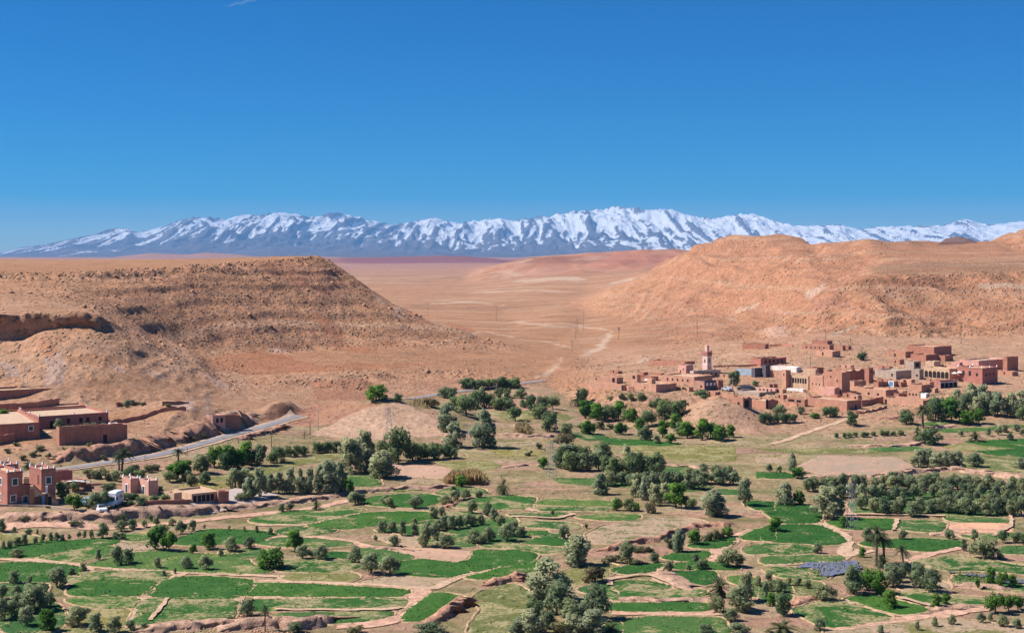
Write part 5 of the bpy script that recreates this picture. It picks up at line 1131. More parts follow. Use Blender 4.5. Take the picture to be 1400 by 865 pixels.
# --- vehicles
PAINT = {k: simple(k + '_car_paint', c, .03, 3, .3, 0, spec=.5) for k, c in (('white', (.80, .80, .81)), ('dark', (.04, .045, .06)), ('silver', (.45, .47, .5)), ('blue', (.25, .42, .62)))}
TYRE = simple('tyre_rubber', (.03, .03, .03), .1, 4, .8, 0); LAMP = simple('lamp_glass', (.75, .75, .72), .05, 3, .15, 0, spec=.6)
def vehicle(name, label, cat, px, py, rz, prof, wd, wheels, glass, paint, wr=.34):
    """prof: side outline (x along the car, z); glass: outlines of panes on the sides; extruded across the width with drawn-in roof"""
    C = ground(px, py); C.z += .05
    r = empty(name, C, label, cat, rz)
    n = len(prof); zm = max(z for x, z in prof)
    V = []
    for sg in (-1, 1):
        for x, z in prof: V.append((x, sg * (wd / 2) * (1 - .13 * max(0, (z - .9)) / max(zm - .9, .1)), z))
    body = mesh_np('body', V, [tuple(range(n))[::-1], tuple(range(n, 2 * n))] + [(i, (i + 1) % n, (i + 1) % n + n, i + n) for i in range(n)])
    o = link('body', body, PAINT[paint], r); bv = o.modifiers.new('soft', 'BEVEL'); bv.width = .06; bv.segments = 2
    for g_ in glass:
        for sg in (-1, 1):
            q = [(x, sg * ((wd / 2) * (1 - .13 * max(0, (z - .9)) / max(zm - .9, .1)) + .012), z) for x, z in g_]
            link('side_window', mesh_np('side_window', q, [tuple(range(len(q)))[::sg]]), GLASS, r)
    x0, z0, x1, z1 = wheels[2]
    V = [(x0 + .03, -wd * .42, z0), (x0 + .03, wd * .42, z0), (x1 + .03, wd * .36, z1), (x1 + .03, -wd * .36, z1)]
    link('windscreen', mesh_np('windscreen', V, [(0, 1, 2, 3)]), GLASS, r)
    for x in wheels[:2]:
        for sg in (-1, 1):
            V, Fc = [], []; k = 14
            for y in (sg * (wd / 2 - .2), sg * (wd / 2 + .02)):
                V += [(x + wr * math.cos(6.283 * i / k), y, wr + wr * math.sin(6.283 * i / k)) for i in range(k)]
            Fc = [(i, (i + 1) % k, (i + 1) % k + k, i + k) for i in range(k)] + [tuple(range(k, 2 * k)), tuple(range(k))]
            link('wheel', mesh_np('wheel', V, Fc), TYRE, r)
    xf = max(x for x, z in prof)
    for sg in (-1, 1): boxes('headlight', [(xf - .12, xf + .02, sg * wd * .36 - .16, sg * wd * .36 + .16, .68, .86)], LAMP, r)
VAN = [(-2.6, .35), (2.5, .35), (2.6, .75), (2.5, 1.05), (1.75, 1.25), (1.25, 2.05), (1.15, 2.75), (.6, 2.95), (-2.5, 2.9), (-2.65, 2.6)]
CAR = [(-2.1, .3), (2.05, .3), (2.12, .62), (1.95, .82), (1.0, .95), (.35, 1.42), (-1.0, 1.46), (-1.75, 1.0), (-2.1, .95)]
vehicle('camper_van', 'white camper van parked facing the valley in the hotel yard', 'van', 156, 691, math.radians(-98), VAN, 2.1, (-1.6, 1.7, (1.75, 1.3, 1.27, 2.02)), [[(.3, 1.35), (1.4, 1.35), (1.1, 2.0), (.3, 2.0)], [(-1.8, 1.5), (-.6, 1.5), (-.6, 2.1), (-1.8, 2.1)]], 'white')
vehicle('parked_car', 'white car half hidden by the hotel yard trees', 'car', 138, 699, math.radians(-60), CAR, 1.75, (-1.3, 1.3, (1.0, .98, .38, 1.4)), [[(-1.4, .98), (.75, .98), (.28, 1.36), (-.95, 1.38)]], 'white'); vehicle('parked_car', 'pale blue car behind the round green yard tree', 'car', 119, 690, math.radians(-110), CAR, 1.75, (-1.3, 1.3, (1.0, .98, .38, 1.4)), [[(-1.4, .98), (.75, .98), (.28, 1.36), (-.95, 1.38)]], 'blue')
vehicle('parked_car', 'dark car at the left hand side on the village square', 'car', 1016, 533, math.radians(160), CAR, 1.75, (-1.3, 1.3, (1.0, .98, .38, 1.4)), [[(-1.4, .98), (.75, .98), (.28, 1.36), (-.95, 1.38)]], 'dark'); vehicle('parked_car', 'dark car at the right hand side on the village square', 'car', 1024, 533.5, math.radians(170), CAR, 1.75, (-1.3, 1.3, (1.0, .98, .38, 1.4)), [[(-1.4, .98), (.75, .98), (.28, 1.36), (-.95, 1.38)]], 'dark')
vehicle('parked_car', 'silver car on the verge right of the dark plastered house', 'car', 994, 534, math.radians(120), CAR, 1.75, (-1.3, 1.3, (1.0, .98, .38, 1.4)), [[(-1.4, .98), (.75, .98), (.28, 1.36), (-.95, 1.38)]], 'silver')
def parasol(label, px, py, hpx, wpx):
    C = ground(px, py); s = F / C.y; h = hpx / s; w_ = wpx / s / 2
    r = empty('parasol', C, label, 'parasol')
    V = [(0, 0, h + .5)] + [(w_ * math.cos(6.283 * i / 8), w_ * math.sin(6.283 * i / 8), h - .05) for i in range(8)]
    link('canopy', mesh_np('canopy', V, [(0, i + 1, (i + 1) % 8 + 1) for i in range(8)]), WHITE, r); boxes('pole', [(-.04, .04, -.04, .04, -.3, h + .4)], BEAM, r)
parasol('white parasol on the terrace nearest the cream arcade', 1305, 521, 11, 9); parasol('white parasol on the terrace nearest the pink guest house', 1312, 521, 12, 8)

# --- poles and pylons
WOOD = simple('pole_wood', (.16, .115, .08), .2, 3, .9); STEEL = simple('galvanised_steel', (.24, .25, .26), .1, 3, .55, 0, spec=.4, metal=.3); CONC = simple('pole_concrete', (.42, .39, .35), .12, 3, .9)
def pole(label, px, py, hpx, mat=WOOD, arm=True, box=False, r_=.095):
    C = ground(px, py); h = hpx / (F / C.y)
    ro = empty('utility_pole', C, label, 'utility pole', random.uniform(-.5, .5))
    V, Fc = [], []; tube(V, Fc, [(0, 0, -.6), (0, 0, h * .5), (0, 0, h)], [r_ * 1.25, r_, r_ * .75], 8); link('post', mesh_np('post', V, Fc), mat, ro)
    if arm:
        boxes('crossarm', [(-.8, .8, -.06, .06, h - .55, h - .42)], mat, ro)
        for x in (-.7, 0, .7): boxes('insulator', [(x - .05, x + .05, -.05, .05, h - .42 if x else h, h - .18 if x else h + .22)], LAMP, ro)
    if box: boxes('transformer', [(-.5, .5, -.45, .45, h * .72, h * .72 + 1.1)], STEEL, ro)
def pylon(label, px, py, hpx, base=1.6):
    C = ground(px, py); h = hpx / (F / C.y)
    ro = empty('lattice_pylon', C, label, 'pylon', .35)
    w_ = lambda z: base / 2 * (1 - .78 * z / h)
    cs = ((-1, -1), (1, -1), (1, 1), (-1, 1))
    for c in cs:
        V, Fc = [], []; tube(V, Fc, [(c[0] * base / 2 * 1.1, c[1] * base / 2 * 1.1, -.5), (c[0] * w_(h), c[1] * w_(h), h)], [.045, .035], 4); link('leg', mesh_np('leg', V, Fc), STEEL, ro)
    V, Fc = [], []; n = 9
    for i in range(n):
        z0, z1 = h * i / n, h * (i + 1) / n
        for q in range(4):
            a, b_ = cs[q], cs[(q + 1) % 4]
            tube(V, Fc, [(a[0] * w_(z0), a[1] * w_(z0), z0), (b_[0] * w_(z1), b_[1] * w_(z1), z1)], [.018, .018], 3); tube(V, Fc, [(b_[0] * w_(z0), b_[1] * w_(z0), z0), (a[0] * w_(z1), a[1] * w_(z1), z1)], [.018, .018], 3)
    link('bracing', mesh_np('bracing', V, Fc), STEEL, ro)
    for z in (h * .84, h * .97):
        V, Fc = [], []; tube(V, Fc, [(-1.3, 0, z), (1.3, 0, z)], [.045, .045], 4); link('crossarm', mesh_np('crossarm', V, Fc), STEEL, ro)
        for x in (-1.2, 1.2): boxes('insulator', [(x - .07, x + .07, -.07, .07, z - .5, z - .07)], LAMP, ro)
pylon('grey lattice pylon standing in the green fields at the right', 1165, 723, 64, 1.8); pylon('grey lattice pylon at the left end of the long middle grove', 754, 655, 52, 2.0); pylon('slim lattice pylon on the flank of the earth cone', 532, 597, 40, 1.7); pylon('lattice mast beside the pink brick house', 284, 575, 38, 1.5); pylon('lattice mast behind the upper left houses', 35, 530, 34, 1.5)
for a in (('tallest of the two wooden poles on the plain', 798, 452, 26), ('wooden pole just left of the tallest one on the plain', 789, 455, 19), ('short pole below the pair on the plain', 787, 464, 17), ('pole with a transformer box near the washed-out gully', 846, 464, 18, WOOD, True, True), ('single pole on the plain above the minaret', 953, 460, 29),
          ('pole at the foot of the right hill above the ruined house', 1129, 466, 32), ('pole at the foot of the right hill above the large red hall', 1314, 471, 31), ('short pole right of the ruined house', 1163, 476, 14), ('pole on the mesa skyline, left one of two', 585, 431, 18), ('pole beyond the mesa toe, right one of two', 679, 440, 21),
          ('short pole behind the left cluster of houses', 846, 509, 9), ('faint pole on the plain by the pale wash', 782, 481, 16), ('thin pole on the plain left of the single pole', 913, 461, 8), ('light concrete pole on the red slope right of the road bend', 435, 588, 28, CONC), ('stout wooden pole left of the light concrete pole', 424, 595, 20), ('pole beside the belt of green trees', 371, 611, 20), ('pole above the short hedge', 416, 600, 12),
          ('concrete pole right of the slim pylon', 559, 596, 13, CONC), ('pole on the verge where the road climbs', 326, 606, 8), ('pole in the upper grove, farther one', 755, 574, 16, CONC), ('pole in the upper grove, nearer one', 761, 590, 17, CONC), ('concrete pole by the pink gully', 639, 601, 22, CONC), ('pole rising from the village below the ruins', 1108, 505, 18), ('pole behind the grey block houses', 1178, 492, 14), ('dark pole in the village square trees', 1002, 534, 18, CONC)):
    pole(*a)
for i, (px, py, h) in enumerate(((198, 632, 12), (256, 618, 8), (54, 560, 6))): pole(('pole on the roadside by the tall palms', 'pole at the roadside right of the tall palms', 'short post beside the pink flat-roofed house')[i], px, py, h, CONC, False)
# ------------------------------------------------------------------ trees: a few meshes of each kind, every tree an object with trunk and crown
def leafmat(name, dark, light, rough=0.75):
    m, t, b = newmat(name)
    oi = t.nodes.new('ShaderNodeObjectInfo').outputs['Random']
    at = nd(t, 'ShaderNodeAttribute', attribute_name='leaf').outputs['Fac']
    c = ramp(t, at, (0.0, dark), (1.0, light))
    c = mixrgb(t, c, ramp(t, oi, (0, (.72, .80, .78)), (0.5, (1, 1, 1)), (1, (1.28, 1.16, 1.05))), 1.0, 'MULTIPLY')
    t.links.new(c, b.inputs['Base Color'])
    b.inputs['Roughness'].default_value = rough
    tr = t.nodes.new('ShaderNodeBsdfTranslucent'); t.links.new(c, tr.inputs['Color'])
    mx = t.nodes.new('ShaderNodeMixShader'); mx.inputs[0].default_value = 0.5
    t.links.new(b.outputs[0], mx.inputs[1]); t.links.new(tr.outputs[0], mx.inputs[2])
    out = [n for n in t.nodes if n.type == 'OUTPUT_MATERIAL'][0]
    t.links.new(mx.outputs[0], out.inputs['Surface'])
    return m
LM = {'olive': leafmat('olive_leaf', (.125, .16, .075), (.37, .42, .235)), 'silver': leafmat('silver_leaf', (.18, .21, .11), (.50, .54, .34)),
      'bright': leafmat('fresh_leaf', (.055, .14, .024), (.18, .34, .055)), 'dark': leafmat('dark_leaf', (.095, .14, .06), (.26, .335, .15)),
      'shrub': leafmat('scrub_leaf', (.10, .115, .05), (.25, .25, .125)), 'brown': leafmat('dry_leaf', (.12, .10, .05), (.27, .22, .12)),
      'palm': leafmat('palm_leaf', (.05, .072, .033), (.17, .19, .095)), 'reed': leafmat('reed_leaf', (.28, .22, .10), (.48, .38, .20))}
BARK = simple('bark', (.13, .095, .07), 0.3, 4.0, 0.95, 0.8, 0.05)

def crown_mesh(name, rng, clumps, nleaf, size, droop=0.0, light=(0, 1)):
    """leaves spread over the shells of many clumps; clumps: (x,y,z,r)"""
    cl = np.array(clumps); wgt = cl[:, 3] ** 2; wgt /= wgt.sum()
    ci = rng.choice(len(cl), nleaf, p=wgt)
    d = rng.normal(size=(nleaf, 3)); d /= np.linalg.norm(d, axis=1, keepdims=True)
    rr = cl[ci, 3] * (0.55 + 0.55 * rng.random(nleaf) ** 0.6)
    p = cl[ci, :3] + d * rr[:, None] * np.array([1, 1, 1.35 if droop else 0.9])
    p[:, 2] = np.maximum(p[:, 2], 0.04)
    nrm = d + rng.normal(size=(nleaf, 3)) * 0.65 + np.array([0, 0, 0.25]); nrm /= np.linalg.norm(nrm, axis=1, keepdims=True)
    nrm *= np.sign(np.sum(nrm * d, 1, keepdims=True) + 1e-9)
    a = np.cross(nrm, rng.normal(size=(nleaf, 3))); a /= np.maximum(np.linalg.norm(a, axis=1, keepdims=True), 1e-6)
    a[:, 2] -= droop; a /= np.linalg.norm(a, axis=1, keepdims=True)
    b_ = np.cross(nrm, a)
    s = size * rng.uniform(0.6, 1.35, nleaf)[:, None]
    V = np.stack([p - a * s, p - b_ * s * 0.55, p + a * s, p + b_ * s * 0.55], 1).reshape(-1, 3)
    me = mesh_np(name, V, np.arange(4 * nleaf).reshape(nleaf, 4))
    at = me.attributes.new('leaf', 'FLOAT', 'FACE')
    cc_ = p - np.average(cl[:, :3], axis=0); cc_ /= np.maximum(np.linalg.norm(cc_, axis=1, keepdims=True), 1e-6)
    vn = d * .8 + cc_ * .5 + nrm * .45 + np.array([0, 0, .25]); vn /= np.linalg.norm(vn, axis=1, keepdims=True)
    me.normals_split_custom_set_from_vertices(np.repeat(vn, 4, 0).tolist())
    tone = rng.random(len(cl))[ci] * 0.55 + rng.random(nleaf) * 0.45
    at.data.foreach_set('value', tone.astype(np.float32))
    return me

def make_kind(kind, v):
    rng = np.random.default_rng(100 * v + sum(map(ord, kind)))
    TV, TF = [], []
    if kind in ('olive', 'bright', 'dark', 'silver'):
        H, W = {'olive': (3.6, 3.8), 'bright': (4.2, 4.0), 'dark': (4.0, 4.4), 'silver': (7.0, 5.0)}[kind]
        n = {'olive': 22, 'bright': 22, 'dark': 22, 'silver': 46}[kind]
        base = {'olive': 0.17, 'bright': 0.18, 'dark': 0.15, 'silver': 0.07}[kind]
        cl = []
        for i in range(n):
            th = rng.uniform(0, 2 * np.pi); u = rng.random() ** 0.6
            zf = rng.uniform(base, 0.86)
            prof = math.sin(math.pi * min(max((zf - base + 0.30) / (1.02 - base + 0.30), 0), 1)) ** 0.6
            if kind == 'silver': prof = math.sin(math.pi * min(0.25 + 0.72 * (zf - base) / (0.86 - base), 1)) ** 0.8
            r = W * rng.uniform(0.13, 0.23) * (0.62 if kind == 'silver' else 0.88)
            q = (W / 2 * 0.78) * prof * u
            cl.append((q * math.cos(th), q * math.sin(th), zf * H, r))
        cl.append((0, 0, H * 0.55, W * 0.24)); 
        if kind == 'silver':
            for i in range(4): cl.append((rng.normal() * W * .12, rng.normal() * W * .12, H * rng.uniform(.82, .93), W * .12))
        nl = {'olive': 1400, 'bright': 1400, 'dark': 1500, 'silver': 2900}[kind]
        sz = {'olive': .20, 'bright': .23, 'dark': .22, 'silver': .25}[kind]
        cm = crown_mesh(kind + '_crown', rng, cl, nl, sz, 0.3 if kind == 'silver' else 0.0)
        top = (rng.normal() * .1, rng.normal() * .1, H * 0.34)
        tube(TV, TF, [(0, 0, -0.4), (0.05, 0, H * .12), top], [W * .045, W * .035, W * .028], 6)
        for i in range(6):
            c = cl[int(rng.integers(0, len(cl)))]
            mid = ((c[0] + top[0]) / 2 + rng.normal() * .1, (c[1] + top[1]) / 2 + rng.normal() * .1, (c[2] + top[2]) / 2)
            tube(TV, TF, [top, mid, c[:3]], [W * .024, W * .016, W * .006], 4)
        return H, W, cm, mesh_np(kind + '_trunk', TV, TF)
    if kind in ('shrub', 'brown'):
        H, W = 1.3, 1.8
        cl = []
        for i in range(8):
            th = rng.uniform(0, 6.28); q = W * .34 * rng.random() ** .5
            cl.append((q * math.cos(th), q * math.sin(th), H * rng.uniform(.2, .72), W * rng.uniform(.14, .22)))
        cm = crown_mesh(kind + '_crown', rng, cl, 420, .13)
        for i in range(6):
            c = cl[i]; tube(TV, TF, [(0, 0, -.3), (c[0] * .5, c[1] * .5, c[2] * .4), c[:3]], [.04, .03, .012], 4)
        return H, W, cm, mesh_np(kind + '_stem', TV, TF)
    # date palms: tall with a clean trunk, and low bushy ones
    tall = kind == 'palm'
    H, W = (7.0, 4.4) if tall else (3.0, 4.0)
    th_ = H * (0.72 if tall else 0.28)
    lean = rng.normal(size=2) * (.35 if tall else .1)
    pts = [(lean[0] * (i / 6) ** 2, lean[1] * (i / 6) ** 2, -0.4 + (th_ + .4) * i / 6) for i in range(7)]
    tube(TV, TF, pts, [.30, .24, .22, .21, .21, .22, .28] if tall else [.32] * 7, 7)
    V, Fc, tone = [], [], []
    top = np.array(pts[-1]); nf = 46 if tall else 40
    L = W / 2 * 1.12
    for i in range(nf):
        az = rng.uniform(0, 6.283); el = math.radians(rng.uniform(-35, 80)); tn = rng.random() * .6 + (.25 if el > 0 else 0.0)
        l = L * rng.uniform(.8, 1.1); prev = None
        hd = np.array([math.cos(az), math.sin(az), 0]); sd = np.array([-math.sin(az), math.cos(az), 0])
        for j in range(8):
            s0, s1 = j / 8, (j + 1) / 8
            f_ = lambda s: top + hd * l * (math.cos(el) * s) + np.array([0, 0, l * (math.sin(el) * s - (0.42 if el > 0.5 else .3) * s * s * (1 + .5 * math.cos(el)))])
            a, b2 = f_(s0), f_(s1); wd = l * .15 * math.sin(math.pi * (0.12 + .86 * (s0 + s1) / 2)) ** .7
            for sg in (-1, 1):
                k = len(V)
                m_ = (a + b2) / 2 + (b2 - a) * .6
                V += [a, b2, m_ + sd * sg * wd + np.array([0, 0, -wd * .35])]
                Fc.append((k, k + 1, k + 2)); tone.append(tn + .2 * rng.random())
                V += [a + (b2 - a) * .5, b2, b2 + (b2 - a) * .5 + sd * sg * wd * .9 + np.array([0, 0, wd * .1])]
                Fc.append((k + 3, k + 4, k + 5)); tone.append(tn + .2 * rng.random())
    cm = mesh_np(kind + '_fronds', V, np.array(Fc))
    at = cm.attributes.new('leaf', 'FLOAT', 'FACE'); at.data.foreach_set('value', np.clip(np.array(tone, np.float32), 0, 1))
    return H, W, cm, mesh_np(kind + '_trunk', TV, TF)

KINDS = {'olive': ('olive_tree', 'olive tree', 'olive', 5), 'bright': ('broadleaf_tree', 'tree', 'bright', 5), 'dark': ('bushy_tree', 'tree', 'dark', 4), 'silver': ('poplar_tree', 'poplar tree', 'silver', 5),
         'shrub': ('shrub', 'shrub', 'shrub', 4), 'brown': ('dry_shrub', 'shrub', 'brown', 3), 'palm': ('date_palm', 'palm tree', 'palm', 3), 'bushpalm': ('bushy_palm', 'palm tree', 'palm', 3)}
PROTO = {}
for kd, (nm, cat, lm, nv) in KINDS.items():
    for v in range(nv):
        H, W, cm, tm = make_kind(kd, v)
        cm.materials.append(LM[lm]); tm.materials.append(BARK); smooth(tm)
        PROTO[kd, v] = (H, W, cm, tm)
TREES = {}
def tree(kind, px, py, hpx, wpx, label, group=None):
    nm, cat, lm, nv = KINDS[kind]
    v = random.randrange(nv)
    H, W, cm, tm = PROTO[kind, v]
    p = ground(px, py)
    s = F / p.y
    wm = wpx / s; dep = (EYE - p.z) / p.y
    hm = max((hpx / s - 0.30 * wm * dep) , 0.25 * wm)      # seen a little from above
    ro = bpy.data.objects.new(nm, None); COL.objects.link(ro)
    ro.empty_display_size = 0.3
    ro.location = p; ro.rotation_euler = (0, 0, random.uniform(0, 6.28))
    ro.scale = (wm / W * 1.14, wm / W * 1.14, hm / H * 1.08)
    ro['label'] = label; ro['category'] = cat
    if group: ro['group'] = group
    palm = 'palm' in kind
    for part, me in ((('fronds' if palm else 'crown'), cm), (('stem' if kind in ('shrub', 'brown') else 'trunk'), tm)):
        o = bpy.data.objects.new(part, me); COL.objects.link(o); o.parent = ro
    return ro

def G(r, label, group, lst, kind='olive'):
    sc = REG[r][2]
    for e in lst:
        k = kind
        if isinstance(e[0], str): k, e = e[0], e[1:]
        px, py = rp(r, e[0], e[1])
        tree(k, px, py, e[2] / sc, e[3] / sc, label, group)

def one(r, kind, x, y, h, w_, label):
    px, py = rp(r, x, y); tree(kind, px, py, h / REG[r][2], w_ / REG[r][2], label)

G('a', 'small round olive tree in the row below the hotel bank', 'small olives along the plot below the hotel bank',
  [(75,335,30,25),(150,345,30,40),(195,350,30,20),(90,410,50,45),(130,405,60,40),(185,405,45,30),(225,395,55,35),(268,380,45,35),(298,385,50,35),(328,385,40,28),(365,375,30,20),(415,365,35,25),(443,365,40,28),(478,370,50,30)])
G('a', 'olive tree at the left edge below the hotel', 'olives at the left edge below the hotel', [(12,335,70,50),(15,425,45,30),(50,420,45,35)])
G('a', 'small olive tree in the line below the hotel garden wall', 'olives below the hotel garden wall', [(640,330,60,65),(700,320,55,55),(757,310,40,35),(823,300,45,40),(905,300,40,40),(950,345,70,60),(1015,330,60,50),(610,375,45,40),(645,375,40,40)])
G('a', 'tiny young tree on the pink strip below the bank', 'saplings on the pink strip', [(1205,325,25,18),(1283,335,30,18),(1075,315,20,20),(790,270,30,30)])
one('a', 'olive', 540,370,85,65, 'larger olive tree standing alone between the pink strip and the long dark plot'); one('a', 'olive', 90,468,50,75, 'low wide olive bush overlapping the front edge of the long dark plot')
one('a', 'bushpalm', 640,285,78,85, 'low bushy palm growing at the foot of the dark garden wall'); one('a', 'bright', 820,430,130,105, 'tall fresh green tree, left of the pair between two plots'); one('a', 'bright', 890,436,110,85, 'fresh green tree, right of the pair between two plots')
one('a', 'bright', 1095,425,90,85, 'round bright green tree standing inside the wide dark green plot'); one('a', 'bright', 1015,450,55,42, 'small bright green tree at the near edge of the wide dark plot'); one('a', 'olive', 845,360,70,110, 'broad olive behind the tall fresh green pair')
G('a', 'spreading olive on the right end of the wide dark plot', 'pair of olives on the wide dark plot', [(1220,440,80,80),(1312,425,70,62)])
G('a', 'olive tree of the close pair standing in the middle meadow plot', 'close pair of olives in the middle meadow', [(615,512,105,70),(670,500,80,75)])
G('a', 'olive spaced out across the left meadow between two tracks', 'olives across the middle meadow', [(518,485,60,35),(825,525,60,45),(985,530,70,65),(1080,535,80,75),(1160,465,40,30),(920,555,35,20),(860,570,35,30)])
G('a', 'olive tree on the lower left green plot beside the straw-coloured bund', 'olives on the lower left plots', [(70,605,70,65),(300,625,110,115),(435,540,45,45),(155,610,45,40),(375,560,40,40)])
G('a', 'dusty olive tree crowded into the bottom left corner grove', 'olives of the bottom left grove', [(90,670,60,60),(15,690,80,60),(180,750,150,165),(60,780,90,90),(10,800,120,85),(140,830,110,95),(200,700,90,90),(100,730,80,80),(250,730,80,70)])
one('a', 'bright', 250,857,130,92, 'light green tree at the right end of the bottom left grove'); one('a', 'olive', 410,828,110,140, 'big round olive on the straw plot near the bottom edge')
G('a', 'olive tree along the bottom edge under the straw-coloured plot', 'olives along the bottom edge', [(505,862,100,85),(600,866,90,72),(685,852,60,62),(755,850,45,58)])
one('a', 'olive', 1300,780,95,100, 'olive tree at the bend of the path between four green plots')
G('b', 'tall grey poplar in the long band above the pink bank', 'poplars in the band above the pink bank', [(20,150,150,80),(75,130,100,60),(120,130,110,70),(175,130,130,75),(230,125,120,60),(280,130,130,60),(335,125,140,70),(440,120,150,90),(-40,160,110,70)], 'silver')
one('b', 'silver', 388,132,172,120, 'largest full grey-green poplar at the right end of the band above the pink bank'); one('b', 'bright', 486,145,95,55, 'thin light green tree just right of the largest poplar')
G('b', 'olive along the dark plot under the pale pink field', 'olives along the plot under the pale field', [(520,190,70,80),(550,190,55,50),(700,205,55,60),(840,210,70,75),(680,190,50,50)])
G('b', 'olive tree in the slanting row beside the low red bank', 'olives in the slanting row', [(1000,190,50,80),(1050,172,60,70),(1100,160,50,60),(1170,155,40,40),(1035,120,30,40)])
one('b', 'bright', 1080,97,62,70, 'round bright green bush in front of the straw-coloured reeds'); one('b', 'bushpalm', 1300,140,150,66, 'lone upright palm with shaggy fronds right of the reed bed'); one('b', 'bushpalm', 315,222,82,58, 'short double palm on the pink bank below the poplars')
G('b', 'low round bush left of the short double palm', 'bushes on the pink bank', [(135,230,45,40),(180,225,45,50)], 'olive')
G('b', 'grey-green olive tree in the loose grove around the middle plots', 'olives of the loose middle grove', [(665,340,70,55),(715,340,65,55),(770,355,80,45),(835,290,30,30),(835,350,60,50),(890,412,110,88),(935,380,90,62),(725,412,65,62),(990,420,75,92),(630,380,30,22),(935,265,65,55),(975,255,55,45),(1135,240,75,65),(1215,250,70,60),(1250,280,70,55),(1285,305,60,60),(1320,385,100,85),(990,320,70,60),(1030,325,75,55),(1070,320,75,50),(1110,310,70,50),(1140,305,60,50),(1180,300,60,50),(1150,395,80,78),(1225,385,80,72),(1190,400,60,60),(1356,360,80,55),(1391,365,60,60),(905,350,70,60),(960,330,60,60)])
one('b', 'bright', 205,436,116,90, 'slim bright green tree on the bund above the broad bush'); one('b', 'bright', 75,527,122,150, 'broad fresh green bush beside the far green strip'); one('b', 'olive', 605,552,112,115, 'half green spreading tree of the touching pair on the straw ground'); one('b', 'olive', 702,562,106,110, 'dense dark olive of the touching pair on the straw ground'); one('b', 'olive', 516,497,86,80, 'solitary olive with a square crown above the straw plot')
G('b', 'olive in the bund row left of the solitary olive', 'row of olives on the bund', [(245,475,75,80),(300,470,50,55),(345,480,80,80)])
G('b', 'small bush beside the straw track left of the middle plots', 'small bushes beside the straw track', [(5,340,40,22),(75,350,40,30)])
one('b', 'palm', 48,855,145,58, 'leaning palm stump on the rocky bank at the bottom edge'); one('b', 'olive', 205,862,60,85, 'grey bush growing on the crumbling rocky bank at the bottom'); one('b', 'shrub', 520,868,52,95, 'pale scrubby bush at the bottom edge by the pink track'); one('b', 'olive', 908,868,72,165, 'wide low olive at the bottom edge right of the dark wedge plot')
one('c', 'silver', 465,137,112,98, 'lone grey poplar standing on the pale pink ground in the middle')
G('c', 'round green tree in the small clump left of the pale track', 'clump of green trees by the pale track', [('bright',550,220,65,60),('dark',612,222,66,60),('bright',655,225,50,38),('dark',910,210,70,55),('dark',945,215,60,55)])
one('c', 'brown', 730,235,72,60, 'bare brownish bush under the bright green tree'); one('c', 'bright', 860,207,132,118, 'largest bright green tree among the grey poplars'); one('c', 'silver', 1055,252,142,165, 'very broad silver-grey tree above the end of the red bank')
G('c', 'grey poplar in the cluster behind the largest bright green tree', 'cluster of grey poplars', [(700,165,120,78),(750,195,112,78),(800,180,100,66),(650,150,90,66)], 'silver')
one('c', 'olive', 1225,197,142,88, 'tall olive with a clear trunk above the pink slope'); one('c', 'silver', 350,512,162,180, 'full silver-grey tree at the left end of the red bank'); one('c', 'brown', 440,602,116,140, 'rounded brown bush below the silver-grey tree'); one('c', 'olive', 605,502,122,95, 'dull grey tree at the foot of the red bank')
G('c', 'straggling scrub bush on the dry grass below the red bank', 'scrub below the red bank', [(520,495,50,100),(670,440,40,80),(640,505,45,90),(720,440,40,60),(830,420,70,60)], 'shrub')
G('c', 'small olive by the little plots right of the dry grass', 'olives by the little green plots', [(750,495,55,55),(825,540,60,58),(965,490,45,42),(1005,532,60,68),(925,535,35,28)])
one('c', 'silver', 880,442,122,88, 'pointed grey tree behind the little green plots'); one('c', 'bright', 960,402,86,88, 'round deep green tree next to the pointed grey tree'); one('c', 'bright', 1135,362,62,64, 'small bright tree at the head of the curved pink track')
G('c', 'greyish shrub in the thicket along the plot by the curved track', 'thicket along the curved track', [(1030,385,60,60),(1075,378,62,60),(1100,370,50,50)], 'shrub')
one('c', 'olive', 270,372,76,70, 'round olive between three small dark plots'); G('c', 'olive on the left, beside the small dark plots', 'olives left of the small dark plots', [(10,360,80,50),(45,365,60,50)])
G('c', 'spreading olive with shadow on the pink slope right of the plots', 'olives on the pink slope', [(1140,517,100,130),(1200,520,70,55)]); G('c', 'tiny bush on the bund between the patchy plots', 'tiny bushes on bunds', [(390,315,30,22),(215,245,30,20)], 'shrub')
one('c', 'bushpalm', 1098,672,152,140, 'bushy palm in front of the broad olives at the lower right'); one('c', 'olive', 1195,745,135,140, 'largest of the olives gathered under the bushy palm'); G('c', 'olive huddled under the bushy palm at the lower right', 'olives under the bushy palm', [(1235,700,150,90),(1150,802,70,85),(1080,757,90,85),(1225,760,80,100)])
G('c', 'little olive on the small plot right of the bushy palm', 'little olives right of the bushy palm', [(1290,620,55,48),(1335,680,80,40)])
one('c', 'silver', 185,692,225,235, 'tallest grey-green tree of the bottom middle thicket'); one('c', 'olive', 235,765,180,170, 'dark olive in front of the tallest tree of the bottom thicket'); one('c', 'olive', 430,792,185,165, 'grey-green tree on the right shoulder of the bottom thicket')
G('c', 'bush crowded at the bottom middle below the tallest tree', 'bushes of the bottom middle thicket', [('dark',120,800,120,125),('olive',305,802,120,125),('silver',95,868,135,170),('silver',420,868,135,170),('shrub',250,866,80,125),('silver',30,868,90,105),('olive',350,830,120,120),('olive',180,830,90,110),('silver',320,868,110,110)])
one('c', 'bushpalm', 525,862,95,80, 'drooping palm at the right foot of the bottom thicket'); G('c', 'olive cut by the bottom edge right of the green strip', 'olives cut by the bottom edge', [(1020,868,52,85),(1190,868,62,115)])
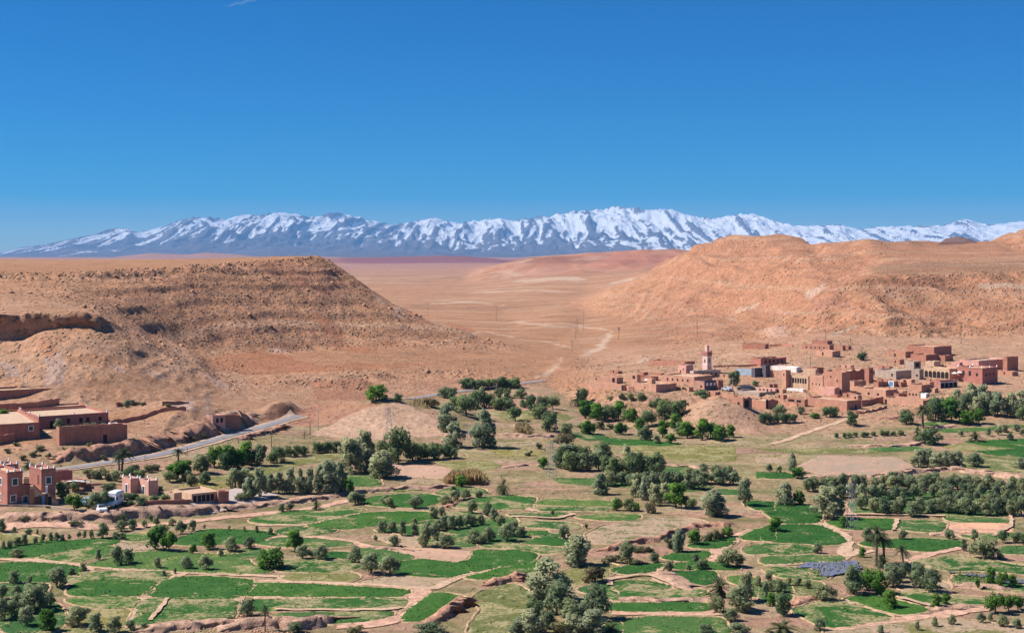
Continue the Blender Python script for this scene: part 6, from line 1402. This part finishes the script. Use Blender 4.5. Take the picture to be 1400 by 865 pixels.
one('d', 'bright', 35,332,82,84, 'round bright tree on the corner of the square green field'); one('d', 'silver', 90,192,122,118, 'grey poplar at the left of the big silver tree'); one('d', 'bright', 165,192,82,66, 'bright green tree between two grey poplars'); one('d', 'silver', 315,267,172,178, 'big pale silver tree beside the lattice pylon'); one('d', 'bright', 395,312,62,58, 'rounded green bush at the left foot of the lattice pylon')
G('d', 'olive tree dotted around the square green fields', 'olives around the square fields', [(260,447,56,58),(710,377,56,54),(530,382,76,76),(950,372,52,64),(1085,382,62,48),(1030,432,62,42),(1220,477,32,48)])
one('d', 'olive', 1145,472,112,155, 'wide olive with dark shade on the dry ground at the right'); G('d', 'dark olive at the right edge by the small green plot', 'olives at the right edge', [(1235,390,70,58),(1305,390,55,52),(1342,395,50,42)], 'dark')
one('d', 'palm', 570,512,225,118, 'tall leaning palm, left of the twin palms'); one('d', 'palm', 612,505,185,112, 'tall palm with dead fronds, right of the twin palms'); one('d', 'palm', 712,535,145,78, 'thin brownish palm right of the twin palms'); one('d', 'bushpalm', 600,520,110,90, 'shaggy low palm between the trunks of the twin palms')
G('d', 'tree in the mixed clump at the foot of the twin palms', 'clump at the foot of the twin palms', [('olive',455,662,152,118),('bright',520,642,120,95),('bright',575,662,142,108),('olive',660,622,120,108),('olive',715,572,80,64),('olive',690,600,80,70)])
G('d', 'leaning olive with shadow, of the pair right of the mixed clump', 'leaning pair of olives', [(800,627,132,98),(862,652,132,108)]); one('d', 'bright', 490,467,56,44, 'young light green tree by the flooded plot'); one('d', 'bright', 640,737,102,82, 'bright tree standing in the dark plot, with its shadow')
G('d', 'leafy tree along the lower edge of the patchy plot', 'trees along the patchy plot', [(880,737,80,60),(935,722,70,55)], 'bright'); one('d', 'bright', 1195,762,116,98, 'dense bright tree at the lower right'); G('d', 'loose green tree at the lower right margin', 'loose trees at the right margin', [(1265,752,90,65),(1312,742,80,64)], 'bright')
G('d', 'young green tree beside the narrow strip of water', 'young trees beside the water', [(1165,607,90,64),(1230,627,90,60),(1285,622,70,62),(1100,637,70,24)], 'bright')
G('d', 'small olive in the left row below the flooded plot', 'olives below the flooded plot', [(110,617,46,38),(160,617,46,42),(210,632,50,42),(60,657,82,68),(10,652,62,54),(5,590,50,40)]); one('d', 'bright', 12,722,70,55, 'light green bush just above a dark round olive'); one('d', 'dark', 78,772,122,98, 'dark round olive beside the patchy plot'); one('d', 'olive', 297,692,92,118, 'broad grey bush on the crumbling bank'); one('d', 'olive', 270,852,72,54, 'small olive on the corner of the patchy plot')
G('d', 'sapling in the spaced row along the bottom right edge', 'saplings along the bottom right edge', [(590,867,46,42),(785,852,52,32),(875,832,52,37),(965,822,56,42),(1120,812,56,48),(1170,802,42,32),(1230,832,66,64),(1310,842,56,54)])
one('d', 'bushpalm', 75,875,125,175, 'large low palm fanning out at the bottom edge')
def row(r, a, b_, n, h, w_, jit, label, group, kind='olive', alt=None):
    L = []
    for i in range(n):
        f_ = (i + random.uniform(-.25, .25)) / max(n - 1, 1)
        k = alt if alt and random.random() < .3 else kind
        L.append((k, a[0] + (b_[0] - a[0]) * f_, a[1] + (b_[1] - a[1]) * f_ + random.uniform(-jit, jit), h * random.uniform(.85, 1.15), w_ * random.uniform(.85, 1.2)))
    G(r, label, group, L)
GR = 'dark grey-green olive tree in the dense grove at the right'
row('d', (200,115), (1000,105), 17, 74, 64, 8, 'dark olive in the back rows of the right-hand grove', 'olives in the back rows of the right grove'); row('d', (640,90), (1150,110), 10, 72, 62, 8, 'dark olive in the back rows of the right-hand grove', 'olives in the back rows of the right grove')
row('d', (330,160), (1346,160), 20, 78, 66, 9, 'dark olive in the middle row of the right-hand grove', 'olives in the middle row of the right grove'); row('d', (1000,200), (1346,195), 8, 78, 66, 9, 'dark olive in the middle row of the right-hand grove', 'olives in the middle row of the right grove')
row('d', (490,225), (770,250), 6, 84, 74, 8, 'olive in the front row of the right-hand grove', 'olives in the front row left of the gap'); row('d', (800,235), (1340,250), 12, 88, 78, 8, 'olive in the front row of the right-hand grove', 'olives in the front row right of the gap')
row('d', (1170,110), (1340,120), 4, 64, 66, 6, 'dark olive in the back rows of the right-hand grove', 'olives in the back rows of the right grove')
row('e', (590,500), (1060,520), 12, 92, 88, 10, 'dark olive in the long grove right of the middle pylon', 'olives of the long middle grove', 'dark', 'olive'); row('e', (640,455), (760,470), 3, 70, 80, 6, 'dark olive in the long grove right of the middle pylon', 'olives of the long middle grove', 'dark')
row('e', (830,575), (1240,592), 11, 75, 70, 6, 'olive in the thinner row just below the long middle grove', 'olives of the thinner row'); row('e', (1270,520), (1400,530), 4, 50, 55, 4, 'small olive right of the long middle grove', 'small olives right of the middle grove'); row('e', (1230,560), (1400,570), 5, 70, 75, 4, 'small olive right of the long middle grove', 'small olives right of the middle grove')
G('e', 'tall tree rising above the long middle grove', 'tall trees above the middle grove', [('silver',610,455,80,95),('dark',785,475,112,100),('dark',612,470,60,70)]); one('e', 'silver', 900,462,82,66, 'pale thin tree behind the right part of the middle grove'); one('e', 'brown', 600,392,72,105, 'pale leafless bush cluster behind the pylon'); one('e', 'bright', 500,492,58,58, 'round green bush left of the pylon')
G('e', 'dark round tree in the grove beside the far road bend', 'grove beside the far road bend', [('dark',130,240,105,110),('dark',190,202,90,90),('dark',80,215,70,80),('dark',240,200,70,70),('dark',300,212,62,70),('dark',270,208,50,50),('dark',335,215,62,60),('dark',440,212,72,66),('dark',500,217,72,66),('dark',545,207,62,60),('dark',480,250,70,80),('dark',405,200,40,40)])
one('e', 'silver', 30,312,122,105, 'grey tree at the left end of the far grove'); one('e', 'silver', 215,392,175,125, 'tall thin pale green poplar right of the pink gully'); one('e', 'silver', 70,390,120,110, 'sparse pale tree left of the tall thin poplar'); one('e', 'dark', 365,262,68,66, 'isolated dark tree below the far grove')
G('e', 'round tree just beyond the road near the hedge', 'round trees beyond the road', [('dark',25,152,52,58),('dark',60,157,52,58),('silver',205,152,52,38),('dark',285,152,45,48),('dark',325,152,45,44),('dark',390,154,45,54)])
row('e', (125,115), (355,105), 8, 52, 66, 3, 'dark shrub in the long hedge on the slope above the road', 'hedge above the road', 'dark')
one('e', 'bushpalm', 672,192,112,84, 'bushy palm at the left end of the village slope'); one('e', 'dark', 690,185,80,60, 'dark tree crowded behind the bushy palm')
G('e', 'bright green tree in the row below the village slope', 'bright trees below the village', [('bright',700,252,88,84),('bright',760,257,80,72),('bright',860,257,92,86),('bright',925,267,72,62),('dark',820,262,70,70),('bright',735,248,60,60),('bright',960,312,60,62),('dark',1000,292,82,76),('dark',1085,252,92,96),('dark',1050,202,50,54),('dark',1140,247,82,86),('dark',790,245,60,60),('dark',900,265,60,60),('bushpalm',1080,255,70,90)])
G('e', 'leafy tree in the orchard below the bright row', 'orchard below the bright row', [('bright',715,327,72,76),('brown',770,302,50,48),('bright',870,327,62,66),('olive',985,357,72,76),('bright',1070,342,82,66),('bright',1110,372,50,54),('bright',1130,302,72,66),('bright',1190,347,82,86),('bright',1260,352,102,88),('bright',1340,357,82,74),('bright',1390,342,62,54),('olive',610,332,62,64),('dark',530,312,92,84),('olive',850,325,40,36),('olive',1045,372,40,40),('bright',1300,345,80,70),('olive',1160,330,60,60)])
G('e', 'low scrub bush on open ground in the middle distance', 'scrub in the middle distance', [(480,397,36,34),(190,632,36,36),(1075,477,36,34),(1200,527,46,44),(430,430,30,40),(680,300,30,40),(820,300,30,40)], 'shrub')
G('g', 'olive bush on the bare slope below the long village wall', 'bushes below the village wall', [('olive',100,112,62,72),('olive',215,102,42,48),('bright',285,122,32,54),('dark',350,118,58,60),('dark',390,115,55,60)])
row('g', (10,148), (180,148), 6, 50, 50, 3, 'shrub in the dark hedge at the left of the bare slope', 'dark hedge on the bare slope', 'dark'); one('g', 'dark', 485,162,82,64, 'dark pointed tree alone on the bare slope'); one('g', 'palm', 862,170,125,105, 'dark palm at the left edge of the village wood'); one('g', 'dark', 775,154,78,80, 'round dark tree left of the village wood')
G('g', 'tree in the mixed wood below the right end of the village', 'mixed wood below the village', [('dark',930,142,122,108),('bright',1015,142,132,118),('bright',1095,157,82,86),('bright',1160,152,82,66),('olive',1080,92,100,86),('silver',1200,102,112,96),('silver',1260,112,122,98),('silver',1330,112,122,98),('dark',1392,132,82,66),('silver',1040,60,90,80),('silver',1120,60,120,90),('silver',1180,70,120,90),('dark',930,90,80,90),('olive',1250,75,90,80),('dark',1310,70,60,50),('silver',1390,90,110,90),('silver',1150,105,100,80),('dark',985,100,90,80)])
row('g', (405,227), (742,212), 11, 27, 30, 3, 'little round bush in the row below the bare slope', 'row of bushes at the foot of the slope', 'dark'); one('g', 'dark', 895,262,92,118, 'wide dark tree with a black shadow, right of the row of bushes'); one('g', 'bushpalm', 838,237,102,60, 'shaggy palm touching the wide dark tree'); one('g', 'bushpalm', 1145,247,80,92, 'squat dark palm on the green strips')
G('g', 'small bush on the green strips at the right', 'small bushes on the green strips', [(1265,212,46,38),(1298,197,42,42),(1325,242,46,38),(1210,217,42,28),(1065,217,30,30),(1390,215,40,30),(1360,190,36,50)], 'olive')
G('g', 'silver-grey bush in the clump above the long pink bank', 'silver clump above the pink bank', [(840,382,92,86),(890,382,97,86),(940,392,87,86),(990,392,97,96),(1045,392,97,100)], 'silver')
one('g', 'olive', 1145,382,76,96, 'single green tree right of the silver clump'); one('g', 'silver', 1378,392,62,66, 'pale tree at the right edge above the pink bank'); one('g', 'silver', 168,412,102,50, 'narrow upright tree at the left end of the ploughed pink plot'); one('g', 'bright', 200,442,62,78, 'round green tree at the foot of the narrow upright tree'); G('g', 'small olive left of the ploughed pink plot', 'small olives left of the pink plot', [(45,407,42,38),(100,412,37,37)])
G('f', 'tree in the green belt between the road and the left meadow', 'green belt along the road', [('bright',20,542,92,66),('olive',90,512,92,96),('bright',150,482,102,86),('bright',210,492,112,96),('bright',262,490,92,86),('bright',310,472,112,86),('olive',370,477,102,86),('dark',450,462,78,86),('dark',500,432,52,54),('dark',545,432,57,54),('dark',580,427,47,44),('dark',210,495,90,80),('dark',330,475,70,70)])
row('f', (640,415), (735,410), 4, 52, 52, 3, 'dark bush in the short hedge left of the big poplars', 'short hedge left of the poplars', 'dark'); one('f', 'silver', 800,512,165,142, 'largest pale poplar below the earth cone'); one('f', 'silver', 868,442,132,98, 'grey poplar behind the largest pale poplar'); one('f', 'silver', 950,537,132,160, 'wide silver poplar right of the largest pale poplar'); one('f', 'dark', 1030,462,172,128, 'tall dark tree standing above the poplars below the earth cone'); one('f', 'silver', 890,510,110,80, 'slim poplar between the largest and the wide silver poplars')
G('f', 'dark tree in the grove below the earth cone', 'dark grove below the earth cone', [(1100,452,92,86),(1140,447,82,76),(1200,447,82,76),(1250,442,72,66),(1285,442,62,64),(960,450,90,80),(1010,470,80,70),(1170,450,70,70)], 'dark')
G('f', 'grey bush on the near side of the left meadow', 'grey bushes by the left meadow', [('olive',250,582,92,96),('silver',300,578,92,80),('olive',100,567,62,56),('shrub',40,577,62,66),('olive',330,640,60,70),('olive',280,645,40,60)]); one('f', 'bright', 925,167,82,108, 'green tree on the red slope above the road'); one('f', 'dark', 1030,172,42,44, 'small conical bush on the red slope above the road'); one('f', 'brown', 1185,197,52,90, 'brown bush beside the far road')
one('h', 'palm', 655,605,135,105, 'tall palm between the hotel and the road'); one('h', 'palm', 640,600,100,80, 'second palm trunk beside the tall roadside palm'); one('h', 'palm', 958,550,72,84, 'palm on the verge where the road climbs right'); one('h', 'bushpalm', 155,585,55,80, 'low palm on the rough bank behind the hotel')
G('h', 'dusty bush on the roadside strip behind the hotel', 'roadside bushes behind the hotel', [('shrub',480,640,50,70),('shrub',530,645,55,70),('shrub',580,655,60,70),('olive',620,660,60,60),('dark',700,640,60,90),('dark',750,645,50,70),('shrub',800,610,50,60),('shrub',840,600,40,50),('dark',720,610,40,60),('shrub',560,620,40,50)])
G('h', 'leafy green tree right of the roadside palms', 'green trees right of the roadside palms', [('bright',950,652,102,128),('dark',910,662,62,84),('olive',1080,612,92,96),('olive',1000,660,60,60),('olive',1100,670,60,60),('bright',990,620,70,70)]); one('h', 'bright', 18,332,62,80, 'green tree at the left edge beside the upper mud houses')
G('h', 'small shrub inside the walled garden of the pink house', 'shrubs in the walled garden', [(240,372,52,42),(312,378,54,54),(360,392,32,44),(395,390,32,44),(430,385,30,40),(465,377,30,40),(505,372,30,40),(555,377,32,40)], 'olive')
G('h', 'tidy green tree in the hotel yard near the parked vehicles', 'trees in the hotel yard', [('dark',335,752,92,86),('bright',400,820,95,88),('olive',500,812,92,86),('olive',556,802,92,76),('dark',400,720,60,50),('dark',585,717,52,84)])
G('h', 'clipped hedge bush in front of the twin pink towers', 'hedge bushes in the hotel garden', [('dark',650,757,36,66),('dark',690,757,36,66),('dark',725,752,32,50),('dark',760,792,52,66),('dark',700,790,30,50),('bright',688,785,25,60),('olive',818,727,52,44),('olive',860,725,40,34),('dark',885,768,42,54),('dark',830,760,30,50)])
G('h', 'dry bush on the rough bank below the lower mud houses', 'bushes on the rough bank', [(220,492,32,52),(350,497,26,40),(180,522,36,46),(430,512,30,40),(90,470,24,40),(480,470,22,36),(40,505,24,40),(260,530,24,40),(1040,440,24,40),(1090,425,24,40),(560,545,30,36),(300,540,26,36),(120,545,30,44)], 'shrub')
G('h', 'grey shrub by the crumbling upper garden wall', 'shrubs by the upper garden wall', [('olive',680,262,40,50),('olive',710,250,30,40),('shrub',770,250,20,40),('shrub',900,258,20,40)])
G('v', 'grassy tussock on the pale bank below the hotel towers', 'tussocks below the hotel', [(15,708,5,14),(35,710,8,26),(68,712,4,8),(103,717,5,22),(66,694,4,10)], 'shrub')
G('v', 'scrub bush on the eroded slope before the village', 'scrub on the village slope', [(850,545,8,8),(862,546,9,9),(877,547,11,12),(835,547,6,10),(890,556,6,9),(905,560,6,8),(960,541,9,22),(1004,527,20,16),(1033,528,8,9),(938,534,7,12),(1178,492,10,16),(963,545,6,10),(935,552,6,8)], 'dark')

# reeds: one dense bed nobody could count
def reeds(r, pts, n, h):
    w3 = pts_of(r, pts); B = np.array([(p.x, p.y) for p in w3]); x0, y0 = B.min(0); x1, y1 = B.max(0)
    q = np.column_stack([RNG.uniform(x0, x1, n), RNG.uniform(y0, y1, n)]); z = zat(q[:, 0], q[:, 1])
    e = np.clip(1 - ((q[:, 0] - (x0 + x1) / 2) / (x1 - x0) * 2) ** 4, .3, 1)
    hh = h * RNG.uniform(.6, 1.1, n) * e * (1 + .3 * fbm(q[:, 0] / 2, q[:, 1] / 2, 2, 2)); a = RNG.uniform(0, 3.14, n)
    d = np.stack([np.cos(a), np.sin(a)], 1) * .09; l = RNG.normal(0, .28, (n, 2))
    V = np.stack([np.column_stack([q - d, z]), np.column_stack([q + d, z]), np.column_stack([q + l + d, z + hh]), np.column_stack([q + l * 1.3 - d, z + hh * .95])], 1).reshape(-1, 3)
    me = mesh_np('reed_bed', V, np.arange(4 * n).reshape(n, 4))
    at = me.attributes.new('leaf', 'FLOAT', 'FACE'); at.data.foreach_set('value', RNG.random(n).astype(np.float32))
    link('reed_bed', me, LM['reed'], kind='stuff')
reeds('b', [(990,85),(1210,85),(1000,60),(1210,60)], 2600, 2.6); reeds('e', [(365,325),(440,325),(365,300),(440,300)], 700, 2.2); reeds('f', [(1085,190),(1190,190),(1085,178),(1190,178)], 500, 1.6)
# ------------------------------------------------------------------ boulders and scrub nobody could count
def rocks(name, q, size, mat):
    n = len(q)
    t = (1 + 5 ** .5) / 2
    iv = np.array([(-1, t, 0), (1, t, 0), (-1, -t, 0), (1, -t, 0), (0, -1, t), (0, 1, t), (0, -1, -t), (0, 1, -t), (t, 0, -1), (t, 0, 1), (-t, 0, -1), (-t, 0, 1)]) / 1.9
    fc = np.array([(0, 11, 5), (0, 5, 1), (0, 1, 7), (0, 7, 10), (0, 10, 11), (1, 5, 9), (5, 11, 4), (11, 10, 2), (10, 7, 6), (7, 1, 8), (3, 9, 4), (3, 4, 2), (3, 2, 6), (3, 6, 8), (3, 8, 9), (4, 9, 5), (2, 4, 11), (6, 2, 10), (8, 6, 7), (9, 8, 1)])
    s = size[:, None, None] * (RNG.uniform(.55, 1.25, (n, 12, 1))) * RNG.uniform(.7, 1.2, (n, 1, 3)) * np.array([1, 1, .75])
    a = RNG.uniform(0, 6.283, n); c, s_ = np.cos(a), np.sin(a)
    V = iv[None] * s
    V = np.stack([V[..., 0] * c[:, None] - V[..., 1] * s_[:, None], V[..., 0] * s_[:, None] + V[..., 1] * c[:, None], V[..., 2]], -1)
    V += np.column_stack([q, zat(q[:, 0], q[:, 1]) + size * .2])[:, None, :]
    Fc = (fc[None] + 12 * np.arange(n)[:, None, None]).reshape(-1, 3)
    me = mesh_np(name, V.reshape(-1, 3), Fc); link(name, me, mat, kind='stuff')

def scatter(n, p0, p1, y0, y1, keep):
    """points over the ground between two bearings and two distances, kept where the mask array says so"""
    Y = np.sqrt(RNG.uniform(y0 ** 2, y1 ** 2, n)); px = RNG.uniform(p0, p1, n)
    c = np.clip(np.searchsorted(GPX, px) - 1, 0, NC - 1); r = np.clip(np.searchsorted(GY, Y) - 1, 0, NR - 1)
    k = RNG.random(n) < keep[r, c]
    return np.column_stack([(px - 700) / F * Y, Y])[k]
STONE = simple('hill_stone', (.40, .23, .135), .4, .25, 1.0, .6, .15); DSTONE = simple('dark_stone', (.26, .15, .095), .4, .25, 1.0, .6, .15)
clump = np.clip(.25 + 1.6 * n2 + .8 * n3, 0, 1)
q = scatter(10000, -40, 700, 470, 760, HILL * clump * (1 - sstep(430, 700, PXG) * .5)); rocks('hillside_stones', q, RNG.uniform(.25, .6, len(q)) * (1 + 1.2 * (RNG.random(len(q)) > .93)), STONE)
q = scatter(5000, -40, 470, 560, 740, np.clip(_rim * 1.3, 0, 1)); rocks('rim_boulders', q, RNG.uniform(.25, .9, len(q)), STONE)
q = scatter(3500, 800, 1440, 680, 1250, HILL * RIGHT * np.clip(clump + .6 * _ledge, 0, 1)); rocks('hill_boulders', q, RNG.uniform(.3, .9, len(q)), STONE)
q = scatter(16000, -40, 1440, 345, 640, (1 - _vf) * np.clip(.25 + 1.2 * n2 + n3, 0, 1)); rocks('slope_stones', q, RNG.uniform(.12, .38, len(q)), STONE)
q = scatter(2500, 200, 420, 195, 215, np.ones_like(GZ) * .4); rocks('bank_stones', q, RNG.uniform(.1, .25, len(q)), STONE)
def scrub(name, q, s0, s1, mat, k=12):
    n = len(q); s = RNG.uniform(s0, s1, n)
    c = np.repeat(np.column_stack([q, zat(q[:, 0], q[:, 1])]), k, 0); ss = np.repeat(s, k)
    d = RNG.normal(size=(n * k, 3)); d /= np.linalg.norm(d, axis=1, keepdims=True); d[:, 2] = np.abs(d[:, 2])
    p = c + d * (ss * RNG.uniform(.35, 1, n * k))[:, None] * np.array([1, 1, .8])
    a = RNG.normal(size=(n * k, 3)); a /= np.linalg.norm(a, axis=1, keepdims=True); b_ = np.cross(a, d); l = (ss * .45)[:, None]
    V = np.stack([p - a * l, p + b_ * l * .6, p + a * l], 1).reshape(-1, 3)
    me = mesh_np(name, V, np.arange(3 * n * k).reshape(-1, 3))
    at = me.attributes.new('leaf', 'FLOAT', 'FACE'); at.data.foreach_set('value', RNG.random(n * k).astype(np.float32))
    link(name, me, mat, kind='stuff')
vg = np.clip(.2 + 1.3 * fbm(GX / 14, ROW / 14, 4, 2), 0, 1)
q = scatter(3800, -40, 1440, 205, 470, _vf * vg); scrub('valley_scrub', q, .2, .55, LM['shrub'])
q = scatter(3000, -40, 1440, 205, 470, _vf * vg); scrub('valley_weeds', q, .15, .4, LM['dark'])
q = scatter(2600, -40, 1440, 345, 560, (1 - _vf) * vg * (1 - HILL * .6)); scrub('slope_scrub', q, .2, .5, LM['shrub'])
q = scatter(2600, 780, 1300, 425, 500, (1 - _vf) * np.clip(vg + .15, 0, 1)); scrub('village_scrub', q, .25, .75, LM['dark']); q = scatter(2600, 780, 1300, 425, 640, (1 - _vf) * np.clip(vg + .15, 0, 1)); scrub('dry_scrub', q, .25, .65, LM['brown'])
q = scatter(3000, 780, 1300, 428, 640, (1 - _vf) * np.clip(.2 + 1.2 * n2 + n3, 0, 1)); rocks('village_rubble', q, RNG.uniform(.15, .55, len(q)), STONE)
q = scatter(2600, -40, 1440, 560, 1500, (1 - _vf) * np.clip(vg + .1, 0, 1)); scrub('desert_scrub', q, .25, .7, LM['shrub'], 8)

# ------------------------------------------------------------------ a short wisp of contrail high over the mountains
CON = bpy.data.materials.new('ice_trail'); CON.use_nodes = True
t = CON.node_tree; b = t.nodes['Principled BSDF']; b.inputs['Base Color'].default_value = (.9, .92, .95, 1); b.inputs['Roughness'].default_value = 1.0
tc = t.nodes.new('ShaderNodeTexCoord').outputs['Object']
t.links.new(ramp(t, noise(t, .004, 5, .6, tc), (0.25, 0.0), (0.85, 0.38)), b.inputs['Alpha'])
V, Fc = [], []
D = 24000.0
a0 = np.array([(303 - 700) / F * D, D, EYE - (10 - HORIZ) / F * D]); a1 = np.array([(356 - 700) / F * D, D * 1.02, EYE - (-3 - HORIZ) / F * D * 1.02])
n = 24
tube(V, Fc, [tuple((a1 - a0) * i / n + np.array([0, 0, 12 * math.sin(i)])) for i in range(n + 1)], [1 + 13 * math.sin(math.pi * min(i / n * 1.05, 1)) for i in range(n + 1)], 8)
o = link('contrail', mesh_np('contrail', V, Fc), CON, label='short white contrail wisp high in the blue sky at the upper left', category='contrail'); o.location = a0
smooth(o.data)

# ------------------------------------------------------------------ tell look-alikes apart by where they stand
ORD = ['', 'second', 'third', 'fourth', 'fifth', 'sixth', 'seventh', 'eighth', 'ninth', 'tenth', 'eleventh', 'twelfth', 'thirteenth', 'fourteenth', 'fifteenth', 'sixteenth', 'seventeenth', 'eighteenth', 'nineteenth', 'twentieth']
def nth(i, n):
    if n == 2: return ('left one', 'right one')[i]
    if i == 0: return 'leftmost'
    if i == n - 1: return 'rightmost'
    if n % 2 and i == n // 2 and n > 2: return 'middle one'
    return (ORD[i] + ' from the left') if i < n / 2 else (ORD[n - 1 - i] + ' from the right')
_by = {}
for o in S.objects:
    if o.parent is None and 'label' in o: _by.setdefault(o['label'], []).append(o)
for lb, L in _by.items():
    if len(L) > 1:
        L.sort(key=lambda o: o.location.x / o.location.y)
        for i, o in enumerate(L): o['label'] = lb + ', ' + nth(i, len(L))
